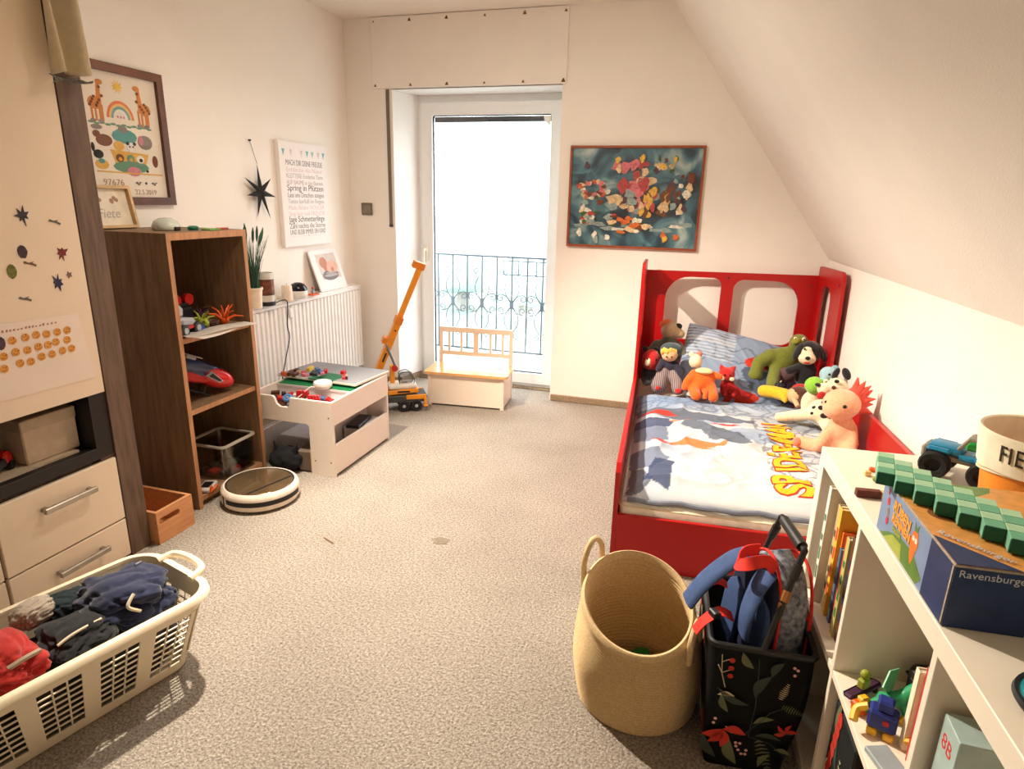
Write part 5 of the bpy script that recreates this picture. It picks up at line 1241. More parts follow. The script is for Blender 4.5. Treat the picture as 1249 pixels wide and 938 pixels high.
# headboard with two windows
HBm = frame((0, BL, 0), (1, 0, 0), (0, 0, 1))                     # normal -u (towards the foot)
hole1 = rrect(0.14, 0.468, 0.53, 0.921, (0.03, 0.045, 0.05, 0.14), 7)
hole2 = rrect(0.540, 0.918, 0.53, 0.918, (0.07, 0.07, 0.14, 0.06), 7)
mb = MB(); mb.plate([(0.018, 0.05), (BW-0.018, 0.05), (BW-0.018, 0.962), (0.018, 0.952)], [hole1, hole2], HBm, 0.018); hb = obj('headboard', mb, m_bred, bed, False)
m_bolt = M('bolt_grey', (120, 70, 66), 0.4, 0.5)
for v, z in ((0.06, 0.90), (0.505, 0.925), (0.97, 0.90)):
    mb = MB(); mb.tube([(v, BL-0.018, z), (v, BL-0.0205, z)], 0.006, 10); obj('bolt', mb, m_bolt if v != 0.505 else m_black, hb)
# side wings with a window each, then the rails
for s, rail_h in ((0, 0.40), (1, 0.50)):
    v = 0.0 if s == 0 else BW-0.018
    out = [(BL, 0.05), (BL, 1.010), (BL-0.02, 1.018), (1.42, 1.030), (1.385, 1.015), (1.372, 0.98), (1.352, 0.56), (1.33, rail_h+0.01), (1.31, rail_h), (0.03, rail_h + (0.02 if s == 0 else 0.015)), (0.004, rail_h-0.01), (0.0, 0.0), (0.06, 0.0), (0.08, 0.05)]
    hole = rrect(1.56, 1.80, 0.58, 0.925, (0.03, 0.03, 0.09, 0.09), 6)
    mb = MB(); mb.plate(out, [hole], vplane(v), 0.018); sp = obj('side_panel', mb, m_bred, bed, False)
    if s: 
        mb = MB(); mb.tube([(v-0.0005, 1.42, 0.96), (v-0.003, 1.42, 0.96)], 0.006, 10); obj('bolt', mb, m_bolt, sp)
mb = MB(); mb.box(0.018, BW-0.018, 0.0, 0.018, 0.0, 0.222, 0.002); obj('foot_panel', mb, m_bred, bed, False)
mb = MB(); mb.box(0.02, BW-0.02, 0.02, BL-0.02, 0.10, 0.13); obj('slatted_base', mb, m_pine, bed, False)
# mattress
t = thing('mattress', 'cream white mattress lying in the red bed under the printed duvet', 'mattress', bedp(0.52, 0.95, 0.1305), TH)
mb = MB(); mb.box(-0.498, 0.490, -0.928, 0.926, 0.0, 0.135, 0.02, seg=3); obj('cover', mb, M('mattress_cream', (250, 244, 232), 0.85, bump=0.2, bscale=300), t)
mb = MB()
for z in (0.016, 0.119): mb.tube([(x, y, z) for x, y in rrect(-0.4985, 0.4905, -0.9285, 0.9265, 0.02, 3)], 0.004, 5, closed=True)
obj('piping', mb, M('piping_cream', (236, 220, 190), 0.8), t)

# duvet: wrinkled sheet with a print, thickness at its edges -----------------------
import bisect
MT = 0.2665                                                # mattress top
def fbm(x, y, s=0): return noise.noise(Vector((x, y, s))) + 0.5*noise.noise(Vector((2.1*x, 2.1*y, s+5)))
V0_, V1_, U0_, U1_ = 0.030, 1.000, 0.035, 1.36
def duvet_h(v, u):
    e = min(v-V0_, V1_-v, (u-U0_)*1.1, (U1_-u)*0.8)
    e = max(0.0, min(1.0, e/0.11))
    h = 0.055*math.sqrt(e) + 0.006
    h += 0.016*fbm(v*3.2, u*3.2)*e
    r = 1-abs(noise.noise(Vector((v*4.5+u*2.2, u*6.0-v*1.5, 3.3)))*2.2)
    h += 0.012*max(0, r)**3*e
    r2 = 1-abs(noise.noise(Vector((v*9, u*13, 8.1)))*2.0)
    h += 0.0055*max(0, r2)**2*e
    h -= 0.020*math.exp(-((v-V0_)/0.13)**2)*math.exp(-((u-0.3)/0.5)**2)      # sags at the left front
    return MT + 0.001 + max(0.004, h)
def blob(v, u, cv, cu, rv, ru, w=0.25, s=0):
    q = math.hypot((v-cv)/rv, (u-cu)/ru) + w*fbm(v*9, u*9, s)
    return q < 1
L3 = lambda c: lin(c)[:3]
C_base, C_white, C_blue, C_line = L3((152, 166, 188)), L3((210, 212, 214)), L3((128, 152, 188)), L3((92, 100, 116))
C_navy, C_slate, C_red, C_or, C_grey = L3((58, 70, 104)), L3((112, 122, 146)), L3((206, 58, 40)), L3((240, 120, 50)), L3((98, 106, 122))
def mixc(a, b, t): return tuple(x+(y-x)*t for x, y in zip(a, b))
def poly_in(v, u, P):
    c = False; j = len(P)-1
    for i in range(len(P)):
        if (P[i][1] > u) != (P[j][1] > u) and v < (P[j][0]-P[i][0])*(u-P[i][1])/(P[j][1]-P[i][1]) + P[i][0]: c = not c
        j = i
    return c
GREYS = [[(0.04, 1.02), (0.22, 1.03), (0.40, 0.99), (0.58, 0.97), (0.62, 0.92), (0.46, 0.90), (0.34, 0.88), (0.30, 0.84), (0.20, 0.87), (0.12, 0.92), (0.04, 0.93)],
         [(0.30, 0.88), (0.44, 0.80), (0.52, 0.70), (0.56, 0.60), (0.52, 0.575), (0.46, 0.60), (0.38, 0.63), (0.34, 0.70), (0.26, 0.78)],
         [(0.04, 0.05), (0.10, 0.06), (0.14, 0.14), (0.10, 0.24), (0.05, 0.30)]]
NAVYS = [[(0.04, 0.86), (0.20, 0.86), (0.225, 0.80), (0.20, 0.74), (0.04, 0.76)], [(0.10, 0.14), (0.20, 0.08), (0.22, 0.30), (0.14, 0.34)]]
SLATES = [[(0.04, 0.76), (0.18, 0.75), (0.20, 0.60), (0.12, 0.55), (0.04, 0.60)], [(0.04, 0.48), (0.16, 0.46), (0.20, 0.34), (0.14, 0.24), (0.04, 0.30)]]
REDS = [[(0.04, 0.96), (0.16, 0.97), (0.26, 0.91), (0.20, 0.90), (0.10, 0.93)], [(0.40, 0.86), (0.46, 0.89), (0.54, 0.88), (0.50, 0.855)], [(0.12, 0.60), (0.16, 0.61), (0.22, 0.53), (0.17, 0.535)]]
ORS = [[(0.20, 0.83), (0.30, 0.87), (0.31, 0.855), (0.21, 0.81)], [(0.20, 0.56), (0.28, 0.61), (0.42, 0.58), (0.46, 0.60), (0.44, 0.56), (0.36, 0.52), (0.40, 0.50), (0.34, 0.50), (0.22, 0.53)]]
def duvet_col(v, u):
    w = 0.010*fbm(v*14, u*14, 2); v2, u2 = v+w, u+0.012*fbm(v*11, u*11, 4)
    c = C_base
    tq = 0.5+0.8*fbm(v*2.4, u*2.4, 7)
    c = mixc(C_base, C_white, max(0, min(1, tq + (0.45 if u < 0.85 else -0.35))))
    if blob(v, u, 0.24, 1.16, 0.20, 0.06, 0.3, 3) or blob(v, u, 0.58, 0.72, 0.10, 0.10, 0.4, 6): c = mixc(c, C_blue, 0.6)
    # comic sketch lines
    if u > 1.02 or (v > 0.60 and u > 0.12):
        a = noise.noise(Vector((v*7, u*7, 1.7))); b = noise.noise(Vector((v*5+9, u*9, 4.7)))
        if abs(a) < 0.05 or abs(b) < 0.04 or abs(noise.noise(Vector((v*13, u*11, 9.2)))) < 0.05: c = mixc(c, C_line, 0.65)
        if u > 1.02: c = mixc(c, C_blue, 0.35)
    for P, col in ((SLATES, C_slate), (GREYS, C_grey), (NAVYS, C_navy), (REDS, C_red), (ORS, C_or)):
        for q in P:
            if poly_in(v2, u2, q): c = mixc(c, col, 0.92)
    if 0.30 < v < 0.56 and 0.58 < u < 0.96 and c != C_or and noise.noise(Vector((v*18, u*30, 0))) > 0.35 and poly_in(v2, u2, GREYS[0]+[]): c = mixc(c, C_slate, 0.5)
    return c
def sheet(name, nv, nu, v0, v1, u0, u1, hf, cf, mat, parent, under=None, to_local=None):
    me = bpy.data.meshes.new(name)
    vs = []; cols = []; fs = []
    for j in range(nu+1):
        for i in range(nv+1):
            v = v0+(v1-v0)*i/nv; u = u0+(u1-u0)*j/nu
            vs.append((v, u, hf(v, u))); cols.append(cf(v, u))
    n = len(vs)
    def edge(v, u): return under
    for j in range(nu):
        for i in range(nv):
            a = j*(nv+1)+i; fs.append((a, a+1, a+nv+2, a+nv+1))
    border = [i for i in range(nv+1)] + [j*(nv+1)+nv for j in range(1, nu+1)] + [nu*(nv+1)+i for i in range(nv-1, -1, -1)] + [j*(nv+1) for j in range(nu-1, 0, -1)]
    for k, b in enumerate(border): vs.append((vs[b][0], vs[b][1], under)); cols.append(cols[b])
    m = len(border)
    for k in range(m): fs.append((border[(k+1) % m], border[k], n+k, n+(k+1) % m))
    fs.append(tuple(n+k for k in range(m-1, -1, -1)))
    if to_local: vs = [tuple(to_local @ Vector(p)) for p in vs]
    me.from_pydata(vs, [], fs)
    at = me.color_attributes.new('print', 'FLOAT_COLOR', 'POINT')
    at.data.foreach_set('color', [x for c in cols for x in (c[0], c[1], c[2], 1.0)])
    me.materials.append(mat); me.shade_smooth(); me.set_sharp_from_angle(angle=1.1)
    o = bpy.data.objects.new(name, me); COL.objects.link(o); o.parent = parent
    return o
m_duv = M_attr('duvet_print')
dv = thing('duvet', 'pale blue comic print duvet with yellow lettering spread over the red bed', 'duvet', bedp(0, 0, 0) + Vector((0, 0, MT)), TH)
sheet('cover', 170, 230, V0_, V1_, U0_, U1_, lambda v, u: duvet_h(v, u) - MT, duvet_col, m_duv, dv, under=0.001)
# lower layer of the duvet folding over at the foot
mb = MB(); P = [(V0_+0.02 + (V1_-V0_-0.03)*k/24, U0_ - 0.006 - 0.008*math.sin(k*0.9), 0.010 + 0.003*math.sin(k*1.7)) for k in range(25)]
mb.tube(P, 0.010, 8); obj('hem', mb, M('duvet_hem', (120, 126, 142), 0.9), dv)
# lettering on the duvet, running from the foot towards the head
m_ylw = M('print_yellow', (250, 190, 40), 0.85, var=0.05); m_rdp = M('print_red', (214, 66, 40), 0.85)
def drape_text(s, size, org, dirv, off, lift, mat, sx, name):
    m2 = MB(); m2.text(s, size, Matrix.Identity(4), 0.0, offset=off, sx=sx)
    bmesh.ops.triangulate(m2.bm, faces=m2.bm.faces[:])
    bmesh.ops.subdivide_edges(m2.bm, edges=[e for e in m2.bm.edges if e.calc_length() > 0.02], cuts=2, use_grid_fill=False)
    bmesh.ops.triangulate(m2.bm, faces=m2.bm.faces[:])
    dx_, dy_ = dirv
    for v in m2.bm.verts:
        x, y = v.co.x, v.co.y
        p = Vector((org[0] + x*dx_ - y*dy_, org[1] + x*dy_ + y*dx_))
        v.co = Vector((p.x, p.y, duvet_h(p.x, p.y) - MT + lift))
    obj(name, m2, mat, dv, False)
ux, uy = 0.05, 0.999
# three pieces so that the size shrinks away from the foot like the bent logo
for (s, size, o_, sx) in (('SP', 0.180, (0.715, 0.115), 0.92), ('IDE', 0.165, (0.735, 0.320), 0.92), ('R-MAN', 0.150, (0.752, 0.565), 0.78)):
    drape_text(s, size, o_, (0.0, 1.0), 0.0105, 0.0022, m_rdp, sx, 'lettering_outline')
    drape_text(s, size, o_, (0.0, 1.0), 0.0055, 0.0042, m_ylw, sx, 'lettering')
# a second small name line in grey beside it would not be legible: left as sketch lines

# pillow ---------------------------------------------------------------------------
def pillow_col(x, y):
    c = mixc(C_base, C_blue, 0.35)
    a = noise.noise(Vector((x*9, y*9, 11))); 
    if abs(a) < 0.06: c = mixc(c, C_line, 0.7)
    if x < -0.05 and y > -0.02 and math.sin(y*260) > 0.2: c = mixc(c, L3((226, 224, 222)), 0.55)
    if blob(x, y, 0.10, 0.02, 0.075, 0.035, 0.5, 9) or blob(x, y, 0.02, -0.20, 0.10, 0.03, 0.5, 5): c = C_red
    if blob(x, y, 0.12, -0.06, 0.13, 0.05, 0.5, 2) or blob(x, y, 0.20, -0.14, 0.14, 0.05, 0.4, 1): c = L3((84, 96, 116))
    return c
def pil_h(x, y, W, H):
    e = max(0, 1-abs(x/W)**3)*max(0, 1-abs(y/H)**3)
    return (0.058*e**0.55 + 0.008*fbm(x*7, y*7, 3)*e**0.3 + 0.008*max(0, 1-abs(noise.noise(Vector((x*10+y*8, y*5, 2))))*3)**2*e**0.4)
m_pil = M_attr('pillow_print')
pt = thing('pillow', 'blue grey printed pillow leaning against the red headboard between the plush toys', 'pillow', bedp(0.585, 1.60, 0.415), TH, rot=(math.radians(42), math.radians(12), TH))
sheet('pillow_case', 70, 60, -0.33, 0.33, -0.23, 0.23, lambda x, y: 0.03 + pil_h(x, y, 0.335, 0.235), pillow_col, m_pil, pt, under=0.0)
# ================================================================= plush toys on the bed (generic animals and dolls)
def plush(rgb, name): return M('plush_'+name, rgb, 0.95, var=0.10, vscale=90, bump=0.5, bscale=260, sheen=0.4)
m_peye = M('toy_eye_black', (16, 14, 14), 0.2)
def eye(par, c, r, white=None, wr=None):
    if white: 
        mb = MB(); mb.ell(c, wr or (r*1.6), 10, 8); obj('eye_white', mb, white, par)
        c = Vector(c) + Vector((0, -r*1.3, 0))
    mb = MB(); mb.ell(c, r, 10, 8); obj('eye', mb, m_peye, par)
BT = 0.335       # typical top of the bedding at the toys
# local axes of each toy: x -> v (right), -y -> towards the foot / camera, z up
def toy(name, label, v, u, z, rz=0.0, rot=None): return thing(name, label, 'plush toy', bedp(v, u, z), TH + rz, 'plush toys on the bed', rot=rot)
# grey monkey with orange ear
t = toy('plush_monkey', 'grey green plush monkey with tan face topmost in the left corner of the bed', 0.175, 1.62, 0.40)
gm = plush((100, 100, 88), 'grey'); tn = plush((186, 156, 120), 'tan'); orr = plush((226, 120, 74), 'apricot')
fuse([('e', (0, 0, 0.08), (0.085, 0.065, 0.09)), ('t', [(-0.06, -0.01, 0.14), (-0.115, -0.03, 0.06), (-0.10, -0.06, 0.0)], (0.032, 0.026)), ('t', [(0.06, -0.01, 0.14), (0.12, -0.05, 0.08), (0.125, -0.09, 0.01)], (0.032, 0.026)), ('t', [(0, 0, 0.14), (0.01, -0.01, 0.19)], (0.05, 0.04))], 0.009, 'body', gm, t)
fuse([('e', (0.015, -0.01, 0.232), (0.062, 0.055, 0.055)), ('e', (0.062, -0.045, 0.220), (0.035, 0.03, 0.028))], 0.008, 'head', tn, t)
mb = MB(); mb.ell((-0.022, -0.02, 0.275), (0.035, 0.014, 0.022), mat=RY(-0.4)); obj('ear', mb, orr, t, label='orange ear')
mb = MB(); mb.ell((0.055, -0.03, 0.262), (0.020, 0.016, 0.018)); obj('eye', mb, m_peye, t)
mb = MB(); mb.ell((0.130, -0.105, 0.008), (0.022, 0.02, 0.018)); obj('hand', mb, plush((150, 104, 96), 'mauve'), t)
# red round plush
rd = plush((200, 34, 30), 'red'); dk = plush((30, 28, 32), 'black'); cr = plush((248, 226, 190), 'cream')
t = toy('plush_ladybird', 'red and black plush toy leaning on the left side panel of the bed', 0.082, 1.455, 0.34)
fuse([('e', (0, 0, 0.052), (0.046, 0.045, 0.055)), ('t', [(-0.02, -0.02, 0.03), (-0.01, -0.075, 0.018)], (0.022, 0.018)), ('t', [(0.02, -0.02, 0.03), (0.035, -0.075, 0.018)], (0.022, 0.018))], 0.008, 'body', dk, t)
mb = MB(); mb.ell((0.008, -0.012, 0.145), (0.052, 0.05, 0.062)); obj('head', mb, rd, t)
mb = MB(); mb.ell((-0.008, -0.052, 0.140), (0.018, 0.012, 0.026), mat=RY(0.3)); obj('cheek_patch', mb, cr, t)
for s in (-1, 1):
    mb = MB(); mb.ell((s*0.03, 0.0, 0.203), (0.018, 0.012, 0.016)); obj('ear', mb, dk, t)
    eye(t, (0.012 + s*0.025, -0.056, 0.158), 0.006)
# doll with striped trousers
t = toy('rag_doll', 'rag doll with fair hair, navy top and striped trousers at the left of the bed', 0.188, 1.395, 0.345)
def stripes():
    m = bpy.data.materials.new('striped_cotton'); m.use_nodes = True; nt = m.node_tree; N = nt.nodes; L = nt.links
    b = N['Principled BSDF']; b.inputs['Roughness'].default_value = 0.95
    tc = N.new('ShaderNodeTexCoord'); w_ = N.new('ShaderNodeTexWave'); w_.inputs['Scale'].default_value = 42; w_.bands_direction = 'X'
    L.new(tc.outputs['Object'], w_.inputs['Vector']); r = N.new('ShaderNodeValToRGB')
    r.color_ramp.elements[0].position = 0.55; r.color_ramp.elements[0].color = lin((74, 62, 72)); r.color_ramp.elements[1].position = 0.8; r.color_ramp.elements[1].color = lin((196, 172, 166))
    L.new(w_.outputs['Fac'], r.inputs['Fac']); L.new(r.outputs['Color'], b.inputs['Base Color']); return m
fuse([('t', [(-0.02, 0.0, 0.09), (-0.035, -0.035, 0.05), (-0.045, -0.07, 0.022)], (0.038, 0.044)), ('t', [(0.03, 0.0, 0.09), (0.055, -0.06, 0.04), (0.060, -0.105, 0.022)], (0.032, 0.036))], 0.008, 'trousers', stripes(), t)
nv = plush((44, 42, 62), 'navy')
fuse([('e', (0.005, 0.005, 0.125), (0.048, 0.036, 0.045)), ('t', [(-0.035, -0.005, 0.145), (-0.055, -0.035, 0.11)], (0.02, 0.017)), ('t', [(0.04, -0.005, 0.14), (0.065, -0.035, 0.085), (0.075, -0.05, 0.05)], (0.02, 0.018))], 0.007, 'shirt', nv, t)
mb = MB(); mb.ell((0.0, -0.012, 0.192), (0.045, 0.042, 0.040)); obj('head', mb, plush((236, 186, 140), 'skin'), t)
mb = MB(); mb.ell((0.008, 0.012, 0.218), (0.062, 0.045, 0.038)); obj('cap', mb, plush((62, 76, 84), 'slate'), t)
mb = MB()
for k in range(9): mb.ell((-0.042 + 0.009*k, -0.046 + 0.004*abs(k-3), 0.212 + 0.006*((k*3) % 4)/2), (0.010, 0.010, 0.017), 8, 6)
obj('hair', mb, plush((240, 196, 90), 'straw'), t)
for s in (-1, 1): eye(t, (s*0.014-0.002, -0.053, 0.188), 0.0045)
for x, y in ((-0.047, -0.092), (0.062, -0.128)):
    mb = MB(); mb.ell((x, y, 0.018), (0.020, 0.026, 0.018)); obj('shoe', mb, rd, t)
# orange doll with cream head
og = plush((246, 106, 28), 'orange')
t = toy('plush_bear', 'bright orange plush bear with cream head and belly sitting in the bed middle', 0.375, 1.285, 0.345)
fuse([('e', (0, 0, 0.075), (0.062, 0.050, 0.072)), ('t', [(-0.03, -0.015, 0.05), (-0.042, -0.055, 0.028), (-0.035, -0.095, 0.022)], (0.034, 0.030)), ('t', [(0.038, -0.015, 0.06), (0.052, -0.05, 0.035), (0.052, -0.095, 0.022)], (0.032, 0.030)), ('t', [(-0.05, 0.0, 0.12), (-0.085, -0.02, 0.075), (-0.095, -0.035, 0.045)], (0.024, 0.02)), ('t', [(0.05, 0.0, 0.12), (0.085, -0.015, 0.115)], (0.022, 0.018))], 0.008, 'body', og, t)
mb = MB(); mb.ell((0.0, -0.012, 0.140), (0.048, 0.038, 0.016)); obj('collar', mb, plush((250, 216, 160), 'peach'), t)
mb = MB(); mb.ell((-0.045, 0.062, 0.172), (0.036, 0.036, 0.040)); obj('head', mb, cr, t)
mb = MB(); mb.ell((-0.03, 0.075, 0.212), (0.018, 0.012, 0.018)); obj('ear', mb, plush((214, 130, 120), 'rose'), t)
mb = MB(); mb.ell((-0.07, 0.075, 0.208), (0.016, 0.012, 0.016)); obj('ear', mb, _mats['plush_cream'], t)
mb = MB(); mb.tube([(0.005, -0.07, 0.05), (0.012, -0.10, 0.035), (0.008, -0.11, 0.012)], lambda s: 0.014-0.004*s, 8); obj('tail', mb, og, t)
# grey patterned ball behind the orange bear
t = toy('soft_ball', 'grey speckled soft ball behind the orange plush bear', 0.325, 1.235, 0.325)
mb = MB(); mb.ell((0, 0, 0.028), (0.034, 0.03, 0.028)); obj('ball', mb, M('speckled_grey', (96, 92, 90), 0.95, vscale=70, rgb2=(200, 192, 184)), t)
mb = MB(); mb.lathe([(0.0345, -0.004), (0.0355, 0.0), (0.0345, 0.004)], (0, 0, 0.028), 16); obj('seam', mb, _mats['plush_black'], t)
# red fox
t = toy('plush_fox', 'small red plush fox with cream cheeks beside the orange bear', 0.505, 1.385, 0.335)
fuse([('e', (0.01, 0, 0.045), (0.040, 0.036, 0.048)), ('t', [(0.03, -0.01, 0.05), (0.085, -0.05, 0.025), (0.12, -0.06, 0.015)], (0.02, 0.014)), ('t', [(-0.01, -0.02, 0.03), (-0.005, -0.065, 0.015)], (0.02, 0.016)), ('t', [(0.035, -0.02, 0.03), (0.045, -0.065, 0.015)], (0.02, 0.016))], 0.007, 'body', M('plush_red_dark', (186, 30, 26), 0.95, vscale=60, rgb2=(120, 20, 22)), t)
fuse([('e', (0.0, -0.005, 0.115), (0.045, 0.042, 0.040)), ('t', [(-0.028, 0.005, 0.145), (-0.036, 0.005, 0.165)], (0.016, 0.006)), ('t', [(0.03, 0.005, 0.145), (0.042, 0.005, 0.16)], (0.016, 0.006))], 0.006, 'head', rd, t)
for s in (-1, 1):
    mb = MB(); mb.ell((s*0.026+0.0, -0.038, 0.098), (0.014, 0.010, 0.012)); obj('cheek', mb, cr, t); eye(t, (s*0.015, -0.045, 0.120), 0.005)
# green bear lying against the wing
gr = plush((118, 124, 40), 'olive'); gr2 = plush((150, 148, 44), 'moss')
t = toy('plush_crocodile', 'olive green plush bear slumped against the right end of the headboard', 0.80, 1.56, 0.395)
fuse([('e', (0.02, 0, 0.115), (0.085, 0.060, 0.080)), ('t', [(-0.05, -0.01, 0.14), (-0.115, -0.03, 0.10), (-0.125, -0.05, 0.045)], (0.042, 0.036)), ('t', [(-0.02, -0.04, 0.06), (-0.04, -0.11, 0.02), (-0.05, -0.16, -0.005)], (0.038, 0.034)), ('e', (-0.13, -0.055, 0.03), (0.042, 0.038, 0.034)), ('e', (0.085, -0.01, 0.225), (0.052, 0.048, 0.050))], 0.010, 'body', gr, t)
mb = MB(); mb.ell((0.062, -0.05, 0.24), (0.024, 0.018, 0.020)); obj('snout', mb, gr2, t)
for s in (-1, 1): eye(t, (0.078+s*0.022, -0.050, 0.255), 0.005, cr, 0.010)
mb = MB(); mb.ell((0.03, -0.045, 0.045), (0.065, 0.04, 0.045)); obj('blanket', mb, plush((110, 76, 78), 'plum'), t)
t.name = 'plush_bear'
# black dog with a cream muzzle
t = toy('plush_dog', 'black plush dog with cream muzzle and hanging ears at the bed right', 0.918, 1.43, 0.39)
fuse([('e', (0.0, 0.005, 0.085), (0.058, 0.05, 0.080)), ('t', [(-0.04, -0.01, 0.12), (-0.095, -0.04, 0.105)], (0.026, 0.022)), ('t', [(0.03, -0.03, 0.03), (0.035, -0.085, 0.0)], (0.03, 0.026))], 0.008, 'body', dk, t)
mb = MB(); mb.ell((0.005, 0.005, 0.205), (0.060, 0.055, 0.062)); obj('head', mb, dk, t)
fuse([('e', (-0.015, -0.048, 0.180), (0.046, 0.034, 0.034)), ('e', (-0.012, -0.030, 0.205), (0.034, 0.026, 0.040))], 0.006, 'muzzle', cr, t)
for x, a_ in ((-0.058, 0.35), (0.066, -0.45)):
    mb = MB(); mb.ell((x, 0.0, 0.205), (0.017, 0.028, 0.050), mat=RY(a_)); obj('ear', mb, dk, t)
mb = MB(); mb.ell((-0.020, -0.084, 0.190), (0.013, 0.009, 0.010)); obj('nose', mb, m_peye, t)
mb = MB(); mb.ell((-0.018, -0.077, 0.163), (0.016, 0.007, 0.006)); obj('mouth', mb, rd, t)
for x in (-0.034, 0.006): eye(t, (x, -0.050, 0.232), 0.006)
t = toy('red_cushion', 'small red plush cushion in front of the black dog toy', 0.885, 1.335, 0.375)
mb = MB(); mb.ell((0, 0, 0.032), (0.048, 0.030, 0.034)); obj('cushion', mb, rd, t); mb = MB(); mb.ell((0.042, -0.012, 0.036), (0.016, 0.02, 0.02)); obj('tassel', mb, cr, t); mb = MB(); mb.ell((-0.005, -0.028, 0.03), (0.008, 0.006, 0.010)); obj('button', mb, cr, t)
t = toy('black_pompom', 'black fluffy pompom in front of the plush bear lap', 0.785, 1.395, 0.355)
mb = MB(); bmesh.ops.create_icosphere(mb.bm, subdivisions=4, radius=1)
for v in mb.bm.verts: v.co = v.co*(0.032 + 0.012*noise.noise(v.co*7)); v.co.z += 0.036
obj('fluff', mb, _mats['plush_black'], t); mb = MB(); mb.tube([(0, 0, 0.06), (0.01, 0, 0.08)], 0.003, 5); obj('loop', mb, m_cord, t)
# doll in yellow lying on her side with brown hair
yl = plush((248, 190, 40), 'yellow')
t = toy('rag_doll', 'rag doll in a yellow dress with brown hair lying across the bed', 0.80, 1.27, 0.352, rz=-0.35)
fuse([('t', [(-0.115, 0.02, 0.034), (-0.06, 0.015, 0.038), (0.0, 0.0, 0.036)], (0.034, 0.036)), ('t', [(-0.03, -0.01, 0.05), (0.01, -0.05, 0.02)], (0.018, 0.014))], 0.008, 'dress', yl, t)
mb = MB(); mb.ell((0.055, -0.005, 0.045), (0.050, 0.046, 0.044)); obj('head', mb, plush((236, 186, 140), 'skin'), t)
fuse([('e', (0.065, 0.0, 0.055), (0.052, 0.048, 0.042)), ('e', (0.095, -0.04, 0.03), (0.026, 0.03, 0.026)), ('e', (0.03, 0.03, 0.05), (0.03, 0.026, 0.03))], 0.008, 'hair', plush((92, 48, 30), 'hairbrown'), t)
mb = MB(); mb.tube([(0.05, -0.05, 0.04), (0.08, -0.085, 0.012)], 0.012, 8); obj('hand', mb, _mats['plush_skin'], t)
# green frog with cream belly
lg = plush((146, 206, 62), 'lime')
t = toy('plush_frog', 'lime green plush frog with cream belly sitting right of the yellow doll', 0.893, 1.12, 0.335)
fuse([('e', (0, 0, 0.065), (0.048, 0.042, 0.066)), ('t', [(-0.02, -0.02, 0.02), (-0.055, -0.06, 0.012), (-0.075, -0.10, 0.012)], (0.026, 0.022)), ('t', [(0.02, -0.02, 0.02), (0.03, -0.08, 0.014)], (0.026, 0.022))], 0.008, 'body', cr, t)
mb = MB(); mb.ell((0.035, 0.01, 0.085), (0.026, 0.03, 0.045)); obj('back_patch', mb, lg, t)
fuse([('e', (0.002, -0.012, 0.162), (0.048, 0.046, 0.044)), ('e', (0.055, 0.005, 0.165), (0.03, 0.03, 0.028))], 0.007, 'head', lg, t)
mb = MB(); mb.ell((0.062, -0.015, 0.172), (0.024, 0.02, 0.022)); obj('muzzle', mb, cr, t)
eye(t, (0.045, -0.035, 0.192), 0.006, cr, 0.013); eye(t, (0.075, -0.025, 0.195), 0.006, cr, 0.013)
# pale blue elephant behind
t = toy('plush_elephant', 'pale blue plush elephant behind the spotted dog by the wall', 0.968, 1.175, 0.385)
pb = plush((166, 202, 214), 'paleblue')
fuse([('e', (0, 0, 0.07), (0.042, 0.05, 0.07)), ('e', (-0.005, -0.01, 0.158), (0.042, 0.045, 0.042)), ('t', [(-0.03, -0.05, 0.15), (-0.05, -0.075, 0.12), (-0.05, -0.08, 0.095)], (0.016, 0.011))], 0.008, 'body', pb, t)
mb = MB(); mb.ell((0.025, 0.0, 0.175), (0.024, 0.012, 0.032)); obj('ear', mb, plush((140, 180, 200), 'earblue'), t)
eye(t, (-0.01, -0.055, 0.17), 0.006)
# spotted dog
t = toy('spotted_dog', 'cream plush dog with black spots and a red tongue stretching across the bed', 0.90, 0.92, 0.335)
fuse([('e', (0.0, 0.0, 0.085), (0.065, 0.070, 0.060)), ('t', [(-0.04, -0.02, 0.075), (-0.11, 0.03, 0.045), (-0.175, 0.055, 0.022)], (0.032, 0.024)), ('t', [(0.01, -0.05, 0.05), (0.02, -0.11, 0.028)], (0.032, 0.028)), ('e', (0.06, 0.05, 0.07), (0.05, 0.05, 0.06))], 0.009, 'body', cr, t)
fuse([('e', (0.062, 0.055, 0.195), (0.050, 0.050, 0.046)), ('e', (0.005, 0.045, 0.185), (0.034, 0.034, 0.030))], 0.007, 'head', cr, t)
mb = MB(); mb.ell((0.095, 0.062, 0.262), (0.018, 0.014, 0.032), mat=RY(-0.5)); obj('ear', mb, dk, t, label='raised black ear')
mb = MB(); mb.ell((0.055, 0.085, 0.255), (0.014, 0.012, 0.030), mat=RY(0.35)); obj('ear', mb, dk, t)
mb = MB(); mb.ell((-0.028, 0.035, 0.205), (0.013, 0.012, 0.009)); obj('nose', mb, dk, t)
mb = MB(); mb.ell((-0.012, 0.015, 0.160), (0.016, 0.008, 0.020), mat=RY(0.6)); obj('tongue', mb, rd, t)
mb = MB(); mb.ell((0.035, 0.005, 0.205), (0.010, 0.008, 0.010)); obj('eye', mb, plush((90, 44, 30), 'eyebrown'), t)
for (x, y, z, r) in ((-0.02, -0.055, 0.12, 0.011), (-0.045, -0.035, 0.112, 0.008), (-0.005, -0.066, 0.085, 0.013), (-0.05, -0.043, 0.085, 0.008), (0.02, -0.06, 0.115, 0.007), (-0.01, -0.04, 0.142, 0.008), (0.045, 0.01, 0.235, 0.009)):
    mb = MB(); mb.ell((x, y, z), (r*1.3, r*0.7, r)); obj('spot', mb, dk, t)
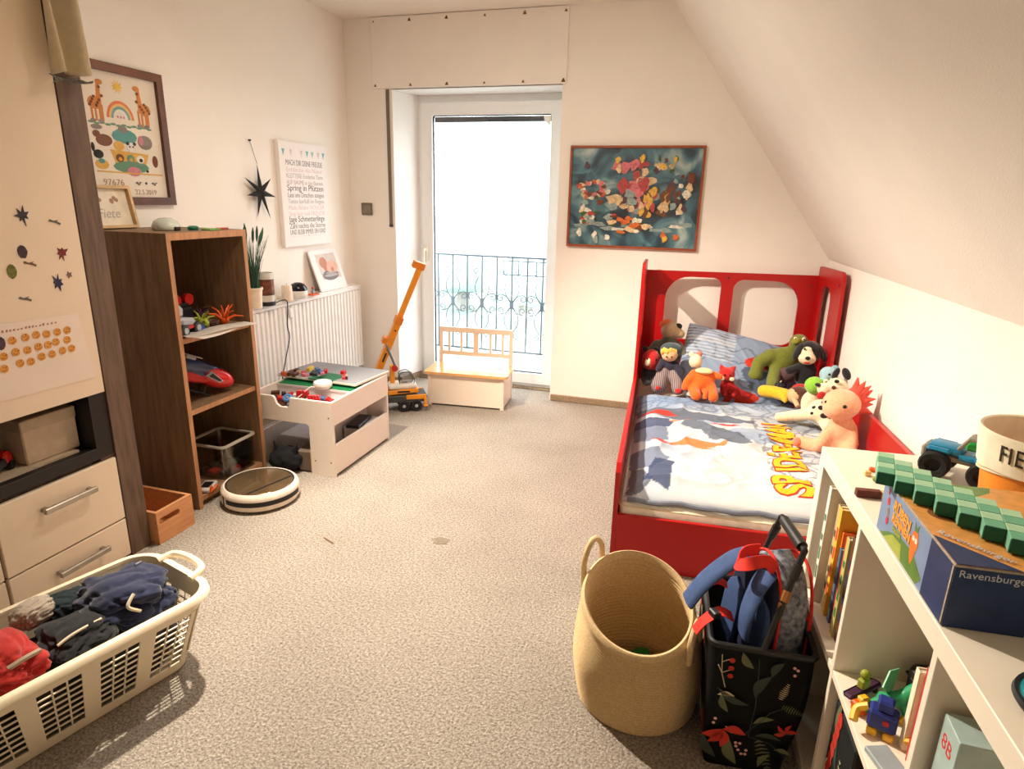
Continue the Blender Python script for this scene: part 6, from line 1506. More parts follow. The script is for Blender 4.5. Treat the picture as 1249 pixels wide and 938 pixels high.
mb = MB(); mb.box(0.012, 0.036, -0.072, -0.069, 0.066, 0.078, 0.001, mat=None); obj('fabric_tag', mb, M('tag_print', (196, 170, 130), 0.8, vscale=200, rgb2=(60, 50, 44)), t)
# pink axolotl
pk = plush((246, 180, 140), 'pink'); pr = plush((232, 84, 66), 'coral')
t = toy('plush_axolotl', 'large pink plush axolotl with coral red gills sitting against the right wall', 0.902, 0.66, 0.328)
fuse([('e', (0.02, 0.0, 0.085), (0.062, 0.062, 0.082)), ('t', [(-0.03, -0.02, 0.085), (-0.075, -0.06, 0.03)], (0.030, 0.026)), ('t', [(-0.02, -0.03, 0.03), (-0.085, -0.035, 0.02), (-0.13, -0.005, 0.022)], (0.036, 0.030)), ('t', [(0.035, -0.04, 0.04), (0.045, -0.11, 0.024)], (0.034, 0.030)), ('t', [(0.05, -0.03, 0.115), (0.058, -0.07, 0.06)], (0.026, 0.022)), ('e', (-0.145, 0.0, 0.024), (0.026, 0.026, 0.024)), ('e', (0.0, -0.012, 0.215), (0.078, 0.072, 0.066)), ('e', (-0.03, -0.035, 0.195), (0.05, 0.05, 0.042))], 0.010, 'body', pk, t)
mb = MB(); mb.ell((-0.148, -0.012, 0.024), (0.022, 0.022, 0.021)); obj('foot_pad', mb, plush((236, 130, 100), 'salmon'), t)
for x, y in ((-0.005, -0.082), (-0.066, -0.035)): eye(t, (x, y, 0.224), 0.008)
r_ = random.Random(8)
for k in range(7):
    a = -0.35 + 1.9*k/6
    base = Vector((0.045, 0.01, 0.205)) + Vector((0.03*math.cos(a), 0.0, 0.055*math.sin(a)))
    tip = base + Vector((0.050*math.cos(a)+0.01, 0.02*r_.uniform(-1, 1), 0.055*math.sin(a)+0.012))
    mb = MB(); mb.tube([base, (base+tip)/2 + Vector((0.004, 0, 0.006)), tip], lambda s: 0.017*(1-s)**0.7 + 0.0015, 8); obj('gill_frond', mb, pr, t)
mb = MB(); mb.ell((0.045, 0.012, 0.225), (0.034, 0.030, 0.062)); obj('gill_base', mb, pr, t)
# ================================================================= poster on the back wall
t = thing('framed_poster', 'framed dark teal poster with many small colourful shapes on the back wall', 'picture', (-0.472, YB-0.002, 1.07))
PB = frame((0, 0, 0), (1, 0, 0), (0, 0, 1))
mb = MB(); mb.plate(rrect(-0.411, 0.409, 0, 0.616, 0.001, 1), [rrect(-0.397, 0.395, 0.014, 0.602, 0.001, 1)], PB, 0.020); obj('frame', mb, M('red_brown_frame', (150, 74, 40), 0.45, var=0.15, vscale=30), t, False)
def poster_mat():
    m = bpy.data.materials.new('poster_print'); m.use_nodes = True; nt = m.node_tree; N = nt.nodes; L = nt.links; b = N['Principled BSDF']
    b.inputs['Roughness'].default_value = 0.35
    tc = N.new('ShaderNodeTexCoord'); n1 = N.new('ShaderNodeTexNoise'); n1.inputs['Scale'].default_value = 5; n1.inputs['Detail'].default_value = 6; n1.inputs['Distortion'].default_value = 1.2
    L.new(tc.outputs['Object'], n1.inputs['Vector']); r = N.new('ShaderNodeValToRGB'); e = r.color_ramp.elements
    e[0].position = 0.34; e[0].color = lin((24, 36, 46)); e[1].position = 0.72; e[1].color = lin((190, 206, 200))
    for p_, c_ in ((0.44, (40, 76, 94)), (0.55, (84, 132, 146))): q = e.new(p_); q.color = lin(c_)
    L.new(n1.outputs['Fac'], r.inputs['Fac']); L.new(r.outputs['Color'], b.inputs['Base Color']); return m
mb = MB(); mb.box(-0.40, 0.398, -0.008, -0.002, 0.012, 0.604); obj('print_ground', mb, poster_mat(), t, False)
pc = [(226, 196, 150), (190, 70, 70), (222, 120, 128), (230, 180, 70), (120, 66, 44), (214, 110, 50), (150, 170, 166), (90, 60, 70), (70, 96, 60), (236, 226, 206)]
pm = [M('poster_tone_%d' % i, c, 0.4, var=0.25, vscale=60) for i, c in enumerate(pc)]
mb = MB(); rp = random.Random(14); lay = 0
def pblob(x, z, rx, rz, ci):
    global lay
    lay += 1; mb.mi = ci; a0 = rp.random()*6
    mb.poly([(x + rx*math.cos(a)*(1+0.3*math.sin(3*a+a0)), z + rz*math.sin(a)*(1+0.3*math.sin(2*a+a0))) for a in [2*PI*k/12 for k in range(12)]], PB @ Tm(0, 0, 0.008 + 0.00006*lay), 0.0002)
for k in range(12): pblob(-0.33 + 0.06*k, 0.135 + 0.02*math.sin(k*1.3), 0.045, 0.012, (6, 9, 6)[k % 3])
for k in range(9): pblob(-0.02 + rp.uniform(-0.14, 0.14), 0.30 + rp.uniform(-0.1, 0.2), 0.045, 0.03, (6, 0, 2)[k % 3])
# cluster layout: rings of small shapes left, tall cluster in the middle, warm group right, pale band below
for k in range(34):
    a = 2*PI*k/34; pblob(-0.255 + 0.10*math.cos(a)*rp.uniform(0.5, 1), 0.36 + 0.062*math.sin(a)*rp.uniform(0.5, 1), rp.uniform(0.010, 0.022), rp.uniform(0.008, 0.018), (0, 1, 5, 4, 9, 2, 8)[k % 7])
for k in range(30): pblob(0.0 + rp.uniform(-0.09, 0.09), 0.24 + rp.uniform(0, 0.27), rp.uniform(0.015, 0.034), rp.uniform(0.018, 0.044), (1, 2, 7, 2, 0, 1, 6)[k % 7])
for k in range(26): pblob(0.13 + rp.uniform(-0.08, 0.09), 0.27 + rp.uniform(-0.06, 0.09), rp.uniform(0.01, 0.028), rp.uniform(0.012, 0.032), (3, 4, 3, 1, 0, 4)[k % 6])
for k in range(22): pblob(0.28 + rp.uniform(-0.06, 0.07), 0.34 + rp.uniform(-0.12, 0.10), rp.uniform(0.01, 0.026), rp.uniform(0.012, 0.03), (4, 7, 6, 9, 0, 4)[k % 6])
for k in range(14): pblob(0.18 + rp.uniform(-0.07, 0.08), 0.50 + rp.uniform(-0.05, 0.05), rp.uniform(0.008, 0.02), rp.uniform(0.01, 0.022), (0, 6, 8, 3, 7)[k % 5])
for k in range(24): pblob(-0.20 + rp.uniform(-0.13, 0.13), 0.20 + rp.uniform(-0.05, 0.08), rp.uniform(0.012, 0.03), rp.uniform(0.008, 0.022), (9, 1, 0, 4, 8, 6)[k % 6])
for k in range(16): pblob(-0.03 + rp.uniform(-0.06, 0.16), 0.13 + rp.uniform(-0.03, 0.06), rp.uniform(0.014, 0.03), rp.uniform(0.010, 0.02), (0, 5, 9, 5, 4)[k % 5])
for k, (x, z, c) in enumerate(((-0.33, 0.09, 9), (-0.23, 0.075, 9), (-0.22, 0.05, 6), (-0.15, 0.065, 9), (0.20, 0.09, 5), (0.21, 0.065, 3), (0.275, 0.08, 5), (-0.11, 0.53, 3), (0.04, 0.54, 3), (-0.10, 0.48, 0), (-0.30, 0.50, 7))): pblob(x, z, 0.016, 0.022, c)
obj('print_shapes', mb, pm, t, False, kind='stuff')
mb = MB(); mb.box(-0.398, 0.396, -0.0165, -0.015, 0.013, 0.603); obj('pane', mb, M_glass('poster_glass', (1, 1, 1), 0.05), t, False)

# ================================================================= white shelf unit on the right
m_kx = M('shelf_white', (244, 232, 212), 0.4, var=0.01, vscale=6, bump=0.05, bscale=300)
ZT = 0.765
sf = thing('shelf_unit', 'white cube shelf unit with books and games in the lower right foreground', 'shelf', SHELF, TH)
LEN, DEP = 1.92, 0.39
mb = MB(); mb.box(0, DEP, -LEN, 0, ZT-0.040, ZT, 0.0015); obj('top_board', mb, m_kx, sf, False)
mb = MB(); mb.box(0, DEP, -LEN, 0, 0, 0.040, 0.0015); obj('base_board', mb, m_kx, sf, False)
mb = MB(); mb.box(0, DEP, -0.040, 0, 0.040, ZT-0.040, 0.0015); obj('end_panel', mb, m_kx, sf, False)
mb = MB(); mb.box(0, DEP, -LEN, -LEN+0.040, 0.040, ZT-0.040, 0.0015); obj('end_panel', mb, m_kx, sf, False)
UD = [-0.345, -0.735, -1.12, -1.50]
for u in UD:
    mb = MB(); mb.box(0.002, DEP-0.002, u-0.016, u, 0.040, ZT-0.040, 0.001); obj('divider', mb, m_kx, sf, False)
edges = [-0.040] + UD + [-LEN+0.040]
for i in range(len(edges)-1):
    u1 = edges[i] - (0.016 if i else 0); u0 = edges[i+1]
    mb = MB(); mb.box(0.002, DEP-0.002, u0, u1, 0.360, 0.378, 0.001); obj('shelf_board', mb, m_kx, sf, False)
mb = MB(); mb.box(DEP-0.004, DEP+0.002, -LEN+0.04, -0.04, 0.04, ZT-0.04); obj('back_panel', mb, M('shelf_back', (228, 214, 194), 0.6), sf, False)
ZS = 0.3785
# books in the first compartment, from the far end towards the camera
bk = [(0.012, 0.255, 0.20, (52, 78, 74), 'thin dark green book at the far end of the white shelf book row'), (0.010, 0.27, 0.19, (70, 52, 44), 'thin dark brown book second in the white shelf book row'), (0.020, 0.315, 0.22, (244, 236, 220), 'tall white book third in the white shelf book row'), (0.010, 0.305, 0.23, (64, 66, 62), 'dark grey spined book behind the tall white one'), (0.020, 0.285, 0.21, (206, 180, 132), 'tan book with dark scribbles in the white shelf book row'), (0.018, 0.288, 0.20, (246, 190, 54), 'yellow book in the middle of the white shelf book row'), (0.009, 0.235, 0.20, (238, 120, 40), 'thin orange book next to the yellow one in the white shelf'), (0.014, 0.20, 0.19, (92, 110, 130), 'short blue grey book in the white shelf book row'), (0.010, 0.225, 0.20, (236, 220, 200), 'thin cream book beside the short blue grey one'), (0.014, 0.245, 0.19, (220, 74, 40), 'red orange book near the divider in the white shelf'), (0.020, 0.255, 0.20, (196, 186, 110), 'pale olive book near the divider in the white shelf'), (0.018, 0.27, 0.22, (104, 60, 40), 'brown book last before the divider in the white shelf')]
u = -0.052
for i, (th_, h, d, rgb, lab) in enumerate(bk):
    tl = 0.10 if i < 3 else 0.0
    t = thing('book', lab, 'book', shp((0.05, 0.05, 0.012, 0.045, 0.028, 0.026, 0.034, 0.030, 0.036, 0.030, 0.026, 0.030)[i], u - th_/2, ZS), TH, 'books in the white shelf')
    mc = M('spine_%d' % i, rgb, 0.5, var=0.04)
    mb = MB(); mb.box(0, d, -th_/2, -th_/2+0.002, 0, h); mb.box(0, d, th_/2-0.002, th_/2, 0, h); mb.box(-0.001, 0.002, -th_/2, th_/2, 0, h, 0.0006); obj('cover', mb, mc, t, False)
    mb = MB(); mb.box(0.002, d-0.003, -th_/2+0.002, th_/2-0.002, 0.002, h-0.003); obj('pages', mb, _mats['book_pages'], t, False)
    if th_ > 0.013:
        mb = MB(); rr = random.Random(i)
        for k in range(4):
            z0 = h*(0.2+0.17*k); mb.box(-0.0016, -0.0008, -th_*0.28, th_*0.28, z0, z0+h*0.10*rr.uniform(0.5, 1.2))
        obj('spine_print', mb, M('spine_ink_%d' % i, ((90, 80, 60), (214, 60, 50), (60, 120, 70), (50, 60, 90))[i % 4], 0.6), t, False, kind='stuff')
    u -= th_ + 0.0035
# second compartment: standing books at the divider, dark box, toys
bk2 = [(0.016, 0.175, 0.20, (250, 236, 206), 'cream book standing first in the second shelf compartment'), (0.014, 0.19, 0.19, (226, 196, 150), 'beige book second in the second shelf compartment'), (0.022, 0.205, 0.20, (196, 60, 60), 'red and blue spined book in the second shelf compartment'), (0.014, 0.235, 0.21, (244, 234, 210), 'white book leaning by the divider in the second shelf compartment'), (0.030, 0.265, 0.22, (42, 58, 92), 'navy blue book against the divider in the second shelf compartment')]
u = -0.545
for i, (th_, h, d, rgb, lab) in enumerate(bk2):
    t = thing('book', lab, 'book', shp(0.075 + 0.012*(i % 2), u - th_/2, ZS), TH, 'books in the second shelf compartment')
    mb = MB(); mb.box(0, d, -th_/2, -th_/2+0.002, 0, h); mb.box(0, d, th_/2-0.002, th_/2, 0, h); mb.box(-0.001, 0.002, -th_/2, th_/2, 0, h, 0.0006); obj('cover', mb, M('spine2_%d' % i, rgb, 0.5), t, False)
    mb = MB(); mb.box(0.002, d-0.003, -th_/2+0.002, th_/2-0.002, 0.002, h-0.003); obj('pages', mb, _mats['book_pages'], t, False)
    u -= th_ + 0.003
t = thing('dark_case', 'black case lying at the back of the second shelf compartment', 'case', shp(0.23, -0.468, ZS), TH + 0.1)
mb = MB(); mb.box(-0.10, 0.08, -0.09, 0.075, 0, 0.085, 0.01); obj('body', mb, m_dark, t); mb = MB(); mb.box(-0.101, 0.081, -0.091, 0.076, 0.055, 0.060, 0.001); obj('seam', mb, m_black, t)
t = thing('toy_vehicle', 'dark plum toy skateboard with green rider in the second shelf compartment', 'toy', shp(0.042, -0.425, ZS), TH + 0.7)
mb = MB(); mb.box(-0.05, 0.05, -0.012, 0.012, 0.010, 0.018, 0.006); obj('deck', mb, M('plum_plastic', (74, 40, 70)), t)
mb = MB()
for x in (-0.03, 0.03): mb.tube([(x, -0.012, 0.006), (x, 0.012, 0.006)], 0.006, 8)
obj('axle', mb, m_dark, t)
mb = MB(); mb.box(-0.012, 0.012, -0.008, 0.008, 0.018, 0.04, 0.003); mb.ell((0, 0, 0.050), 0.010, 10, 8); obj('rider', mb, m_lime, t)
t = thing('toy_dinosaur', 'bright green toy dragon in the second shelf compartment', 'toy', shp(0.085, -0.462, ZS), TH + 0.3)
fuse([('t', [(-0.055, 0, 0.012), (-0.02, 0, 0.028), (0.02, 0, 0.034), (0.04, -0.01, 0.055)], (0.010, 0.018)), ('e', (0.052, -0.012, 0.062), (0.020, 0.013, 0.013)), ('t', [(0.015, 0.012, 0.03), (0.02, 0.018, 0.005)], (0.009, 0.007)), ('t', [(0.015, -0.012, 0.03), (0.02, -0.018, 0.005)], (0.009, 0.007)), ('t', [(-0.015, 0.012, 0.03), (-0.018, 0.018, 0.005)], (0.009, 0.007)), ('t', [(-0.015, -0.012, 0.03), (-0.018, -0.018, 0.005)], (0.009, 0.007))], 0.004, 'body', M('dragon_green', (48, 156, 104), 0.4), t, 2)
mb = MB(); mb.poly([(0, 0), (0.05, 0.03), (0.02, 0.045), (-0.015, 0.03)], frame((0, 0.012, 0.03), (1, 0.6, 0.3), (0, 0.3, 1)), 0.003); obj('wing', mb, M('dragon_wing', (120, 196, 150), 0.4), t)
t = thing('toy_robot', 'blue toy robot with yellow arms and red badge in the second shelf compartment', 'toy', shp(0.048, -0.525, ZS), TH - 0.4)
m_by = M('yellow_plastic', (240, 186, 40)); m_rb = M('robot_blue', (40, 52, 128), 0.35)
mb = MB(); mb.box(-0.025, 0.025, -0.018, 0.018, 0.015, 0.055, 0.005); mb.box(-0.014, 0.014, -0.014, 0.014, 0.055, 0.078, 0.004); obj('body', mb, m_rb, t)
for s in (-1, 1):
    mb = MB(); mb.tube(curve_pts([(s*0.026, 0, 0.048), (s*0.044, -0.005, 0.036), (s*0.046, -0.025, 0.022)], 10), 0.008, 8); obj('arm', mb, m_by, t)
    mb = MB(); mb.box(s*0.014-0.009, s*0.014+0.009, -0.02, 0.014, 0, 0.016, 0.003); obj('foot', mb, m_by, t)
mb = MB(); mb.tube([(0.006, -0.018, 0.038), (0.006, -0.0195, 0.038)], 0.006, 10); obj('badge', mb, m_red, t)
t = thing('toy_block', 'orange toy block behind the toy robot in the second shelf compartment', 'toy', shp(0.028, -0.475, ZS), TH + 0.5)
mb = MB(); mb.box(-0.018, 0.018, -0.012, 0.012, 0, 0.024, 0.003); obj('block', mb, m_orange, t); mb = MB(); mb.box(-0.01, 0.01, -0.008, 0.008, 0.024, 0.036, 0.003); obj('knob', mb, m_by, t)
mb = MB(); mb.box(-0.022, 0.022, -0.03, 0.03, 0, 0.012, 0.002); o = obj('small_game_card', mb, M('card_grey', (150, 160, 164), 0.5)); o.location = shp(0.035, -0.60, ZS); o.rotation_euler = (0, 0, TH+0.3); tag(o, 'small grey card box at the front edge of the second shelf compartment', 'card')
# third compartment: upright game box
GB = (150, 176, 176)
t = thing('game_box', 'pale blue green game box with orange lettering standing upright in the third shelf compartment', 'game box', shp(0.022, -0.792, ZS), TH - 0.06)
m_gb = M('game_pale', (172, 194, 188), 0.4)
mb = MB(); mb.box(0, 0.24, -0.030, 0.030, 0, 0.262, 0.001); obj('box', mb, m_gb, t, False)
FV = frame((0, 0, 0), (0, -1, 0), (0, 0, 1))               # spine facing the room (-v): text x runs towards the camera
mb = MB(); mb.text('8B', 0.034, FV @ Tm(-0.020, 0.215, 0.0), 0.0004); 
obj('red_mark', mb, M('mark_red', (214, 60, 60), 0.5), t, False)
FVr = FV @ Tm(0.008, 0.175, 0.0) @ RZ(-PI/2)
mb = MB(); mb.text('MONSTER', 0.028, FVr @ Tm(0, -0.008, 0), 0.0004); obj('lettering', mb, M('mark_orange', (232, 110, 40), 0.5), t, False)
mb = MB(); mb.text('SUMPF', 0.026, FVr @ Tm(0.04, 0.016, 0), 0.0004); obj('lettering', mb, M('mark_amber', (236, 160, 60), 0.5), t, False)
FN = frame((0, -0.030, 0), (1, 0, 0), (0, 0, 1))           # big face towards the camera
mb = MB(); mb.poly(circle(0.10, 0.15, 0.062, 20, 0.085), FN, 0.0006); obj('picture', mb, m_black, t, False)
mb = MB(); mb.poly([(0.06, 0.14), (0.10, 0.165), (0.13, 0.15), (0.10, 0.12)], FN @ Tm(0, 0, 0.0006), 0.0004); obj('picture_patch', mb, m_red, t, False)
mb = MB(); mb.poly([(0.085, 0.115), (0.14, 0.12), (0.12, 0.085)], FN @ Tm(0, 0, 0.0006), 0.0004); obj('picture_patch', mb, m_by, t, False)
# lower compartments: floral box and brown crate
def floral(name, ground=(20, 22, 22)):
    return M(name, ground, 0.75, var=0.1, vscale=60, bump=0.2, bscale=500)
m_flor = floral('floral_black')
fl_cols = [M('fl_olive', (104, 108, 76), 0.8), M('fl_cream', (206, 196, 160), 0.8), M('fl_red', (196, 52, 36), 0.8), M('fl_dark', (58, 66, 58), 0.8), M('fl_pink', (222, 170, 160), 0.8)]
def leaf(mb, mat, x, y, ang, L_, w, ci, lift=0.0005):
    mb.mi = ci; c, s = math.cos(ang), math.sin(ang); pts = []
    for k in range(9):
        f = k/8; pts.append((f*L_, w*math.sin(PI*f)*(0.8+0.4*(1-f)) + 0.12*L_*math.sin(PI*f)))
    for k in range(7, 0, -1):
        f = k/8; pts.append((f*L_, -w*math.sin(PI*f)*0.9 + 0.12*L_*math.sin(PI*f)))
    mb.poly([(x+c*a-s*b, y+s*a+c*b) for a, b in pts], mat @ Tm(0, 0, lift), 0.0005)
def fern(mb, mat, x, y, ang, L_, w, ci):
    mb.mi = ci; c, s = math.cos(ang), math.sin(ang)
    for k in range(9):
        f = (k+0.5)/9
        for sg in (-1, 1):
            a0 = L_*f; b1 = sg*w*(1-abs(2*f-0.8)*0.6); pts = [(a0, 0), (a0+L_*0.05, b1), (a0+L_*0.07, b1*0.9), (a0+L_*0.05, 0)]
            mb.poly([(x+c*a-s*b, y+s*a+c*b) for a, b in (pts if sg > 0 else pts[::-1])], mat @ Tm(0, 0, 0.0005), 0.0004)
def stem(mb, mat, pts, ci, r=0.0012):
    mb.mi = ci; mb.tube([mat @ Vector((a, b, 0.0006)) for a, b in pts], r, 4)
t = thing('floral_box', 'black floral storage box in the lower shelf compartment beside the shopping bag', 'storage box', shp(0.19, -0.440, 0.0405), TH)
mb = MB(); mb.box(-0.17, 0.16, -0.072, 0.075, 0, 0.27, 0.004); obj('body', mb, m_flor, t, False)
mb = MB(); Fb = frame((-0.17, 0, 0), (0, -1, 0), (0, 0, 1))
for k in range(5): leaf(mb, Fb, -0.06 + 0.028*k, 0.03 + 0.05*((k*3) % 4), PI*0.5 + 0.2*(k % 3-1), 0.12, 0.012, (1, 0, 3, 0)[k % 4])
fern(mb, Fb, 0.01, 0.04, PI*0.5, 0.14, 0.012, 1); fern(mb, Fb, 0.05, 0.10, PI*0.45, 0.12, 0.012, 1)
for k in range(6): mb.mi = 2; mb.poly(circle(-0.05+0.004*k, 0.10+0.03*k, 0.014, 8, 0.02), Fb @ Tm(0, 0, 0.0012), 0.0004)
for k in range(5): mb.mi = 1; mb.poly(circle(0.04+0.012*(k % 3), 0.09-0.014*(k//2), 0.004, 7, 0.006), Fb @ Tm(0, 0, 0.0012), 0.0004)
obj('flower_print', mb, fl_cols, t, False, kind='stuff')
t = thing('wooden_tray', 'brown wooden box in the second lower compartment of the white shelf', 'box', shp(0.20, -0.630, 0.0405), TH)
mb = MB(); mb.box(-0.17, 0.16, -0.085, 0.095, 0, 0.22, 0.003); obj('body', mb, m_pine, t, False); mb = MB(); mb.box(-0.172, 0.162, -0.087, 0.097, 0.17, 0.222, 0.003); obj('lid', mb, m_oakedge, t, False)

# ---------------------------------------------------------------- on top of the shelf
# game box
t = thing('board_game_box', 'worn blue and orange board game box lettered Ravensburger on top of the white shelf', 'game box', shp(0.004, -0.735, ZT+0.0005), TH)
BWd, BLn, BH = 0.275, 0.305, 0.102
m_navy2 = M('game_navy', (34, 52, 96), 0.45, var=0.15, vscale=40); m_sky = M('game_sky', (128, 150, 184), 0.4, var=0.06); m_wear = M('card_wear', (176, 160, 140), 0.8, var=0.2, vscale=90)
mb = MB(); mb.box(0, BWd, 0, BLn, 0, BH-0.004, 0.001); obj('base', mb, m_sky, t, False)
mb = MB(); mb.box(-0.0008, BWd+0.0008, -0.0008, BLn+0.0008, BH-0.004, BH, 0.0008); obj('lid_edge', mb, m_wear, t, False)
TOP = frame((0, 0, BH), (1, 0, 0), (0, 1, 0))
gc = {'land': (226, 158, 84), 'green': (92, 132, 52), 'lime': (168, 178, 70), 'dkgreen': (54, 96, 44), 'hole': (140, 84, 50), 'yellow': (238, 204, 84), 'grey': (146, 128, 112), 'red': (206, 46, 64), 'white': (240, 226, 206), 'navy': (34, 52, 96), 'orange': (232, 120, 40)}
go = list(gc); gm_ = [M('game_'+k, v, 0.35, var=0.12, vscale=50) for k, v in gc.items()]
mb = MB(); ly = [0]
def tp(c, pts, F=TOP):
    ly[0] += 1; mb.mi = go.index(c); mb.poly(pts, F @ Tm(0, 0, 0.0001 + 0.00005*ly[0]), 0.0002)
tp('land', rrect(0.001, BWd-0.001, 0.001, BLn-0.001, 0.001, 1))
tp('green', [(0.0, 0.305), (0.0, 0.245), (0.03, 0.22), (0.10, 0.235), (0.16, 0.28), (0.17, 0.304)]); tp('lime', circle(0.055, 0.275, 0.04, 16, 0.018)); tp('dkgreen', circle(0.05, 0.29, 0.035, 14, 0.014)); tp('yellow', circle(0.03, 0.225, 0.035, 14, 0.010))
tp('red', circle(0.02, 0.292, 0.006, 8)); 
tp('hole', circle(0.055, 0.165, 0.034, 18, 0.026)); tp('grey', [(0.05, 0.17), (0.10, 0.15), (0.15, 0.165), (0.15, 0.15), (0.10, 0.132), (0.055, 0.148)])
tp('lime', [(0.10, 0.04), (0.14, 0.12), (0.20, 0.14), (0.274, 0.10), (0.274, 0.005), (0.12, 0.005)]); tp('green', circle(0.24, 0.06, 0.04, 14, 0.03)); tp('yellow', [(0.21, 0.14), (0.25, 0.16), (0.274, 0.13), (0.24, 0.11)])
tp('red', [(0.14, 0.165), (0.20, 0.175), (0.215, 0.155), (0.16, 0.148)]); tp('white', circle(0.19, 0.15, 0.012, 10)); tp('grey', circle(0.215, 0.158, 0.02, 10, 0.012)); tp('grey', [(0.12, 0.115), (0.17, 0.128), (0.185, 0.11), (0.13, 0.10)]); tp('white', circle(0.135, 0.107, 0.014, 9, 0.007)); tp('grey', [(0.19, 0.05), (0.23, 0.075), (0.25, 0.06), (0.20, 0.035)]); tp('orange', circle(0.215, 0.066, 0.012, 9, 0.007)); tp('white', circle(0.19, 0.045, 0.014, 9, 0.006))
tp('red', circle(0.105, 0.205, 0.048, 24, 0.024)); tp('white', circle(0.105, 0.205, 0.043, 24, 0.020)); tp('red', circle(0.105, 0.205, 0.041, 24, 0.0185))
tp('navy', [(0.0005, 0.0005), (0.085, 0.0005), (0.0005, 0.085)])
obj('lid_picture', mb, gm_, t, False, kind='stuff')
mb = MB(); mb.text('RÜBEN', 0.017, TOP @ Tm(0.076, 0.207, 0.004) , 0.0003); mb.text('RENNEN', 0.015, TOP @ Tm(0.074, 0.192, 0.004), 0.0003); obj('badge_lettering', mb, gm_[go.index('white')], t, False)
mb = MB(); mb.text('Ravensburger', 0.019, TOP @ Tm(0.006, 0.092, 0.003) @ RZ(-PI/4), 0.0003); obj('brand_lettering', mb, M('letter_silver', (206, 206, 210), 0.5), t, False)
# left face (towards the room): logo, carrot, hill; navy band at the near end
FLf = frame((0, 0, 0), (0, -1, 0), (0, 0, 1)) @ Tm(-BLn, 0, 0)     # x from the far end towards the camera
mb = MB(); ly[0] = 0
tp('green', [(0.02, 0.002), (0.20, 0.002), (0.215, 0.02), (0.17, 0.042), (0.11, 0.038), (0.06, 0.022)], FLf); tp('lime', [(0.04, 0.002), (0.13, 0.002), (0.12, 0.028), (0.08, 0.026)], FLf)
tp('orange', [(0.155, 0.075), (0.175, 0.08), (0.182, 0.06), (0.172, 0.03), (0.166, 0.018), (0.158, 0.03), (0.150, 0.055)], FLf); tp('green', [(0.160, 0.078), (0.157, 0.092), (0.166, 0.084), (0.174, 0.093), (0.172, 0.078)], FLf); tp('white', circle(0.161, 0.064, 0.005, 8), FLf); tp('white', circle(0.172, 0.064, 0.005, 8), FLf)
tp('navy', [(0.222, 0.0005), (0.3045, 0.0005), (0.3045, 0.101), (0.222, 0.101)], FLf)
for k, (x, z) in enumerate(((0.035, 0.070), (0.04, 0.052), (0.043, 0.036))): tp('red' if k != 1 else 'grey', circle(x, z, 0.006, 8, 0.008), FLf)
obj('side_picture', mb, gm_, t, False, kind='stuff')
mb = MB(); mb.text('RÜBEN', 0.026, FLf @ Tm(0.062, 0.068, 0.0008) @ RZ(-0.04), 0.0004, offset=0.001); mb.text('RENNEN', 0.022, FLf @ Tm(0.064, 0.047, 0.0008), 0.0004, offset=0.001); obj('title_lettering', mb, M('title_amber', (246, 166, 60), 0.4), t, False)
mb = MB(); mb.text('HASEN', 0.012, FLf @ Tm(0.075, 0.034, 0.0008), 0.0004, offset=0.0005); obj('subtitle_lettering', mb, gm_[go.index('lime')], t, False)
mb = MB(); mb.text('8', 0.016, FLf @ Tm(0.026, 0.082, 0.0006), 0.0003); obj('age_mark', mb, gm_[go.index('red')], t, False)
mb = MB(); mb.box(-0.0012, 0.0, BLn-0.3045+0.001, BLn-0.2995, 0.004, 0.098); obj('worn_edge', mb, m_wear, t, False)
# near face (towards the camera)
FNf = frame((0, 0, 0), (1, 0, 0), (0, 0, 1))
mb = MB(); ly[0] = 0; tp('navy', [(0.0005, 0.0005), (0.105, 0.0005), (0.112, 0.101), (0.0005, 0.101)], FNf)
obj('end_panel_print', mb, gm_, t, False)
mb = MB(); mb.text('Ravensburger', 0.0165, FNf @ Tm(0.006, 0.083, 0.0005), 0.0003); obj('brand_lettering', mb, M('letter_silver', (206, 206, 210)), t, False)
mb = MB(); ly[0] = 0; tp('grey', [(0.118, 0.03), (0.14, 0.05), (0.16, 0.045), (0.15, 0.02), (0.13, 0.01)], FNf); tp('red', circle(0.138, 0.038, 0.010, 8), FNf); tp('white', circle(0.146, 0.055, 0.008, 8), FNf)
obj('end_picture', mb, gm_, t, False, kind='stuff')

# green stepped foam toy lying across the box
m_f1 = M('foam_light', (172, 210, 172), 0.8, bump=0.2, bscale=200); m_f2 = M('foam_mid', (112, 176, 142), 0.8, bump=0.2, bscale=200); m_f3 = M('foam_dark', (40, 98, 76), 0.8)
pz = 0.0285
ax0 = shp(-0.012, -0.418, ZT + 0.0005 + BH + 0.0028)
t = thing('foam_toy', 'green foam toy of stepped checker blocks lying across the board game box', 'toy', ax0, TH + math.radians(-16))
cells = [(i, j) for i in range(13) for j in range(-13, 13) if -1 <= i-j <= 2] + [(13, 13), (13, 12)]
mA = {}
for k, m_ in ((0, m_f1), (1, m_f2)):
    mb = MB(); mb.box(0.0, pz, -pz, 0, 0, 0.024, 0.0012); mb.bm.faces.ensure_lookup_table()
    mb.bm.normal_update()
    for f in mb.bm.faces: f.material_index = 1 if f.normal.y < -0.7 else 0
    mA[k] = mb.mesh('foam_block', [m_, m_f2 if k == 0 else m_f3], False)
for (i, j) in cells:
    o = obj('foam_block', mA[(i+j) % 2], None, t); o.location = (i*pz*1.0, -j*pz, 0)
    if abs(i-j) == 1: o.location.z = 0.0
# toy truck
t = thing('monster_truck', 'blue and grey toy monster truck with green cab interior behind the board game box', 'toy', shp(0.262, -0.128, ZT+0.0005), TH + math.radians(146)); t.scale = (0.82, 0.82, 0.82)
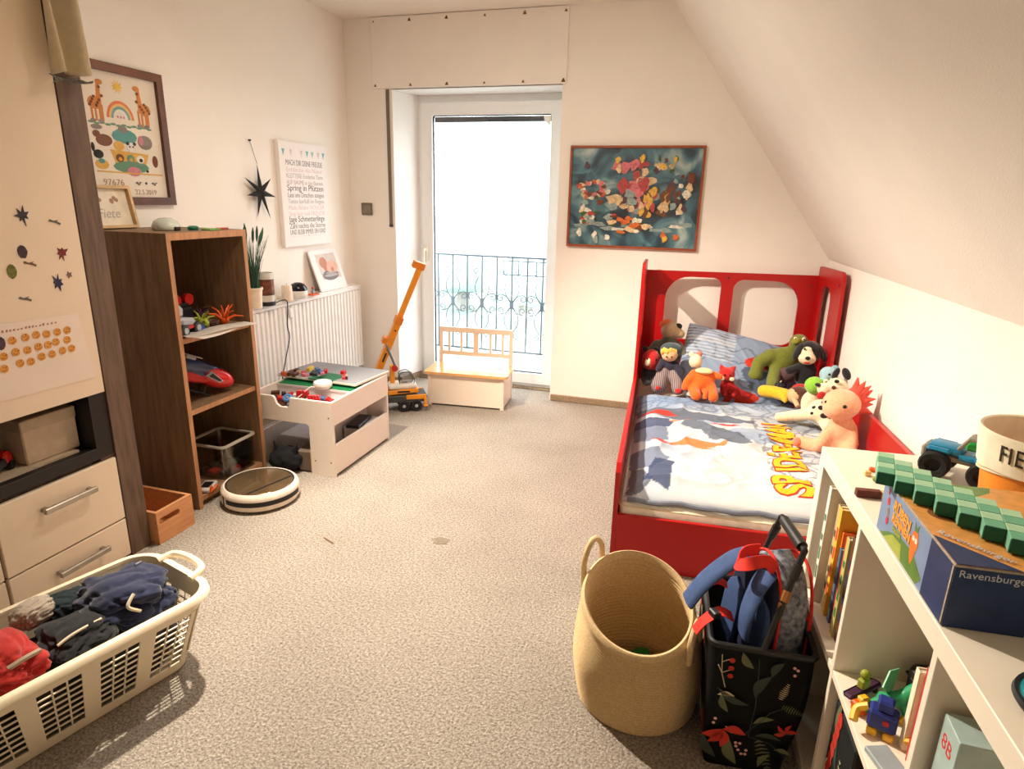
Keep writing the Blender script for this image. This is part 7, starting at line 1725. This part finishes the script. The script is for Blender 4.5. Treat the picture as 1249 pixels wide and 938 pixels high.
# local +x = front
m_tb = M('truck_blue', (28, 128, 170), 0.35); m_tg = M('truck_grey', (140, 132, 116), 0.5)
mb = MB(); mb.box(-0.075, 0.070, -0.030, 0.030, 0.048, 0.066, 0.005); obj('chassis', mb, m_tg, t)
mb = MB(); mb.box(0.0, 0.085, -0.034, 0.034, 0.066, 0.090, 0.010, seg=2); mb.box(-0.085, -0.035, -0.036, 0.036, 0.062, 0.092, 0.006); mb.box(-0.04, 0.01, -0.036, 0.036, 0.060, 0.076, 0.004); obj('body', mb, m_tb, t)
for s in (-1, 1):
    mb = MB(); mb.box(0.025, 0.082, s*0.042-0.010, s*0.042+0.010, 0.072, 0.086, 0.006); obj('fender', mb, m_tb, t)
    mb = MB(); mb.box(-0.08, -0.03, s*0.042-0.010, s*0.042+0.010, 0.066, 0.086, 0.006); obj('fender', mb, m_tb, t)
mb = MB(); mb.box(0.078, 0.096, -0.036, 0.036, 0.044, 0.082, 0.006); obj('bumper', mb, m_tg, t)
for y in (-0.022, 0.022):
    mb = MB(); mb.tube([(0.094, y, 0.072), (0.098, y, 0.072)], 0.007, 10); obj('headlight', mb, m_plast, t)
mb = MB()
for s in (-1, 1):
    mb.tube([(0.012, s*0.028, 0.088), (-0.008, s*0.025, 0.122)], 0.005, 6); mb.tube([(-0.008, s*0.025, 0.122), (-0.045, s*0.025, 0.122)], 0.005, 6); mb.tube([(-0.045, s*0.025, 0.122), (-0.052, s*0.028, 0.088)], 0.007, 6)
mb.box(-0.048, -0.006, -0.027, 0.027, 0.119, 0.126, 0.002); obj('cab_frame', mb, m_tg, t)
mb = MB(); mb.box(-0.046, 0.0, -0.021, 0.021, 0.088, 0.110, 0.006); obj('cab_interior', mb, M('truck_green', (40, 170, 70), 0.4), t)
mb = MB(); mb.lathe([(0.012, -0.018), (0.033, -0.020), (0.038, -0.012), (0.038, 0.012), (0.033, 0.020), (0.02, 0.018), (0.016, 0.008), (0, 0.008)], seg=20, mat=RX(PI/2)); mtw = mb.mesh('wheel', M('tyre_black', (22, 22, 22), 0.8, bump=0.4, bscale=120))
for x in (0.055, -0.058):
    for s in (-1, 1):
        o = obj('wheel', mtw, None, t); o.location = (x, s*0.048, 0.038); o.rotation_euler = (0, 0, 0 if s < 0 else PI)
# bucket
t = thing('paper_bucket', 'orange bucket with broad cream rim, string and handwritten letters at the right edge', 'bucket', shp(0.297, -0.342, ZT+0.0005), TH)
mb = MB(); mb.lathe([(0, 0), (0.083, 0), (0.098, 0.135), (0.094, 0.135), (0.080, 0.004), (0, 0.004)], seg=48); obj('body', mb, M('lantern_orange', (244, 138, 26), 0.6, var=0.2, vscale=12), t)
mb = MB(); mb.lathe([(0.0985, 0.118), (0.104, 0.118), (0.112, 0.185), (0.110, 0.190), (0.105, 0.188), (0.098, 0.122)], seg=48); obj('rim_band', mb, M('rim_cream', (250, 236, 208), 0.6), t)
mb = MB(); mb.tube([(0.0985*math.cos(a), 0.0985*math.sin(a), 0.108 + 0.018*math.cos(a+1.9)) for a in [2*PI*k/40 for k in range(40)]], 0.0028, 6, closed=True); mb.tube([(0.099*math.cos(a), 0.099*math.sin(a), 0.102 + 0.018*math.cos(a+1.9)) for a in [2*PI*k/40 for k in range(40)]], 0.0024, 6, closed=True); obj('string', mb, M('string_cream', (236, 220, 186), 0.9), t)
mb = MB()
a_text = -2.72
for k, ch in enumerate('FIETE'):
    a = a_text + (0, 0.15, 0.25, 0.43, 0.61)[k]; rr = 0.1082
    Mx = frame((rr*math.cos(a), rr*math.sin(a), 0.142), (-math.sin(a), math.cos(a), 0), (0.11*math.cos(a), 0.11*math.sin(a), 1))
    mb.text(ch, 0.046, Mx, 0.0006, sx=0.72)
obj('lettering', mb, M('marker_brown', (52, 36, 26), 0.7), t, False)
mb = MB(); mb.lathe([(0, 0.004), (0.080, 0.004), (0.094, 0.13)], seg=32); obj('lining', mb, M('rim_cream', (250, 236, 208)), t)
mb = MB(); mb.tube([(-0.02, 0.0, 0.0), (0.0, 0.0, 0.11), (0.0, 0.0, 0.21)], lambda s: 0.004 + 0.002*s, 8); mb.ell((0, 0, 0.21), (0.006, 0.006, 0.010), 8, 6)
tt = thing('red_stick', 'thin red stick poking out of the orange bucket', 'stick', shp(0.352, -0.352, ZT+0.0075), TH, rot=(0.05, -0.42, TH))
mb2 = MB(); mb2.tube([(0, 0, 0.0), (0, 0, 0.19)], 0.0032, 8); obj('shaft', mb2, M('stick_red', (220, 60, 40), 0.5), tt); mb.bm.free()
mb2 = MB(); mb2.tube([(0, 0, 0.19), (0, 0, 0.27), (0, 0, 0.29)], lambda s: 0.0052 - 0.003*max(0, s-0.7)/0.3, 8); obj('tip', mb2, M('stick_red', (220, 60, 40)), tt)
# small things on the shelf
t = thing('chocolate_block', 'brown and cream toy brick stick lying on the white shelf edge', 'toy brick', shp(0.030, -0.292, ZT+0.0005), TH + 0.03)
mb = MB(); mb.box(-0.028, 0.020, -0.008, 0.008, 0, 0.016, 0.001); obj('block', mb, M('choc_brown', (120, 52, 28), 0.5, vscale=120, rgb2=(86, 36, 20)), t, False); mb = MB(); mb.box(0.020, 0.044, -0.007, 0.007, 0, 0.015, 0.001); obj('block', mb, M('choc_cream', (226, 190, 130), 0.5), t, False)
t = thing('toy_figure', 'tiny blue and green toy figure lying on the white shelf', 'toy', shp(0.088, -0.205, ZT+0.0005), TH - 0.1)
mb = MB(); mb.box(-0.016, 0.016, -0.007, 0.007, 0, 0.011, 0.002); obj('body', mb, BM['blue'], t, False); mb = MB(); mb.ell((-0.023, 0, 0.006), 0.006, 8, 6); obj('head', mb, m_lime, t); mb = MB(); mb.box(0.014, 0.022, -0.011, 0.011, 0, 0.008, 0.002); obj('legs', mb, M('dragon_green', (48, 156, 104)), t)
t = thing('toy_piece', 'tiny orange toy piece nearest the truck on the white shelf', 'toy', shp(0.085, -0.145, ZT+0.0005), TH - 0.4)
mb = MB(); mb.box(-0.016, 0.016, -0.007, 0.007, 0, 0.009, 0.003); obj('body', mb, m_orange, t, False); mb = MB(); mb.ell((0.004, 0, 0.012), 0.006, 8, 6); obj('stud', mb, m_by, t)
mb = MB(); mb.box(-0.007, 0.007, -0.006, 0.006, 0, 0.011, 0.002); o = obj('toy_cube', mb, M('cube_peach', (246, 200, 130), 0.5)); o.location = shp(0.058, -0.172, ZT+0.0005); tag(o, 'tiny peach coloured toy cube lying alone on the white shelf', 'toy')
t = thing('toy_disc', 'round teal toy disc with a thick black rim at the right edge of the shelf', 'toy', shp(0.098, -0.885, ZT+0.0005), TH)
mb = MB(); mb.lathe([(0, 0), (0.062, 0), (0.066, 0.006), (0.064, 0.012), (0.060, 0.012), (0.059, 0.010), (0, 0.010)], seg=40); obj('rim', mb, m_dark, t)
mb = MB(); mb.lathe([(0, 0.0105), (0.058, 0.0105), (0.0595, 0.010)], seg=40); obj('face', mb, M('disc_teal', (40, 150, 160), 0.3, var=0.15, vscale=40), t)
mb = MB()
for k in range(10): a = 2*PI*k/10; mb.box(0.030, 0.052, -0.003, 0.003, 0.0106, 0.0116, mat=RZ(a))
obj('ray_print', mb, M('disc_pale', (150, 206, 206), 0.4), t, False, kind='stuff')

# ================================================================= woven rope basket
m_rope = M('cotton_rope', (226, 198, 152), 0.9, vscale=160, rgb2=(208, 178, 130), bump=0.3, bscale=260)
t = thing('rope_basket', 'tall coiled beige rope basket with two handles standing before the bed foot', 'basket', (-0.068, 1.553, 0))
def bprof(f):  # radius, height along the wall
    return 0.160 + 0.018*math.sin(PI*min(1, f*1.1))**1 - 0.012*f, 0.318*f
def bdef(p):   # leaning, slumped rim
    f = p.z/0.318
    q = Vector((p.x - 0.012*f, p.y - 0.040*f*f, p.z + f*f*(0.062*p.y/0.16 - 0.022*p.x/0.16)))
    bump_ = 0.010*math.exp(-((p.z-0.10)/0.06)**2)*math.exp(-((math.atan2(p.y, p.x)+2.0)/0.35)**2)
    q.x -= p.x*bump_*5; q.y -= p.y*bump_*5
    return q
mb = MB(); prof = []; nc = 30
for i in range(nc):
    for s in (0.0, 0.25, 0.5, 0.75):
        f = (i+s)/nc; r, z = bprof(f); prof.append((r + 0.0062*math.sin(PI*s)**0.7, z))
rin = []
for i in range(nc-1, -1, -1):
    for s in (0.75, 0.5, 0.25, 0.0):
        f = (i+s)/nc; r, z = bprof(f); rin.append((r - 0.006 - 0.0055*math.sin(PI*s)**0.7, max(z, 0.008)))
r1, z1 = bprof(1.0)
mb.lathe([(0, 0)] + prof + [(r1+0.002, z1+0.006), (r1-0.004, z1+0.010), (r1-0.010, z1+0.004)] + rin + [(0, 0.008)], seg=72)
for v in mb.bm.verts: v.co = bdef(v.co)
obj('coiled_wall', mb, m_rope, t, ang=0.9)
for a in (math.radians(150), math.radians(-16)):
    r, z = bprof(1.0)
    c = Vector((r*math.cos(a), r*math.sin(a), z)); tg_ = Vector((-math.sin(a), math.cos(a), 0)); out = Vector((math.cos(a), math.sin(a), 0))
    P = [bdef(c + tg_*0.042 + Vector((0, 0, -0.075)) + out*0.010), bdef(c + tg_*0.040 + out*0.012 + Vector((0, 0, -0.02)))]
    top = [bdef(c + tg_*0.034 + out*0.012 + Vector((0, 0, 0.03))), bdef(c + out*0.012 + Vector((0, 0, 0.058))), bdef(c - tg_*0.034 + out*0.012 + Vector((0, 0, 0.03)))]
    Q_ = [bdef(c - tg_*0.040 + out*0.012 + Vector((0, 0, -0.02))), bdef(c - tg_*0.042 + Vector((0, 0, -0.075)) + out*0.010)]
    mb = MB(); mb.tube(curve_pts(P + top + Q_, 48), 0.0085, 10); obj('handle', mb, m_rope, t)
o = obj('felt_mat', MB().lathe([(0, 0), (0.125, 0), (0.128, 0.010), (0.122, 0.020), (0, 0.020)], seg=32), M('felt_brown', (150, 118, 80), 0.95)); o.location = (-0.062, 1.553, 0.0085); tag(o, 'brown felt pad covering the bottom inside the rope basket', 'mat')
for (x, y, rgb, nm, lab) in ((-0.012, 0.0, (40, 140, 70), 'toy_leaf', 'green felt toy lying in the bottom of the rope basket'), (0.048, 0.010, (232, 150, 70), 'toy_egg', 'orange flat wooden toy in the bottom of the rope basket'), (-0.062, -0.03, (30, 100, 60), 'toy_block', 'dark green toy block in the bottom of the rope basket'), (0.085, 0.0, (60, 160, 80), 'toy_ring', 'small light green toy at the right inside the rope basket')):
    if nm == 'toy_egg': mb = MB(); mb.lathe([(0, 0), (0.03, 0), (0.034, 0.008), (0.028, 0.018), (0, 0.02)], seg=20)
    elif nm == 'toy_leaf': mb = MB(); mb.poly([(-0.03, 0), (-0.008, 0.024), (0.018, 0.026), (0.026, 0.0), (0.012, -0.022), (-0.015, -0.02)], Matrix.Identity(4), 0.03)
    elif nm == 'toy_ring': mb = MB(); mb.tube([(0.018*math.cos(a), 0.018*math.sin(a), 0.008) for a in [2*PI*k/16 for k in range(16)]], 0.007, 8, closed=True)
    else: mb = MB(); mb.box(-0.03, 0.03, -0.02, 0.02, 0, 0.03, 0.004)
    o = obj(nm, mb, M('basket_'+nm, rgb, 0.6)); o.location = (-0.052+x, 1.645+y, 0.0295); tag(o, lab, 'toy')

# ================================================================= shopping bag with backpack
t = thing('shopping_bag', 'black shopping bag with floral print and raised tube handle leaning at the white shelf', 'bag', bedp(0.404, -0.69, 0), TH)
RW_, RL, ZR = 0.118, 0.150, 0.350
BW_, BL2 = 0.092, 0.150
def bag_pt(a, b, f): # a,b in -1..1 ; f height fraction
    w_ = BW_ + (RW_-BW_)*f + 0.006*math.sin(PI*f); l_ = BL2 + (RL-BL2)*f
    return Vector((a*w_ + 0.004*f, b*l_, ZR*f))
mb = MB(); out = rrect(-1, 1, -1, 1, 0.14, 4); V = []
for k in range(9):
    f = k/8; V.append([mb.bm.verts.new(bag_pt(a, b, f) + Vector((0.004*math.sin(9*b+5*f), 0.004*math.sin(8*a+6*f), 0.002 if k == 0 else 0))) for a, b in out])
n = len(out)
for k in range(8):
    for i in range(n): mb.bm.faces.new((V[k][i], V[k][(i+1) % n], V[k+1][(i+1) % n], V[k+1][i]))
mb.bm.faces.new(V[0][::-1])
bmesh.ops.solidify(mb.bm, geom=mb.bm.faces[:], thickness=0.003)
obj('body', mb, m_flor, t, ang=1.0)
mb = MB(); mb.tube([bag_pt(a, b, 1.0) for a, b in out], 0.008, 8, closed=True); obj('rim_frame', mb, M('frame_black', (26, 26, 24), 0.4), t)
mb = MB()
g0 = Vector((0.045, 0.055, 0.600)); g1 = Vector((0.075, -0.075, 0.585))
far = bag_pt(0, 1, 1.0); near = bag_pt(0, -1, 1.0)
obj('handle_tube', MB().tube(curve_pts([far, far + (g0-far)*0.6, g0 - Vector((0.004, -0.004, 0.012)), g0, g0 + (g1-g0)*0.15, g0 + (g1-g0)*0.85, g1, g1 - Vector((0.004, 0.004, 0.014)), near + (g1-near)*0.6, near], 60), 0.0075, 10), _mats['frame_black'], t); mb.bm.free()
obj('handle_grip', MB().tube([g0 + (g1-g0)*0.10, g0 + (g1-g0)*0.90], 0.0135, 12), M('grip_black', (34, 34, 32), 0.45), t)
for e_, d_ in ((far, (g0-far)), (near, (g1-near))):
    mb = MB(); mb.tube([e_ + d_*0.72, e_ + d_*0.86], 0.011, 10); obj('grip_end', mb, _mats['grip_black'], t)
mb = MB(); mb.tube([near + (g1-near)*0.50, near + (g1-near)*0.60], 0.011, 8); mb.box(-0.008, 0.008, -0.004, 0.004, -0.012, 0.012, 0.002, mat=Tm(*(near + (g1-near)*0.44))); obj('toggle', mb, M('toggle_brown', (150, 96, 44), 0.5), t)
# print on the near side and the left side
mb = MB()
def side_frame(which):
    if which == 'near': a0, a1, a2 = bag_pt(-1, -1, 0), bag_pt(1, -1, 0), bag_pt(-1, -1, 1); return frame((0, -BL2-0.0075, 0), (1, 0, 0), (0, 0, 1))
    return frame((-BW_-0.0035, 0, 0), (0, -1, 0), (RW_-BW_ > 0 and -(RW_-BW_) or 0, 0, ZR))
Nf = side_frame('near')
stem(mb, Nf, [(-0.002, 0.11), (0.004, 0.20), (0.0, 0.29), (-0.004, 0.335)], 3); stem(mb, Nf, [(-0.01, 0.115), (0.04, 0.19), (0.075, 0.215)], 3); stem(mb, Nf, [(-0.002, 0.11), (0.05, 0.10), (0.085, 0.07)], 3)
for x, y, an, L_, w, c in ((-0.01, 0.20, 2.7, 0.085, 0.010, 3), (-0.055, 0.17, 1.95, 0.055, 0.009, 0), (0.005, 0.15, 0.45, 0.05, 0.008, 0), (0.0, 0.225, 1.15, 0.075, 0.013, 3), (-0.012, 0.305, 2.2, 0.05, 0.010, 0), (0.012, 0.115, 0.0, 0.06, 0.007, 3), (-0.025, 0.115, 2.75, 0.035, 0.006, 1), (-0.02, 0.02, 1.9, 0.085, 0.015, 0), (-0.07, 0.03, 2.1, 0.075, 0.013, 3), (0.03, 0.025, 1.1, 0.05, 0.008, 0), (0.055, 0.13, 0.2, 0.045, 0.006, 3), (0.06, 0.085, -0.2, 0.04, 0.007, 0), (-0.085, 0.215, 0.1, 0.04, 0.007, 1), (0.03, 0.29, 1.1, 0.05, 0.010, 3)): leaf(mb, Nf, x, y, an, L_, w, c)
fern(mb, Nf, 0.02, 0.11, -1.2, 0.10, 0.018, 0); fern(mb, Nf, 0.055, 0.23, 1.3, 0.05, 0.010, 1); fern(mb, Nf, 0.06, 0.215, -0.3, 0.05, 0.012, 0)
for k, an in enumerate((3.6, 4.1, 4.7, 5.4)): leaf(mb, Nf, -0.062, 0.118, an if k < 3 else -0.1, 0.055, 0.012, 2, 0.0009)
for k, an in enumerate((0.2, 1.2, 2.4, 3.5)): leaf(mb, Nf, 0.080, 0.14, an, 0.028, 0.005, 2, 0.0009)
mb.mi = 2
for k in range(3): mb.poly(circle(-0.062, 0.318-0.022*k, 0.007, 8), Nf @ Tm(0, 0, 0.0006), 0.0004)
mb.mi = 4
for x, y in ((-0.028, 0.085), (-0.018, 0.085), (-0.026, 0.075), (-0.020, 0.065), (-0.002, 0.068), (-0.012, 0.055), (-0.003, 0.056), (0.075, 0.325), (0.083, 0.32), (0.078, 0.305), (-0.082, 0.145), (-0.085, 0.132)): mb.poly(circle(x, y, 0.004, 8), Nf @ Tm(0, 0, 0.0006), 0.0004)
stem(mb, Nf, [(-0.086, 0.33), (-0.082, 0.28), (-0.07, 0.24)], 1); stem(mb, Nf, [(-0.082, 0.28), (-0.065, 0.29)], 1); stem(mb, Nf, [(-0.082, 0.28), (-0.092, 0.30)], 1); stem(mb, Nf, [(-0.084, 0.31), (-0.068, 0.32)], 1)
Lf = side_frame('left')
for k in range(9): leaf(mb, Lf, -0.12 + 0.03*k, 0.03 + 0.06*((k*5) % 5), PI*0.5 + 0.25*((k % 3)-1), 0.09, 0.010, (1, 0, 3, 2, 1)[k % 5], 0.001)
for k in range(6): leaf(mb, Lf, -0.13 + 0.04*k, 0.27 + 0.01*(k % 2), PI*0.4 + 0.3*((k % 3)-1), 0.05, 0.013, (1, 2, 1, 0)[k % 4], 0.001)
obj('flower_print', mb, fl_cols, t, False, kind='stuff')

# backpack standing in the bag
t = thing('backpack', 'blue school backpack with red loop, padded straps and grey patterned front in the shopping bag', 'backpack', bedp(0.412, -0.700, 0.10), TH + 0.45, rot=(0.0, math.radians(6), TH + 0.50))
m_den = M('denim_blue', (62, 84, 128), 0.85, var=0.12, vscale=60, bump=0.35, bscale=400); m_nvy = M('backpack_navy', (28, 34, 60), 0.85); m_rred = M('webbing_red', (232, 52, 40), 0.75, bump=0.3, bscale=600)
m_pat = M('grey_pattern', (66, 74, 92), 0.8, vscale=75, rgb2=(156, 162, 172), bump=0.2, bscale=300)
def rounded_body(x0, x1, y0, y1, z0, z1, dome):
    mb = MB(); V = []; nz = 14; o2 = rrect(x0, x1, y0, y1, min(x1-x0, y1-y0)*0.38, 5); cx_, cy_ = (x0+x1)/2, (y0+y1)/2
    for k in range(nz+1):
        f = k/nz; z = z0 + (z1-z0)*f; s = 1.0 if f < 1-dome else math.sqrt(max(0.0, 1-((f-(1-dome))/dome)**2))
        s = max(s, 0.02); sy = s
        V.append([mb.bm.verts.new((cx_ + (x-cx_)*(0.35+0.65*s) if f > 1-dome else x, cy_ + (y-cy_)*sy, z + 0.003*math.sin(y*40+z*30))) for x, y in o2])
    n = len(o2)
    for k in range(nz):
        for i in range(n): mb.bm.faces.new((V[k][i], V[k][(i+1) % n], V[k+1][(i+1) % n], V[k+1][i]))
    mb.bm.faces.new(V[0][::-1]); mb.bm.faces.new(V[-1]); return mb
obj('main_body', rounded_body(-0.045, 0.055, -0.098, 0.098, 0, 0.435, 0.45), m_pat, t, ang=1.0)
obj('front_pocket', rounded_body(0.050, 0.080, -0.085, 0.085, 0, 0.30, 0.5), m_pat, t, ang=1.0)
obj('back_panel', rounded_body(-0.062, -0.035, -0.092, 0.092, 0, 0.42, 0.42), m_nvy, t, ang=1.0)
def arch(x, y0, z0, h, w, inset, off=0.0, n=40):
    pts = []
    for k in range(n+1):
        f = k/n; a = PI*f
        pts.append((x, -w*math.cos(a)*1.0, z0 + (h-z0)*math.sin(a)**0.55))
    return pts
for x, w, h in ((-0.040, 0.097, 0.432), (0.054, 0.097, 0.425), (0.078, 0.085, 0.30)):
    mb = MB(); mb.tube(arch(x, 0, 0.02, h, w, 0), 0.0042, 6); obj('piping', mb, m_rred, t)
def strap(pts, w_, th_, mat, name):
    """flat padded strap along pts, its width along a given side direction"""
    P = curve_pts(pts, 36); mb = MB(); V = []
    for i, p in enumerate(P):
        d = (P[min(i+1, len(P)-1)] - P[max(i-1, 0)]).normalized(); side = Vector((0.25, 1, 0.1)); side = (side - d*side.dot(d)).normalized(); nn = d.cross(side)
        row = []
        for k in range(10):
            a = 2*PI*k/10; row.append(mb.bm.verts.new(p + side*(w_*math.copysign(abs(math.cos(a))**0.6, math.cos(a))) + nn*(th_*math.copysign(abs(math.sin(a))**0.8, math.sin(a)))))
        V.append(row)
    for i in range(len(V)-1):
        for k in range(10): mb.bm.faces.new((V[i][k], V[i][(k+1) % 10], V[i+1][(k+1) % 10], V[i+1][k]))
    mb.bm.faces.new(V[0][::-1]); mb.bm.faces.new(V[-1])
    return obj(name, mb, mat, t, ang=1.0)
# one strap thrown out over the left rim, one hanging down the back panel
strap([(-0.055, 0.035, 0.405), (-0.10, 0.045, 0.385), (-0.150, 0.065, 0.318), (-0.180, 0.08, 0.245)], 0.031, 0.009, m_den, 'shoulder_strap')
strap([(-0.058, -0.035, 0.395), (-0.088, -0.045, 0.36), (-0.105, -0.05, 0.30), (-0.098, -0.045, 0.235)], 0.030, 0.008, m_den, 'shoulder_strap')
obj('back_pad', rounded_body(-0.074, -0.058, -0.085, -0.018, 0.10, 0.33, 0.25), m_den, t, ang=1.0)
obj('back_pad', rounded_body(-0.074, -0.058, 0.018, 0.085, 0.10, 0.33, 0.25), m_den, t, ang=1.0)
def band(pts, w_, th_, mat, name, side=Vector((0, 1, 0))):
    P = curve_pts(pts, 30); mb = MB(); V = []
    for i, p in enumerate(P):
        d = (P[min(i+1, len(P)-1)] - P[max(i-1, 0)]).normalized(); s_ = (side - d*side.dot(d)).normalized(); nn = d.cross(s_)
        V.append([mb.bm.verts.new(p + s_*w_*a + nn*th_*b) for a, b in ((-1, -1), (1, -1), (1, 1), (-1, 1))])
    for i in range(len(V)-1):
        for k in range(4): mb.bm.faces.new((V[i][k], V[i][(k+1) % 4], V[i+1][(k+1) % 4], V[i+1][k]))
    mb.bm.faces.new(V[0][::-1]); mb.bm.faces.new(V[-1]); return obj(name, mb, mat, t, ang=0.8)
band([(-0.05, -0.045, 0.405), (-0.085, -0.05, 0.435), (-0.125, -0.035, 0.420), (-0.128, -0.005, 0.405), (-0.10, 0.012, 0.425), (-0.05, 0.02, 0.425)], 0.015, 0.0015, m_rred, 'carry_loop', Vector((0.4, 0.2, 1)))
band([(-0.10, 0.00, 0.250), (-0.135, 0.005, 0.264), (-0.170, 0.01, 0.24), (-0.190, 0.015, 0.205)], 0.015, 0.0015, m_rred, 'red_webbing', Vector((0.3, 1, 0.3)))
band([(-0.105, 0.04, 0.315), (-0.13, 0.05, 0.325), (-0.16, 0.055, 0.31)], 0.013, 0.0015, m_rred, 'red_webbing', Vector((0.3, 1, 0.3)))
mb = MB(); mb.box(-0.160, -0.140, -0.010, 0.020, 0.250, 0.268, 0.003); obj('buckle', mb, m_dark, t)
